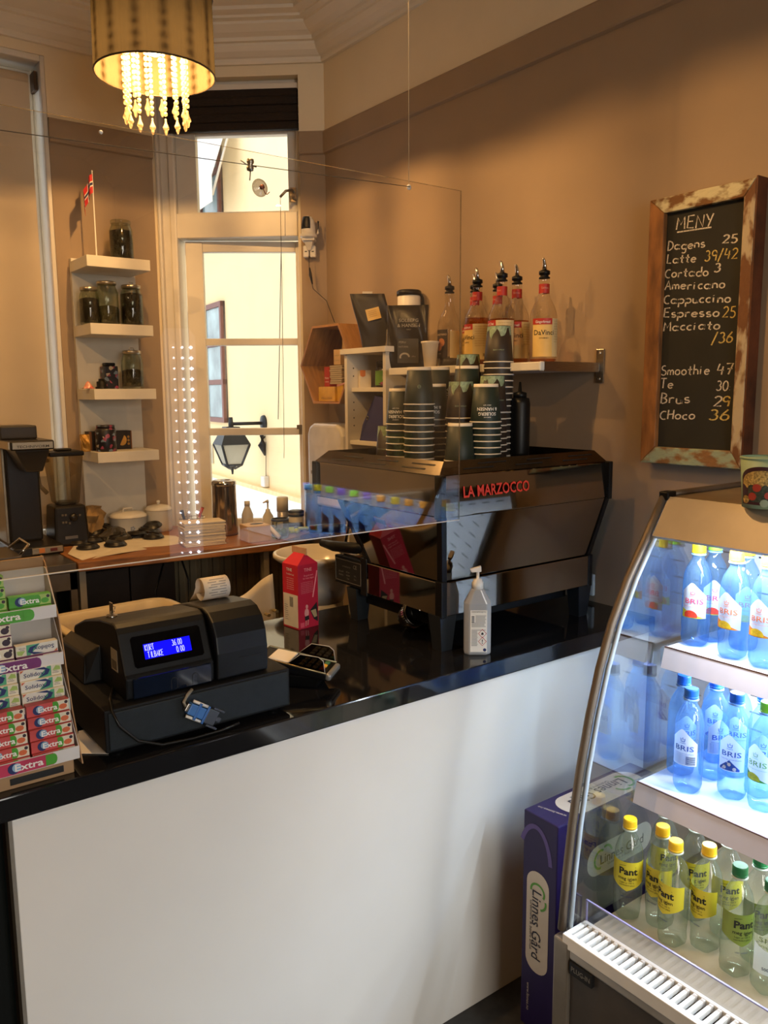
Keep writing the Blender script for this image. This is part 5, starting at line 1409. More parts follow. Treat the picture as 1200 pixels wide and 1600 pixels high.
o = thing('gold_packet', 'crumpled gold packet at the left end of the lowest tower shelf', 'packet', (p.x, 3.50, SHZ[3]))
bag_mesh(.04, .072, .05, seed=12, wob=.006).build('wrapper', mat('gold_foil', 'b98a3e', .35, .4, var=.2, bump=.3), o)
# little flag
p = ony(151, 400, 3.47)
fl_ = thing('table_flag', 'small red Norwegian table flag on a white pole', 'flag', (p.x, 3.47, SHZ[0]))
hh = hgt(268, p) - SHZ[0]
MB().lathe([(0, 0), (.022, 0), (.02, .006), (.005, .01), (.0028, .012), (.0024, hh), (.004, hh + .002), (0, hh + .006)], 14).build('pole', white_plastic, fl_)
ft = MB(); cuts_u = [0, .27, .33, .45, .51, 1.0]; cuts_v = [0, .36, .43, .57, .64, 1.0]
def flagp(u, v):
    s_ = u * .11
    return (-.003 - .36 * s_ - .006 * math.sin(10 * u), -.012 * math.sin(7 * u + 1) , hh - .012 - (1 - v) * .072 - .86 * s_ * u ** .4 + .0)
for i in range(5):
    for j in range(5):
        mi = 2 if (i == 2 or j == 2) else (1 if (i in (1, 3) or j in (1, 3)) else 0)
        for a in range(2 if i in (0, 4) else 1):
            n_ = 2 if i in (0, 4) else 1
            u0 = cuts_u[i] + (cuts_u[i + 1] - cuts_u[i]) * a / n_; u1 = cuts_u[i] + (cuts_u[i + 1] - cuts_u[i]) * (a + 1) / n_
            ft.add([flagp(u0, cuts_v[j]), flagp(u1, cuts_v[j]), flagp(u1, cuts_v[j + 1]), flagp(u0, cuts_v[j + 1])], [(0, 1, 2, 3)], mi)
ft.build('flag_cloth', [mat('flag_red', 'b0262a', .7), mat('flag_white', 'd9d2c6', .7), mat('flag_blue', '1c2450', .7)], fl_, solid=.0006)

# ================================================================== BACK TABLES
ZT = .985
butcher = mat('butcher_block', '9a6230', .45, var=.2, scale=8, stretch=(1, 8, 8), bump=.05)
tb = thing('wooden_worktop', 'oiled wooden worktop along the back wall under the window', 'worktop', (1.3, 3.3, ZT))
WI = W(tb)
poly = [(.868, 3.044), (1.66, 2.945), (1.95, 3.10), (1.945, 3.222), (1.475, 3.628), (1.46, YL - .002), (.868, YL - .002)]
MB().prism(poly, ZT - .036, ZT).build('board', butcher, tb, M=WI, bevel=.003)
leg_m = mat('pale_table_leg', '9c917e', .5)
for lx, ly in ((.895, 3.09), (1.62, 2.99)):
    MB().box((lx - .012, ly, 0), (lx + .012, ly + .03, ZT - .036)).build('leg', leg_m, tb, M=WI)
stl = mat('kitchen_steel', '8b8377', .28, .9, var=.06, scale=20)
stb = thing('steel_table', 'grey steel table at the left with the coffee brewer on it', 'table', (.5, 3.3, ZT))
WI = W(stb)
MB().box((.0, 3.045, ZT - .035), (.862, YL - .01, ZT - .001)).build('top', stl, stb, M=WI, bevel=.002)
MB().box((.0, 3.05, ZT - .10), (.862, 3.07, ZT - .036)).build('apron', stl, stb, M=WI)
for lx, ly in ((.838, 3.05), (.838, 3.6), (.02, 3.05)): MB().box((lx, ly, 0), (lx + .024, ly + .024, ZT - .036)).build('leg', stl, stb, M=WI)
uf = thing('undercounter_fridge', 'dark undercounter appliance with bar handles below the steel table', 'appliance', (.5, 3.3, 0))
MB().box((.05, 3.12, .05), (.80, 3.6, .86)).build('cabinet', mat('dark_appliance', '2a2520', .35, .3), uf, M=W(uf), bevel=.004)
for lx, z_ in ((.70, .80), (.70, .74)): MB().tube([(lx - .3, 3.095, z_), (lx + .08, 3.095, z_)], .009, 10).tube([(lx + .06, 3.095, z_), (lx + .06, 3.12, z_)], .006, 8).build('bar_handle', brushed, uf, M=W(uf))
db = thing('shadow_filler', 'dark brown cupboard added for the shadow under the wooden worktop', 'filler', (1.2, 3.4, 0))  # added dark box, its brown stands for the shade below the worktop
MB().box((.94, 3.30, .0), (1.34, 3.63, .90)).build('carcass', mat('shadow_and_stool_brown', '241811', .55, var=.15), db, M=W(db), bevel=.003)
for s in (0, 1): MB().box((.945 + s * .198, 3.282, .04), (1.138 + s * .198, 3.30, .89)).build('door', MATS['shadow_and_stool_brown'], db, M=W(db), bevel=.003)  # door fronts of the added box, in the same shade brown
tag(MB().tube([(1.22, 3.1, .94), (1.17, 3.08, .82), (1.18, 3.07, .72), (1.24, 3.07, .66), (1.30, 3.07, .72), (1.31, 3.08, .85), (1.29, 3.1, .94)], .004, 8).build('appliance_cable', black_plastic), 'black cable looping below the wooden worktop', 'cable')

# ------------------------------------------------------------------ coffee brewer
bk = mat('brewer_black', '16130f', .3, var=.1)
bsil = mat('brewer_silver', '9d9280', .35, .8, var=.05)
br = thing('coffee_brewer', 'tall black and silver filter coffee brewer on the steel table', 'coffee maker', (.80, 3.38, ZT))
WI = W(br)
MB().box((.70, 3.275, ZT), (.885, 3.60, ZT + .035)).build('base_plate', bk, br, M=WI, bevel=.006)
MB().box((.765, 3.271, ZT + .006), (.88, 3.276, ZT + .030)).build('switch_panel', bsil, br, M=WI, bevel=.002)
MB().box((.790, 3.2685, ZT + .009), (.812, 3.272, ZT + .027)).build('rocker_switch', mat('amber_switch', 'b0642a', .4, emit='b0642a', estr=.15), br, M=WI, bevel=.001)
MB().box((.832, 3.2685, ZT + .012), (.858, 3.272, ZT + .024)).build('rocker_switch', mat('dark_red_switch', '5a1a12', .4), br, M=WI, bevel=.001)
MB().box((.724, 3.42, ZT + .035), (.848, 3.54, 1.43)).build('column', bk, br, M=WI, bevel=.008)
MB().box((.712, 3.43, ZT + .03), (.724, 3.56, 1.42)).build('column_side', bsil, br, M=WI, bevel=.003)
zA, zB = hgt(703, (.8, 3.24)), hgt(688, (.8, 3.24))
MB().box((.705, 3.23, zA), (.862, 3.56, zB)).build('head', bk, br, M=WI, bevel=.006)
MB().box((.700, 3.24, zA + .006), (.706, 3.55, zB - .004)).build('head_side', bsil, br, M=WI)
fz = MB().box((.712, 3.2265, zA + .006), (.855, 3.231, zB - .006), 0)
tmp = put_text(MB(), 'TECHNIVORM', .013, .784, (zA + zB) / 2 - .004, bold=.01, width=.115); fz.add(tmp.v, tmp.f, 1, False, T(0, 3.2262, 0) @ FACE)
fz.build('fascia', [bsil, ink_black], br, M=WI)
zC = hgt(665, (.75, 3.4))
MB().box((.700, 3.36, zB), (.835, 3.50, zC)).build('water_tank', mat('tank_plastic', '2b2722', .3), br, M=WI, bevel=.006)
MB().hexa([(.765, 3.27, zA - .085), (.825, 3.27, zA - .085), (.825, 3.40, zA - .085), (.765, 3.40, zA - .085)], [(.725, 3.25, zA), (.85, 3.25, zA), (.85, 3.42, zA), (.725, 3.42, zA)]).build('filter_basket', MATS['tank_plastic'], br, M=WI, bevel=.006)
tk = thing('steel_dish', 'shallow steel dish with a wire handle left of the coffee brewer', 'dish', (.60, 3.15, ZT))
MB().hexa(rect(-.09, .06, -.09, .10, 0), rect(-.11, .08, -.11, .12, .05)).build('dish_body', stl, tk, bevel=.006)
MB().tube([(.07, -.10, .05), (.105, -.09, .085), (.105, .03, .09), (.07, .06, .055)], .005, 10).build('wire_handle', chrome, tk)

# ------------------------------------------------------------------ blender
bl_ = thing('blender', 'black kitchen blender with a clear jug beside the brewer', 'blender', (.955, 3.47, ZT))
MB().hexa(rect(-.070, .070, -.075, .075, 0), rect(-.062, .062, -.065, .065, .165)).build('motor_base', bk, bl_, bevel=.01)
MB().box((-.048, -.0735, .085), (.045, -.066, .145)).build('control_panel', mat('blender_panel', '8c7f6c', .4, .3), bl_, bevel=.003, M=RX(-3.4))
MB().lathe([(0, 0), (.017, 0), (.015, .014), (0, .015)], 20, T(.006, -.075, .118) @ RX(90)).build('dial', bk, bl_)
b = MB()
for i, (xx, zz) in enumerate(((-.036, .13), (-.024, .13), (-.036, .10), (-.024, .10), (-.010, .095), (.032, .125))):
    MB().box((xx - .004, -.078, zz - .004), (xx + .004, -.074, zz + .004)).build('button', mat('blender_button', '5c5346', .5), bl_)
MB().box((-.03, -.0745, .03), (.02, -.072, .042)).build('name_badge', brushed, bl_)
MB().hexa(rect(-.046, .046, -.046, .046, .17), rect(-.065, .065, -.062, .062, .37)).build('jug', clear('jug_plastic', 'd9d2c2', .06, haze=.08, hazecol='b8ad98', edge=.5), bl_, bevel=.008)
MB().box((-.068, -.066, .366), (.068, .066, .385)).box((-.03, -.03, .385), (.03, .03, .395)).build('jug_lid', black_plastic, bl_, bevel=.006)
MB().tube([(-.058, 0, .35), (-.095, 0, .34), (-.098, 0, .25), (-.07, 0, .215)], .009, 10).build('jug_handle', MATS['jug_plastic'], bl_)
MB().lathe([(.03, .165), (.04, .165), (.044, .178), (.03, .178)], 20).build('blade_collar', clear('collar_clear', 'b0a898', .08, haze=.2, hazecol='8a8172'), bl_)

# ------------------------------------------------------------------ enamel pots
enamel = mat('white_enamel', 'd3ccbe', .25, var=.02)
def pot(x, y, r, h_, label, handle):
    o = thing('enamel_pot', label, 'pot', (x, y, ZT))
    MB().lathe([(0, 0), (r * .9, 0), (r * .97, .008), (r, .02), (r, h_), (r * 1.03, h_ + .003), (r * 1.03, h_ + .006), (r * .96, h_ + .006)], 36).build('pot_body', enamel, o)
    MB().lathe([(r * 1.02, h_ + .004), (r * 1.0, h_ + .012), (r * .8, h_ + .022), (r * .3, h_ + .028), (0, h_ + .029)], 36).build('lid', enamel, o)
    MB().lathe([(r * 1.02, h_ + .0025), (r * 1.045, h_ + .004), (r * 1.02, h_ + .0065)], 36).build('rim_line', mat('grey_enamel_rim', '8f877a', .3), o)
    if handle == 'loop': MB().tube([(-.024, 0, h_ + .026), (-.018, 0, h_ + .04), (.018, 0, h_ + .04), (.024, 0, h_ + .026)], .005, 10).build('lid_handle', enamel, o)
    else: MB().lathe([(0, h_ + .028), (.005, h_ + .028), (.009, h_ + .04), (.006, h_ + .046), (0, h_ + .047)], 16).build('lid_knob', enamel, o)
    return o
o = pot(1.235, 3.535, .080, .075, 'wide white enamel pot with a loop-handled lid', 'loop')
d = MB()
for k in range(5): d.prism(arc(-.01 + .007 * math.cos(k * 1.256), .035 + .007 * math.sin(k * 1.256), .004, .004, 0, 360, 8)[:-1], 0, .0003)
d.v = [Vector(around(.0806)((p_.x, p_.y, p_.z))) for p_ in d.v]
d.build('flower_print', mat('faded_blue_print', '8d93a0', .6), o)
pot(1.375, 3.535, .058, .092, 'narrow white enamel canister with a knob lid', 'knob')

# ------------------------------------------------------------------ paper, lids, bags, napkins
pts = [onz(x_, y_, ZT) for x_, y_ in ((106, 866), (118, 873), (132, 876), (160, 870), (190, 866), (240, 856), (292, 848), (275, 838), (240, 836), (180, 838), (120, 848))]
ps = MB(); vv = [(q.x, q.y, ZT + .0015 + (.004 * math.sin(i * 2.1) if i < 7 else 0)) for i, q in enumerate(pts)]
ps.add(vv + [(sum(v[0] for v in vv) / len(vv), sum(v[1] for v in vv) / len(vv), ZT + .002)], [(i, (i + 1) % len(vv), len(vv)) for i in range(len(vv))])
tag(ps.build('paper_sheet', mat('white_wrapping_paper', 'd6cab4', .8, var=.04), solid=.0012), 'white paper sheet under the black cup lids on the worktop', 'paper')
me_lid = MB().lathe([(0, .010), (.030, .010), (.034, .013), (.038, .012), (.040, .005), (.0445, .004), (.0455, 0), (.043, -.001), (.036, .006), (0, .007)], 26).data('lid_shell', mat('black_lid_plastic', '14110e', .35, var=.1))
me_lid2 = MB().lathe([(.026, .0102), (.0275, .0135), (.031, .0135), (.032, .0102)], 26).data('raised_lip', MATS['black_lid_plastic'])
LIDS = [(138, 862, .002, 0, 'front left, lying flat'), (123, 855, .003, 0, 'farthest left, behind the front one'), (146, 852, .006, 6, 'second from the left, tilted'), (150, 846, .02, -10, 'on the left heap'), (131, 847, .016, 12, 'behind the left heap'),
        (181, 858, .003, 0, 'front middle, lying flat'), (184, 849, .012, 14, 'leaning behind the front middle one'), (178, 844, .032, -22, 'atop the middle heap'), (206, 843, .006, 8, 'middle right'), (216, 845, .012, -6, 'right of the middle, overlapping'),
        (208, 838, .035, -16, 'atop the right heap'), (240, 846, .003, 0, 'far right, lying flat'), (236, 842, .017, 14, 'second on the far right heap'), (243, 841, .032, -14, 'topmost on the far right heap')]
for i, (px, py, dz, tl, wh) in enumerate(LIDS):
    q = onz(px, py - 4, ZT)
    o = thing('cup_lid', f'black plastic cup lid on the paper sheet, {wh}', 'lid', M=T(q.x, q.y + dz * 1.2, ZT + .004 + dz) @ RZ(37 * i) @ RX(tl))
    o['group'] = 'black cup lids on the worktop'
    place('lid_shell', me_lid, o); place('raised_lip', me_lid2, o)
q = onz(152, 830, ZT)
o = thing('paper_bag', 'crumpled brown paper bag between blender and enamel pot', 'paper bag', (1.085, 3.55, ZT), .4)
b = MB().lathe([(0, 0), (.042, 0), (.05, .03), (.044, .07), (.05, .10), (.03, .125), (.034, .135)], 16, None, 0, False, lambda a_, z_: .18 * math.sin(3 * a_ + z_ * 80) + .12 * math.sin(8 * a_ + z_ * 50))
b.build('bag_body', mat('brown_paper', 'a8834f', .8, var=.2, bump=.3, bscale=25), o, solid=.001)
o = thing('plastic_bag', 'grey plastic bag behind the heap of black lids', 'plastic bag', (1.14, 3.43, ZT), 1.0)
MB().lathe([(0, .0), (.06, 0), (.058, .02), (.04, .04), (.015, .055), (0, .058)], 18, None, 0, False, lambda a_, z_: .2 * math.sin(3 * a_ + z_ * 70) + .1 * math.sin(7 * a_)).build('bag_film', clear('grey_film', '9a958c', .10, rough=.15, haze=.4, hazecol='6f695e'), o)
nk = onz(312, 853, ZT)
for i in range(16):
    o = MB().box((-.085, -.05, 0), (.085, .05, .0058)).build('napkin', mat('white_napkin', 'd8cbb6', .9, var=.03), None, (1.385 + random.uniform(-.003, .003), 3.10 + random.uniform(-.003, .003), ZT + .0004 + i * .0061), .002, math.radians(-9) + random.uniform(-.025, .025))
    nm = 'topmost' if i == 15 else ('lowest' if i == 0 else ORD[15 - i] + ' from the top')
    tag(o, f'white folded napkin in the pile before the steel flask, {nm}', 'napkin', 'napkin pile on the worktop')

# ------------------------------------------------------------------ steel flask, tissue box, window-sill bottles
p = Vector((1.563, 3.25, ZT)); hf = hgt(750, p) - ZT
o = thing('steel_flask', 'tall brushed steel insulated flask before the window', 'flask', p)
MB().lathe([(0, .001), (.053, .001), (.054, .01), (.051, hf - .03), (.052, hf - .022)], 36).build('flask_body', mat('copper_tinted_steel', 'a8937c', .16, 1.0, var=.1, scale=5), o)
MB().lathe([(0, 0), (.0545, 0), (.0545, .010), (.053, .010)], 36).build('base_ring', mat('maroon_base', '4a201a', .5), o)
MB().lathe([(.052, hf - .022), (.054, hf - .018), (.053, hf - .006), (.046, hf), (.03, hf), (.026, hf - .008), (0, hf - .009)], 36).build('rim', chrome, o)
MB().lathe([(0, hf - .0085), (.024, hf - .008), (.022, hf - .004), (0, hf - .004)], 24).build('stopper', black_plastic, o)
o = thing('tissue_box', 'pale wooden tissue box with a dark slot on the worktop', 'tissue box', (1.60, 3.045, ZT), math.radians(-6))
MB().box((-.05, -.05, 0), (.05, .05, .068)).build('box_body', mat('pale_wood', 'd0b08a', .55, var=.08, scale=10), o, bevel=.003)
MB().prism(arc(.01, .006, .03, .018, 0, 360, 18)[:-1], .068, .0686).build('slot', ink_black, o)
o = thing('napkin_roll', 'white rolled napkin leaning on the tissue box', 'napkin roll', (1.665, 2.995, ZT))
MB().tube([(-.012, .03, .055), (.012, -.02, .012)], .010, 14).build('roll', paper, o)
o = thing('glass_tumbler', 'clear glass jar with green leaves right of the tissue box', 'glass', (1.712, 3.03, ZT))
MB().lathe([(0, .004), (.034, 0), (.037, .006), (.037, .082), (.0355, .082), (.035, .008), (0, .008)], 28).build('glass_wall', jar_glass, o)
MB().lathe([(.0355, .074), (.0378, .074), (.0378, .083), (.0355, .083)], 28).build('blue_rim', mat('dark_blue_rim', '2a3a66', .3), o)
MB().lathe([(0, .009), (.032, .009), (.033, .028), (.02, .04), (0, .036)], 16, None, 0, True, lambda a_, z_: .12 * math.sin(5 * a_)).build('green_leaves', mat('lime_leaves', '7f9a30', .6, var=.3, scale=60), o)
MB().box((-.012, -.004, .02), (.012, .004, .066)).build('card_tag', paper, o)
for i, (xx, yy, a) in enumerate(((1.79, 3.075, 15), (1.825, 3.09, -20), (1.80, 3.045, 60))):
    o = thing('highlighter', ['lime highlighter lying nearest the window', 'lime highlighter crossing behind the basin rim', 'dark blue and lime highlighter nearest the basin'][i], 'highlighter', (xx, yy, ZT + .012 + .006 * i), math.radians(a))
    MB().tube([(-.045, 0, 0), (-.01, 0, 0)], .009, 12).build('cap', mat('lime_plastic', 'b8d02a', .35), o)
    MB().tube([(-.01, 0, 0), (.05, 0, 0), (.06, 0, 0)], [.0085, .0085, .004], 12).build('barrel', mat('lime_plastic', '') if i < 2 else mat('navy_plastic', '22305a', .4), o)
o = thing('folded_cloth', 'dark blue folded cloth beside the window sill', 'cloth', (1.835, 3.165, ZT), math.radians(-30))
for k in range(3): MB().box((-.06, -.035, k * .012), (.06, .035, k * .012 + .0115)).build('cloth_fold', mat('navy_cloth', '3a4258', .9, var=.1, bump=.2), o, bevel=.004)
def sill(px, pbase, depth_off, r):
    return onz(px, pbase, ZT)
o = thing('soap_bottle', 'white soap bottle with a flat cap on the window sill', 'bottle', (1.69, 3.285, ZT))
z1 = hgt(783, o.location) - ZT
MB().lathe([(0, 0), (.025, 0), (.026, .006), (.026, z1 * .55), (.012, z1 * .82), (.011, z1 * .85)], 24).build('bottle_body', mat('frosted_white', 'd8d6d0', .35), o)
MB().lathe([(.0, z1 * .84), (.013, z1 * .84), (.013, z1), (0, z1)], 20).build('cap', white_plastic, o)
MB().box((-.018, -.0275, .02), (.014, -.0262, .06)).build('label', paper, o)
o = thing('pump_bottle', 'white pump soap bottle on the window sill', 'bottle', (1.775, 3.25, ZT))
z1 = hgt(781, o.location) - ZT
MB().lathe([(0, 0), (.026, 0), (.027, .006), (.024, z1 * .45), (.011, z1 * .62), (.011, z1 * .68), (.004, z1 * .7), (.004, z1 * .9)], 24).build('bottle_body', MATS['frosted_white'], o)
MB().tube([(0, 0, z1 * .9), (0, 0, z1 * .97), (-.03, -.012, z1 * .93)], [.006, .006, .003], 10).build('pump', white_plastic, o)
o = thing('spray_can', 'white-capped steel can on the window sill', 'can', (1.835, 3.222, ZT))
z1 = hgt(776, o.location) - ZT
MB().lathe([(0, 0), (.026, 0), (.026, z1 * .55), (0, z1 * .55)], 26).build('can_body', mat('lilac_steel', 'a7a3a6', .3, .6), o)
MB().lathe([(0, z1 * .55), (.0265, z1 * .55), (.0265, z1 - .004), (.022, z1), (0, z1)], 26).build('cap', white_plastic, o)
o = thing('cosmetic_jar', 'low white jar with a striped black lid on the window sill', 'jar', (1.878, 3.175, ZT))
z1 = hgt(797, o.location) - ZT
MB().lathe([(0, 0), (.033, 0), (.034, .006), (.034, z1 * .7), (0, z1 * .7)], 28).build('jar_body', MATS['frosted_white'], o)
MB().lathe([(0, z1 * .7), (.036, z1 * .7), (.036, z1 - .003), (.03, z1), (0, z1)], 28).build('lid', black_plastic, o)
MB().lathe([(.0362, z1 * .8), (.0368, z1 * .82), (.0368, z1 * .87), (.0362, z1 * .88)], 28).build('lid_stripe', brushed, o)
o = thing('tall_jar', 'tall clear jar with a teal rim beside the espresso machine', 'jar', (1.922, 3.10, ZT))
z1 = hgt(757, o.location) - ZT
MB().lathe([(0, .003), (.034, 0), (.036, .006), (.036, z1 - .02), (.034, z1 - .02), (.034, .008), (0, .008)], 28).build('jar_glass', jar_glass, o)
MB().lathe([(0, z1 - .02), (.038, z1 - .02), (.038, z1), (0, z1)], 28).build('lid', mat('teal_plastic', '4f9aa0', .35), o)
MB().lathe([(0, .009), (.033, .009), (.033, z1 * .8), (0, z1 * .8)], 24).build('contents', mat('beige_powder', 'a99c88', .8), o)
o = thing('utensil_basket', 'wire basket of kitchen odds and ends behind the napkins', 'basket', (1.475, 3.40, ZT), .3)
b = MB()
for k in range(4): b.tube([(.06 * math.cos(a_ * math.pi / 12), .045 * math.sin(a_ * math.pi / 12), .012 + k * .018) for a_ in range(24)], .0016, 5, closed=True)
for a_ in range(12): b.tube([(.052 * math.cos(a_ * math.pi / 6), .038 * math.sin(a_ * math.pi / 6), 0), (.06 * math.cos(a_ * math.pi / 6), .045 * math.sin(a_ * math.pi / 6), .07)], .0014, 5)
b.build('wire_mesh', chrome, o)
for k, (xx, yy, dx, c_, nm) in enumerate(((-.03, 0, -.03, '1c1a18', 'ladle_handle'), (-.005, .01, -.02, 'b9b2a6', 'whisk_handle'), (.02, -.01, .03, 'b5442e', 'red_spatula'), (.035, .005, .03, '5a2a1c', 'wooden_spoon'))):
    MB().tube([(xx, yy, .01), (xx + dx * .6, yy, .075), (xx + dx, yy - .005, .105)], [.004, .006, .008], 8).build(nm, mat('utensil_' + nm, c_, .45), o)

# ------------------------------------------------------------------ radiator under the window
rd = thing('radiator', 'beige ribbed panel radiator under the narrow window', 'radiator', M=MW)
rad_m = mat('radiator_paint', '8d8065', .5, var=.04)
MB().box((-.66, -.075, .33), (.06, -.055, .90)).build('back_plate', rad_m, rd)
for k in range(13):
    u0 = -.65 + k * .054
    MB().prism([(u0, -.075), (u0 + .008, -.092), (u0 + .036, -.092), (u0 + .044, -.075)], .35, .87).build('rib', rad_m, rd, bevel=.003)
MB().box((-.665, -.10, .87), (.065, -.02, .905)).build('top_grille', rad_m, rd, bevel=.004)
MB().tube([(.05, -.08, .33), (.05, -.08, 0)], .01, 8).build('pipe', rad_m, rd)

# ------------------------------------------------------------------ white basin on its cabinet
zr = hgt(866, (1.44, 2.27))
bs = thing('wash_basin', 'white round basin with a thick rim behind the milk carton', 'basin', (1.44, 2.30, 0))
cer = mat('white_ceramic', 'd6cebf', .2, var=.02)
MB().lathe([(0, zr - .16), (.085, zr - .16), (.10, zr - .10), (.105, zr - .035), (.135, zr - .02), (.15, zr - .008), (.149, zr + .003), (.142, zr + .006), (.134, zr), (.115, zr - .02), (.09, zr - .055), (0, zr - .07)], 40).build('bowl', cer, bs)
MB().lathe([(0, .45), (.10, .45), (.09, .6), (.084, zr - .15), (0, zr - .15)], 28).build('pedestal', cer, bs)
MB().lathe([(0, zr - .0665), (.018, zr - .066), (.018, zr - .063), (0, zr - .062)], 18).build('drain', chrome, bs)
cbn = thing('white_cabinet', 'low white cabinet beneath the round basin', 'cabinet', (1.44, 2.35, 0))
MB().box((-.13, -.16, .0), (.25, .2, .45)).build('carcass', white_lam, cbn, bevel=.004)
MB().box((-.12, -.172, .03), (.055, -.161, .43)).build('door', white_lam, cbn, bevel=.003)
MB().box((.065, -.172, .03), (.24, -.161, .43)).build('door', white_lam, cbn, bevel=.003)

# ------------------------------------------------------------------ plastic chair and tub behind the till
chw = mat('white_chair_plastic', 'd9ccb4', .4, var=.02)
pch = thing('plastic_chair', 'white moulded plastic chair with finger holes behind the till', 'chair', (1.12, 2.33, 0))
def shell(u, v):
    x_ = -.18 + .36 * u
    top = .925 + .085 * (.5 + .5 * math.tanh((u - .84) * 7))
    z_ = .46 + (top - .46) * v
    return (x_, .03 * (1 - (2 * u - 1) ** 2) + .05 * v - .02, z_)
MB().grid(shell, 26, 16).build('backrest', chw, pch, solid=.008)
MB().grid(lambda u, v: (-.18 + .36 * u, -.01 + .34 * v, .46 - .03 * math.sin(math.pi * u) * math.sin(math.pi * v)), 16, 12).build('seat', chw, pch, solid=.01)
for xx, yy in ((-.16, .02), (.16, .02)):
    MB().tube([(xx, yy, .46), (xx * 1.05, yy, 0)], [.018, .013], 10).build('leg', chw, pch)
for xx, yy in ((-.16, .30), (.16, .30)):
    MB().tube([(xx, yy, .46), (xx * 1.05, yy, 0)], [.018, .013], 10).build('leg', chw, pch)
for px, py in ((417, 960), (429, 954)):
    q = ony(px, py, 2.322)
    MB().prism(arc(0, 0, .0065, .005, 0, 360, 12)[:-1], -.012, .012, 0, T(q.x - 1.12, -.012, q.z) @ FACE).build('finger_hole', mat('hole_dark', '8a7a58', .9), pch)
tub = thing('plastic_tub', 'beige plastic tub with rounded corners behind the till', 'tub', (.76, 2.25, 0), math.radians(3))
tz0, tz1 = .72, .975
tubm = mat('beige_tub_plastic', 'b9a784', .4, var=.03)
def rrect(hx, hy, r_, z_, n=6):
    out = []
    for cx_, cy_, a0 in ((hx - r_, hy - r_, 0), (-hx + r_, hy - r_, 90), (-hx + r_, -hy + r_, 180), (hx - r_, -hy + r_, 270)):
        out += [(cx_ + r_ * math.cos(math.radians(a0 + 90 * i / n)), cy_ + r_ * math.sin(math.radians(a0 + 90 * i / n)), z_) for i in range(n + 1)]
    return out
rg = [rrect(.14, .10, .04, tz0), rrect(.17, .13, .05, tz1 - .02), rrect(.185, .145, .06, tz1 - .01), rrect(.185, .145, .06, tz1), rrect(.165, .125, .05, tz1), rrect(.155, .115, .05, tz1 - .03), rrect(.13, .09, .04, tz0 + .01)]
n_ = len(rg[0]); vv = [p for r_ in rg for p in r_]
ff = [(i * n_ + k, i * n_ + (k + 1) % n_, (i + 1) * n_ + (k + 1) % n_, (i + 1) * n_ + k) for i in range(len(rg) - 1) for k in range(n_)] + [tuple(range(n_))[::-1], tuple((len(rg) - 1) * n_ + k for k in range(n_))]
MB().add(vv, ff, 0, True).build('tub_shell', tubm, tub)
MB().add(rrect(.186, .146, .06, tz1 + .0005)[2:9] + rrect(.166, .126, .05, tz1 + .0005)[2:9][::-1], [tuple(range(14))]).build('rim_highlight', tubm, tub)
std = thing('storage_stool', 'low dark stool under the beige tub behind the counter', 'stool', (.76, 2.25, 0))
MB().box((-.16, -.12, .66), (.16, .12, .72)).build('seat', MATS['shadow_and_stool_brown'], std, bevel=.006)
for xx in (-.13, .13):
    for yy in (-.09, .09): MB().box((xx - .015, yy - .015, 0), (xx + .015, yy + .015, .66)).build('leg', MATS['shadow_and_stool_brown'], std)

# ================================================================== OPEN DRINKS COOLER
YE, YN = 1.09, -.25
XBK = 1.98
fr = thing('drinks_cooler', 'open-front lit drinks cooler with glass end panel at right', 'cooler', (1.6, .42, 0))
WI = W(fr)
bronze = mat('bronze_trim', '6f6355', .45, .5, var=.05)
cooler_grey = mat('cooler_grey_panel', '57504a', .4, .3, var=.05)
cooler_white = mat('cooler_white_enamel', 'd8dbe0', .35, var=.02)
sand = mat('cooler_sand_panel', '988c7a', .4, .2, var=.03)
edgep = [ony(x_, y_, YE) for x_, y_ in ((1041, 777), (1015, 838), (985, 905), (960, 975), (941, 1045), (925, 1120), (910, 1205), (898, 1290), (889, 1370), (882, 1452))]
ZTOP = edgep[0].z; ZB_ = edgep[-1].z
pg = [(p_.x, p_.z) for p_ in edgep] + [(XBK, ZB_), (XBK, ZTOP)]
PXZ = Matrix(((1, 0, 0, 0), (0, 0, -1, 0), (0, 1, 0, 0), (0, 0, 0, 1)))   # drawing (x, z), height towards -y
end_glass = clear('cooler_end_glass', 'f2f8fc', .19)
MB().prism(pg, -YE, -YE + .006, 0, PXZ).build('end_glass', end_glass, fr, M=WI)
MB().tube([(p_.x - .004, YE + .004, p_.z) for p_ in edgep], .0095, 10).build('edge_trim', bronze, fr, M=WI)
MB().tube([(p_.x + .010, YE - .008, p_.z) for p_ in edgep[1:]], .006, 6).build('glass_seal', mat('pale_seal', 'a9b6c0', .4), fr, M=WI)
xf = edgep[-1].x
# lower housing
MB().box((xf - .012, YN, .04), (XBK, YE - .012, ZB_ - .04)).build('base_cabinet', cooler_grey, fr, M=WI, bevel=.004)
MB().box((xf - .022, YE - .03, .03), (xf + .03, YE + .012, ZB_ - .01)).build('corner_strip', mat('corner_metal', '948a7c', .35, .6), fr, M=WI, bevel=.004)
MB().box((xf - .02, YN, ZB_ - .045), (xf + .012, YE - .03, ZB_ - .006)).build('front_rail', mat('rail_metal', 'b0aca4', .35, .4), fr, M=WI, bevel=.005)
bd_ = MB().box((xf - .0225, YE - .095, ZB_ - .075), (xf - .0125, YE - .035, ZB_ - .046), 0)
tmp = put_text(MB(), 'PLUG-IN', .016, -(YE - .065), ZB_ - .061, bold=.01, width=.05); bd_.add(tmp.v, tmp.f, 1, False, T(xf - .0228, 0, 0) @ FACEX)
bd_.build('maker_badge', [ink_black, ink_grey], fr, M=WI)
MB().box((xf + .02, YN, .0), (XBK, YE - .03, .04)).build('plinth', ink_black, fr, M=WI)
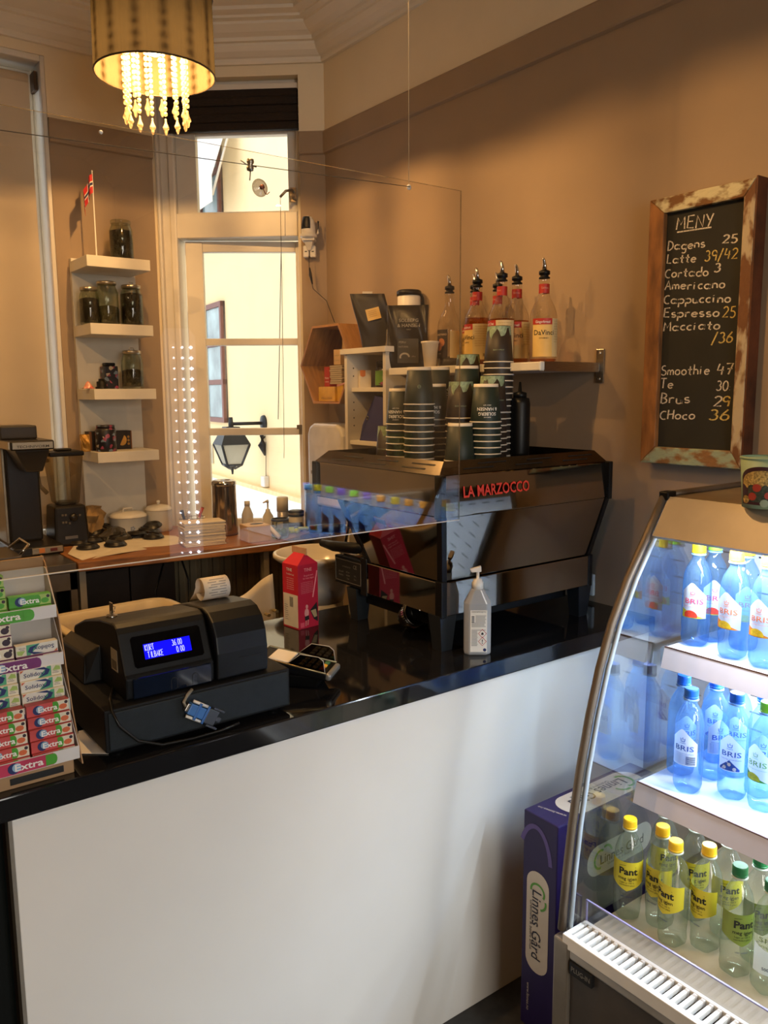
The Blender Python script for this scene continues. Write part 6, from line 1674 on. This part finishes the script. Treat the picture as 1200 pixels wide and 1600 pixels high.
# deck, grille, guard
ZD = .40
MB().box((1.365, YN, ZD - .015), (XBK - .02, YE - .008, ZD)).build('bottle_deck', mat('deck_beige', 'a09078', .45), fr, M=WI)
gx0, gx1, gz = 1.298, 1.352, .428
MB().box((gx0 - .014, YN, gz - .03), (gx0, YE - .012, gz + .001)).box((gx1, YN, gz - .02), (gx1 + .010, YE - .012, gz + .001)).box((gx0, YE - .024, gz - .01), (gx1, YE - .012, gz + .001)).build('grille_frame', white_plastic, fr, M=WI, bevel=.002)
MB().box((gx0, YN, gz - .058), (gx1, YE - .02, gz - .054)).build('grille_well', mat('well_dark', '1f1f22', .6), fr, M=WI)
me_slat = MB().box((gx0, -.0040, gz - .010), (gx1, .0040, gz)).data('grille_slat', white_plastic)
yy = YE - .034
while yy > .1:
    place('grille_slat', me_slat, fr, M=WI @ T(0, yy, 0)); yy -= .0172
GX = 1.360
MB().box((GX, YN, gz), (GX + .003, YE - .014, gz + .048)).build('acrylic_guard', clear('guard_acrylic', 'eef0f6', .06), fr, M=WI)
MB().box((GX - .0005, YN, gz + .048), (GX + .0035, YE - .014, gz + .051)).box((GX - .0005, YE - .016, gz), (GX + .0035, YE - .013, gz + .051)).build('guard_edge', mat('lilac_edge', '8c86ac', .25), fr, M=WI)
# back and top
MB().box((XBK - .02, YN, ZD), (XBK, YE - .006, ZTOP)).build('back_panel', cooler_white, fr, M=WI)
sl_ = MB()
for zz in [ZD + .06 + .045 * i for i in range(20)]:
    for j in range(18): sl_.box((XBK - .0208, YE - .04 - j * .07, zz), (XBK - .0199, YE - .075 - j * .07, zz + .004))
o = sl_.build('air_slots', mat('slot_dark', '2b3440', .6), fr, M=WI); o['kind'] = 'stuff'
fb = edgep[1]
MB().add([(edgep[0].x, YE - .01, ZTOP), (fb.x, YE - .01, fb.z), (fb.x, YN, fb.z), (edgep[0].x, YN, ZTOP)], [(0, 1, 2, 3)]).build('fascia', sand, fr, M=WI, solid=.012)
MB().box((edgep[0].x + .004, YN, ZTOP - .012), (XBK, YE - .006, ZTOP + .002)).build('top_panel', mat('cooler_top', '8c7a60', .4, .2), fr, M=WI, bevel=.002)
MB().tube([(edgep[0].x, YE, ZTOP + .006), (XBK, YE, ZTOP + .006)], .008, 8).build('top_trim', bronze, fr, M=WI)
MB().box((edgep[0].x - .012, YE - .012, ZTOP - .006), (edgep[0].x + .022, YE + .012, ZTOP + .014)).build('corner_cap', black_plastic, fr, M=WI, bevel=.003)
MB().box((XBK - .3, YN, ZTOP - .03), (XBK, YE - .01, ZTOP - .012)).build('inner_top', cooler_white, fr, M=WI)
# shelves
led = glow('white_led_tube', 'dcebff', 14.0)
rail_m = mat('price_rail', 'd2cfda', .35, var=.02)
S1, S2 = (1.607, 1.015), (1.522, .712)
for (sx_, szz), nm in ((S1, 'upper'), (S2, 'lower')):
    sb_ = MB().box((sx_, YN, szz - .018), (XBK - .02, YE - .02, szz)).build('shelf_board', cooler_white, fr, M=WI, bevel=.002)
    MB().hexa([(sx_ - .018, YN, szz - .046), (sx_ - .008, YN, szz - .046), (sx_ - .008, YE - .022, szz - .046), (sx_ - .018, YE - .022, szz - .046)],
              [(sx_ - .006, YN, szz + .001), (sx_ + .003, YN, szz + .001), (sx_ + .003, YE - .022, szz + .001), (sx_ - .006, YE - .022, szz + .001)]).build('price_rail', rail_m, sb_)
    MB().box((sx_ - .0065, YN, szz + .0005), (sx_ - .0035, YE - .022, szz + .003)).build('rail_lip', mat('brown_lip', '6a5046', .4), sb_)
    MB().box((sx_ + .04, YN, szz - .026), (sx_ + .06, YE - .05, szz - .018)).build('led_tube', led, sb_)
    MB().box((sx_ + .0, YE - .022, szz - .05), (sx_ + .03, YE - .008, szz - .004)).build('clear_bracket', clear('bracket_clear', 'dfe6ea', .08, haze=.1), sb_)
MB().tube([(fb.x + .045, YN, fb.z + .012), (fb.x + .045, YE - .03, fb.z + .012)], .009, 10).build('led_tube', led, fr, M=WI)
LEDC = (.80, .90, 1.0)
for nm, (lx, lz), pw in (('cooler_top_lamp', (fb.x + .06, fb.z - .006), 20.0), ('cooler_shelf_lamp', (S1[0] + .08, S1[1] - .03), 19.0), ('cooler_lower_lamp', (S2[0] + .08, S2[1] - .03), 6.5)):
    l_ = light(nm, 'AREA', (lx, (YE + YN) / 2 - .02, lz), pw, LEDC, shape='RECTANGLE', size=.03, size_y=1.22)
    l_.rotation_euler = (0, math.radians(-12), 0)

# ------------------------------------------------------------------ bottles
BHt = .237
petp = [(0, .006), (.012, .003), (.024, 0), (.030, .006), (.0318, .018), (.030, .034), (.0315, .048), (.0318, .055), (.0318, .145), (.0300, .165), (.025, .182), (.018, .195), (.0135, .203), (.0128, .210), (.0125, .218)]
lob = lambda a_, z_: (-.13 * max(0, (1 - z_ / .034)) * (.5 + .5 * math.cos(5 * a_)) if z_ < .034 else 0)
pet_blue = clear('blue_pet', 'd6eafc', .06, haze=.12, hazecol='a3d0fa', edge=.7)
pet_clear = clear('clear_pet', 'f0f4ee', .07, haze=.04, hazecol='e8eee4', edge=.95)
me_pb = MB().lathe(petp, 30, None, 0, True, lob).data('bottle_body', pet_blue)
me_pc = MB().lathe(petp, 30, None, 0, True, lob).data('bottle_body', pet_clear)
def cap_mesh(nm, c_):
    b_ = MB()
    b_.lathe([(0, .216), (.0152, .216), (.0156, .219), (.0150, .2195), (.0150, .234), (.0140, BHt), (0, BHt)], 30, None, 0, False, lambda a_, z_: .02 * math.cos(30 * a_))
    return b_.data('cap', mat(nm, c_, .4, var=.03))
CAPS = {k: cap_mesh('cap_' + k, c_) for k, c_ in dict(yellow='f2d21c', orange='f09a28', blue='1f62c8', lime='7fd23c', gold='f0c020', green='1c6a38', purple='4a3a9a').items()}
neck = MB().lathe([(.0128, .2105), (.0165, .211), (.0165, .2135), (.0128, .214)], 26)
me_neckb = neck.data('neck_ring', mat('neck_blue', '7fb0e8', .3)); me_neckc = neck.data('neck_ring', mat('neck_clear', 'b9c4b4', .3))
RB = .0322
lab_w = cloth('label_film', 'e8eef4', .35)
def lab_bris(main, fruit, fruit2, style='fruit'):
    l_ = MB()
    hi = lambda x_: .150 - max(0, abs(x_ + .004) - .003) * 1.0
    patch(l_, (-.028, .030, lambda x_: .068, hi), RB, 0, n=16)
    A = around(RB + .0007)
    put_text(l_, 'BRIS', .0165, .001, .107, 1, map_=A, bold=.006, width=.042)
    for st in crown_strokes:
        t0 = MB().ribbon([(-.002 + x_ * .0085, .123 + y_ * .013) for x_, y_ in st], .0015)
        l_.add([A((q.x, q.y, 0)) for q in t0.v], t0.f, 1)
    put_text(l_, 'FARRIS', .0042, -.002, .119, 1, map_=A); put_text(l_, 'naturlig mineralvann', .0034, .001, .0955, 1, map_=A, width=.044)
    if style == 'fruit':
        patch(l_, (-.028, .026, lambda x_: .0685, lambda x_: .090 - (x_ + .028) * .40), RB, 2, .0004, 14)
        patch(l_, (-.020, .010, lambda x_: .070, lambda x_: .070 + math.sqrt(max(0, .017 ** 2 - (x_ + .006) ** 2)) * .95), RB, 3, .0007, 12)
    elif style == 'blue':
        patch(l_, (-.024, .020, lambda x_: .070, lambda x_: .094 - abs(x_ + .002) * .9), RB, 2, .0004, 14)
        for cx_, cz_ in ((-.012, .076), (-.002, .084), (.009, .075)):
            patch(l_, (cx_ - .004, cx_ + .004, lambda x_: cz_ - math.sqrt(max(0, .004 ** 2 - (x_ - cx_) ** 2)), lambda x_: cz_ + math.sqrt(max(0, .004 ** 2 - (x_ - cx_) ** 2))), RB, 3, .0008, 6)
        t0 = MB().ribbon([(-.018, .072), (.006, .090)], .0018).ribbon([(.012, .070), (-.008, .090)], .0018)
        l_.add([A((q.x, q.y, .0004)) for q in t0.v], t0.f, 0)
    elif style == 'bar':
        for i in range(8): put_text(l_, 'vann og naturlig aroma kullsyre', .0034, -.006, .092 - i * .0028, 1, map_=A, width=.036)
        for i in range(9): patch(l_, (.006, .026, lambda x_: .071 + i * .0022, lambda x_: .0722 + i * .0022), RB, 2, .0006, 6)
    return l_.data('label', [lab_w, mat('ink_' + main, main, .6, var=0), mat('ink_' + fruit, fruit, .5, var=.1, scale=200), mat('ink_' + fruit2, fruit2, .5, var=.12, scale=200)])
def lab_farris():
    l_ = MB(); patch(l_, (-.030, .030, lambda x_: .07, lambda x_: .145 - abs(x_) * .7), RB, 0, n=16)
    put_text(l_, 'FARRIS', .016, 0, .105, 1, map_=around(RB + .0007), bold=.008, width=.044)
    return l_.data('label', [mat('farris_navy', '141c4a', .5), ink_white])
def lab_pant(c_, tc):
    l_ = MB(); patch(l_, (-.046, .046, lambda x_: .076 + abs(x_) * .42, lambda x_: .146), RB, 0, n=22)
    A = around(RB + .0007)
    put_text(l_, 'Pant', .0225, .002, .123, 1, map_=A, bold=.03, width=.042); put_text(l_, 'meg igjen', .0115, .001, .1065, 1, map_=A, bold=.008, width=.042)
    put_text(l_, 'Laget av 100 %', .0055, 0, .0965, 1, map_=A); put_text(l_, 'resirkulert plast', .0055, 0, .0905, 1, map_=A)
    t0 = MB().ribbon([(-.018, .136), (-.005, .138), (.02, .134)], .0009); l_.add([A((q.x, q.y, 0)) for q in t0.v], t0.f, 1)
    put_text(l_, 'uten sukker', .0055, 0, .063, 2, map_=A)
    return l_.data('label', [mat('pant_' + c_, c_, .5, var=.03), mat('pant_ink', tc, .6, var=0), ink_blue])
def lab_white():
    l_ = MB(); patch(l_, (-.031, .031, lambda x_: .05, lambda x_: .10 - x_ * .4), RB, 0, n=18)
    put_text(l_, 'sno', .022, .0, .125, 1, map_=around(RB + .0007), width=.04); put_text(l_, 'snapple', .010, 0, .110, 1, map_=around(RB + .0007), width=.04)
    put_text(l_, '500ml', .009, .0, .062, 2, map_=around(RB + .0007), bold=.01)
    return l_.data('label', [lab_w, mat('snow_ink', '8a9a70', .6), ink_blue])
LB = {'straw': (lab_bris('d84a6a', 'd8d83a', 'd8402c'), 'yellow', 'pink-lettered strawberry water bottle'), 'mango': (lab_bris('e8804a', 'e08a28', 'e8c832'), 'orange', 'orange-lettered mango water bottle'),
      'blue': (lab_bris('2a52b0', '1f52b8', 'd6e2f4', 'blue'), 'blue', 'blue-capped bottle with emblem'), 'bar': (lab_bris('2a52b0', '2a3a5a', '2a3a5a', 'bar'), 'blue', 'blue-capped bottle with barcode'),
      'lime': (lab_bris('7ab84a', '4a9a34', 'b8d23a'), 'lime', 'lime-capped water bottle'), 'farris': (lab_farris(), 'purple', 'navy-labelled water bottle'),
      'pant': (lab_pant('d8c832', '1a1a12'), 'gold', 'yellow-capped yellow-label bottle'), 'olive': (lab_pant('7f9038', '2a3a1a'), 'green', 'green-capped olive-label bottle'), 'snow': (lab_white(), 'green', 'green-capped white-label bottle')}
def bottle(px, py, z, kind, where, rot=0, xy=None, cap=None):
    q = Vector((*xy, z)) if xy else onz(px, py, z)
    me_l, cp, desc = LB[kind]
    o = thing('water_bottle', f'{desc}, {where}', 'bottle', (q.x, q.y, z + .0005), face_cam(q, rot), 'drinks bottles in the cooler')
    cl = kind in ('pant', 'olive', 'snow')
    b_ = place('bottle_body', me_pc if cl else me_pb, o)
    place('neck_ring', me_neckc if cl else me_neckb, b_)
    place('label', me_l, o); place('cap', CAPS[cap or cp], o)
    return o
z = S1[1]
bottle(1085, 1006, z, 'straw', 'front left on the top cooler shelf', -12)
bottle(1143, 1026, z, 'mango', 'front middle on the top cooler shelf', -26)
bottle(1192, 1040, z, 'mango', 'front right on the top cooler shelf', -22)
bottle(0, 0, z, 'straw', 'rear left on the top cooler shelf', 10, (1.735, 1.035), 'lime')
bottle(0, 0, z, 'mango', 'rear middle on the top cooler shelf', 10, (1.735, .955))
for i, (yy, kd, cp) in enumerate(((.80, 'straw', 'yellow'), (.72, 'mango', 'orange'), (.64, 'farris', 'purple'), (.56, 'farris', 'lime'), (.48, 'farris', 'purple'), (.40, 'farris', 'lime'), (.32, 'straw', 'yellow'), (.24, 'farris', 'blue'))):
    bottle(0, 0, z, kd, f'{ORD[i + 3]} along the top shelf front, beyond the photo edge', -10, (1.648, yy), cp)
z = S2[1]
bottle(1062, 1206, z, 'bar', 'behind the barcode one at the left of the lower shelf', 24)
bottle(1073, 1233, z, 'bar', 'nearest the left end of the lower shelf', -20)
bottle(1112, 1213, z, 'bar', 'second row, left of centre on the lower shelf', 28)
bottle(1143, 1243, z, 'blue', 'front middle of the lower shelf', -12)
bottle(1190, 1262, z, 'lime', 'front right of the lower shelf', -30)
bottle(0, 0, z, 'blue', 'third row behind the barcode bottle', 0, (1.76, 1.025))
bottle(0, 0, z, 'blue', 'third row behind the emblem bottle', 0, (1.73, .955))
bottle(0, 0, z, 'blue', 'second row, right of centre on the lower shelf', 10, (1.68, .868))
for i, yy in enumerate((.72, .64, .56, .48, .40)):
    bottle(0, 0, z, ('lime', 'blue', 'straw', 'lime', 'blue')[i], f'{ORD[i + 3]} along the lower shelf front, beyond the photo edge', -10, (1.56, yy))
z = ZD
bottle(979, 1428, z, 'pant', 'leftmost in the bottom of the cooler', -4)
bottle(1029, 1442, z, 'pant', 'second from left in the bottom of the cooler', -34)
bottle(1049, 1470, z, 'pant', 'nearest the grille at left in the cooler bottom', -40)
bottle(1100, 1478, z, 'pant', 'right of the nearest yellow one in the cooler bottom', -42)
bottle(1147, 1516, z, 'olive', 'nearest the grille in the cooler bottom', 22)
bottle(1197, 1545, z, 'snow', 'at the right edge of the cooler bottom', 0)
bottle(0, 0, z, 'pant', 'second row, left, half hidden in the cooler bottom', 20, (1.60, 1.045))
bottle(0, 0, z, 'pant', 'second row, middle, half hidden in the cooler bottom', 12, (1.60, .965))
bottle(0, 0, z, 'pant', 'second row, right of middle in the cooler bottom', 10, (1.60, .885))
bottle(0, 0, z, 'olive', 'second row behind the olive-labelled one', 20, (1.575, .80))
bottle(0, 0, z, 'pant', 'second row near the photo edge in the cooler bottom', -10, (1.575, .72))
for i, yy in enumerate((.58, .50)): bottle(0, 0, z, 'snow', f'{("ninth", "tenth")[i]} along the cooler bottom, beyond the photo edge', 0, (1.44, yy))

# ------------------------------------------------------------------ snack cup on the cooler
q = onz(1192, 792, ZTOP + .003)
yc = thing('soup_cup', 'pale green paper food cup with granola picture on the cooler top', 'food cup', (q.x, q.y, ZTOP + .003), face_cam(q, -6))
hc = hgt(716, q) - ZTOP - .003
rb_, rt_ = .040, .047
def rcup(z_): return rb_ + (rt_ - rb_) * z_ / hc
MB().lathe([(0, .002), (rb_, 0), (rt_, hc), (rt_ - .001, hc), (rb_ - .001, .004), (0, .004)], 36).build('cup_body', mat('pale_green_card', '93a98a', .5), yc)
MB().lathe([(rt_ - .001, hc - .001), (rt_ + .0018, hc), (rt_ + .0018, hc + .003), (rt_ - .001, hc + .004)], 36).build('rim', MATS['pale_green_card'], yc)
def cone_patch(l_, x0_, x1_, lo, hi, mi, off, n=14):
    vv = []; 
    for i in range(n + 1):
        x_ = x0_ + (x1_ - x0_) * i / n
        for zz in (lo(x_), max(lo(x_), hi(x_))):
            r_ = rcup(zz) + off; vv.append((r_ * math.sin(x_ / rb_), -r_ * math.cos(x_ / rb_), zz))
    l_.add(vv, [(2 * i, 2 * i + 2, 2 * i + 3, 2 * i + 1) for i in range(n)], mi, True)
l_ = MB()
cone_patch(l_, -.042, .042, lambda x_: hc * .08, lambda x_: hc * .58 + hc * .28 * math.sqrt(max(0, 1 - (x_ / .043) ** 2)), 0, .0004, 20)
cone_patch(l_, -.038, .032, lambda x_: hc * (.45 + .04 * math.sin(x_ * 300)), lambda x_: hc * .50 + hc * .28 * math.sqrt(max(0, 1 - (x_ / .039) ** 2)), 1, .0008, 20)
cone_patch(l_, -.025, .012, lambda x_: hc * .14, lambda x_: hc * (.44 + .05 * math.sin(x_ * 250)), 2, .0009, 12)
for cx_, cz_, rr, mi in ((-.016, .25, .008, 3), (-.008, .43, .008, 3), (.012, .28, .007, 3), (-.03, .18, .008, 1), (.006, .12, .008, 4), (.022, .4, .009, 1)):
    cone_patch(l_, cx_ - rr, cx_ + rr, lambda x_: hc * cz_ - math.sqrt(max(0, rr * rr - (x_ - cx_) ** 2)), lambda x_: hc * cz_ + math.sqrt(max(0, rr * rr - (x_ - cx_) ** 2)), mi, .0014, 8)
l_.build('picture_print', [mat('plum_print', '3a1a20', .5), mat('granola_print', 'b89a58', .6, var=.35, scale=260), mat('berry_print', '3c4438', .5, var=.3, scale=200), mat('red_berry', 'a03a2c', .5), mat('grey_seal', '8a9a86', .5)], yc)

# ------------------------------------------------------------------ purple juice box on the floor
jb = thing('juice_box', 'tall purple cardboard box standing on the floor beside the cooler', 'box', (1.405, 1.255, 0))
purple = mat('purple_card', '25164c', .5, var=.05); lilac = mat('lilac_print', '5a4a8a', .5, var=0)
wpr = mat('box_white_print', 'cfc4b4', .55, var=.02); gpr = mat('box_green_print', '5a9a3c', .55, var=0); dkp = mat('box_dark_print', '2a2a3a', .55, var=0)
BL_, BW2, BHh = .42, .055, .58
MB().box((0, -BW2, 0), (BL_, BW2, BHh)).build('carton', purple, jb, bevel=.003)
def pill(hw, hh_, r_):
    out = []
    for cx_, cy_, a0 in ((hw - r_, hh_ - r_, 0), (-hw + r_, hh_ - r_, 90), (-hw + r_, -hh_ + r_, 180), (hw - r_, -hh_ + r_, 270)):
        out += [(cx_ + r_ * math.cos(math.radians(a0 + 15 * i)), cy_ + r_ * math.sin(math.radians(a0 + 15 * i))) for i in range(7)]
    return out
def logo(hw, hh_, size, M_):
    d_ = MB().prism(pill(hw, hh_, min(hw, hh_) * .95), 0, .0004, 0)
    d_.ribbon(arc(-hw * .62, 0, hh_ * .55, hh_ * .6, 60, 280, 12), hh_ * .16, 1, None, .0008); d_.ribbon(arc(-hw * .45, hh_ * .05, hh_ * .6, hh_ * .7, 20, 110, 8), hh_ * .16, 1, None, .0008)
    put_text(d_, 'Linnes Gård', size, hw * .05, -hh_ * .1, 2, bold=.008, width=hw * 1.35, z=.001)
    put_text(d_, 'Grønnere & bedre smak', size * .28, hw * .1, -hh_ * .55, 2, width=hw * 1.0, z=.001)
    return d_.build('logo_panel', [wpr, gpr, dkp], jb, M=M_)
# -X side: panel reads downwards
logo(.135, .036, .042, T(-.0005, .004, .30) @ FACEX @ RZ(-90))
logo(.15, .045, .045, T(.22, -.005, BHh + .0005) @ RZ(0) @ RZ(180))
logo(.13, .04, .036, T(.24, -BW2 - .0005, .44) @ FACE)
t0 = MB(); put_text(t0, 'www.linnes.no', .013, 0, 0)
t0.build('lettering', wpr, jb, M=T(.045, .005, BHh + .0006) @ RZ(105))
t0 = MB(); put_text(t0, 'www.linnes.no', .013, 0, 0)
t0.build('lettering', wpr, jb, M=T(-.0006, .03, .085) @ FACEX @ RZ(-90))
t0 = MB().ribbon(arc(.0, -.02, .05, .10, 10, 150, 14), .012)
t0.build('swirl_print', lilac, jb, M=T(-.0006, .015, .47) @ FACEX)

# ================================================================== PENDANT LAMPS
def chandelier(label, energy):
    ch = thing('pendant_lamp', label, 'lamp', (1.118, 2.723, 2.626))
    pleat = cloth('pleated_shade_fabric', '4a4233', .12)
    b_ = MB().lathe([(.19, 0), (.187, .243)], 240, None, 0, True, lambda a_, z_: .012 * abs(math.sin(45 * a_)))
    b_.build('shade', pleat, ch)
    for zz in (0, .243): MB().tube([(.191 * math.cos(a_ * math.pi / 24), .191 * math.sin(a_ * math.pi / 24), zz) for a_ in range(48)], .003, 6, closed=True).build('shade_hoop', mat('dark_hoop', '3a2e1c', .5), ch)
    sp_ = MB()
    for k in range(3): sp_.tube([(0, 0, .235), (.187 * math.cos(k * 2.094), .187 * math.sin(k * 2.094), .24)], .002, 6)
    sp_.tube([(.098 * math.cos(a_ * math.pi / 16), .098 * math.sin(a_ * math.pi / 16), .16) for a_ in range(32)], .003, 6, closed=True)
    for k in range(3): sp_.tube([(0, 0, .20), (.098 * math.cos(k * 2.094), .098 * math.sin(k * 2.094), .16)], .002, 6)
    sp_.build('wire_spider', chrome, ch)
    crystal = clear('crystal_beads', 'fff6e4', .10, rough=.05, haze=.55, hazecol='fff0d2')
    bead = MB(); drop = MB()
    for k in range(15): bead.lathe([(0, -.008), (.006, -.005), (.0075, 0), (.006, .005), (0, .008)], 8, T(0, 0, .152 - k * .0172))
    drop.lathe([(0, 0), (.004, -.004), (.003, -.008), (.005, -.018), (.0105, -.030), (.0108, -.034), (.006, -.039), (.0065, -.042), (.004, -.052), (0, -.056)], 8, T(0, 0, -.102))
    mb_bead, mb_drop = bead.data('bead_strand', crystal), drop.data('crystal_drop', crystal)
    for k in range(14):
        a_ = k * 2 * math.pi / 14
        st = place('bead_strand', mb_bead, ch, (.098 * math.cos(a_), .098 * math.sin(a_), 0))
        place('crystal_drop', mb_drop, st)
    MB().lathe([(0, .058), (.015, .062), (.024, .075), (.026, .088), (.02, .108), (.013, .12), (0, .12)], 20).build('bulb', glow('warm_bulb', 'ffdf9e', 45), ch)
    MB().lathe([(0, .115), (.018, .115), (.018, .155), (.008, .168), (0, .168)], 18).build('lamp_holder', black_plastic, ch)
    MB().tube([(0, 0, .16), (0, 0, ZC - 2.626)], .003, 8).build('flex', black_plastic, ch)
    MB().lathe([(0, 0), (.05, 0), (.045, .025), (0, .03)], 24, T(0, 0, ZC - 2.626 - .03)).build('ceiling_rose', white_plastic, ch)
    return ch
P1 = chandelier('brown pleated drum pendant lamp with crystal bead strands', 0)
light('pendant_bulb_light', 'POINT', (1.118, 2.723, 2.626 + .043), 42, WARM, shadow_soft_size=.012)
for i, (xx, yy, e) in enumerate(((.72, 1.50, 50), (-.25, 2.35, 42), (-.9, -.4, 36))):
    c = copy_tree(P1); c.location = (xx, yy, 2.70)
    c['label'] = ['brown pleated pendant lamp over the counter, above the photo', 'brown pleated pendant lamp left of the photo edge', 'brown pleated pendant lamp behind the photographer'][i]
    light('pendant_bulb_light', 'POINT', (xx, yy, 2.743), e, WARM, shadow_soft_size=.012)

# ------------------------------------------------------------------ lit advertising column by the wall behind the photographer (mirrored in the screen)
H0 = ony(285, 700, 1.47); d0 = ray(285, 700); d0 = Vector((d0.x, -d0.y, d0.z))
s_ = 2.9
c0 = H0 + d0 * s_
ztop = None
for zz in [x_ * .01 for x_ in range(60, 300)]:
    pm = Vector((c0.x, 2 * 1.47 - c0.y, zz))
    if pj(pm)[1] < 515: ztop = zz; break
lc_ = thing('light_column', 'white light column studded with small lamps behind the photographer', 'sign', (c0.x, c0.y, 0), math.atan2(-(H0.x - c0.x), (H0.y - c0.y)) + math.pi)
MB().prism([(-.09, 0), (.09, 0), (.09, ztop - .04), (.06, ztop), (-.06, ztop), (-.09, ztop - .04)], -.02, .02, 0, FACE).build('panel', mat('lit_white_panel', 'c8c8d0', .5, emit='dfe4f0', estr=.25), lc_)
me_d = MB()
for j in range(26):
    for i, r_ in ((-1, .011), (0, .008), (1, .006)): me_d.lathe([(0, -r_), (r_, 0), (0, r_)], 8, T(.045 * i - .02, -.03, ztop - .1 - j * (ztop - .5) / 26))
o = me_d.build('lamp_dots', glow('cool_white_dots', 'eef3ff', 16), lc_); o['kind'] = 'stuff'
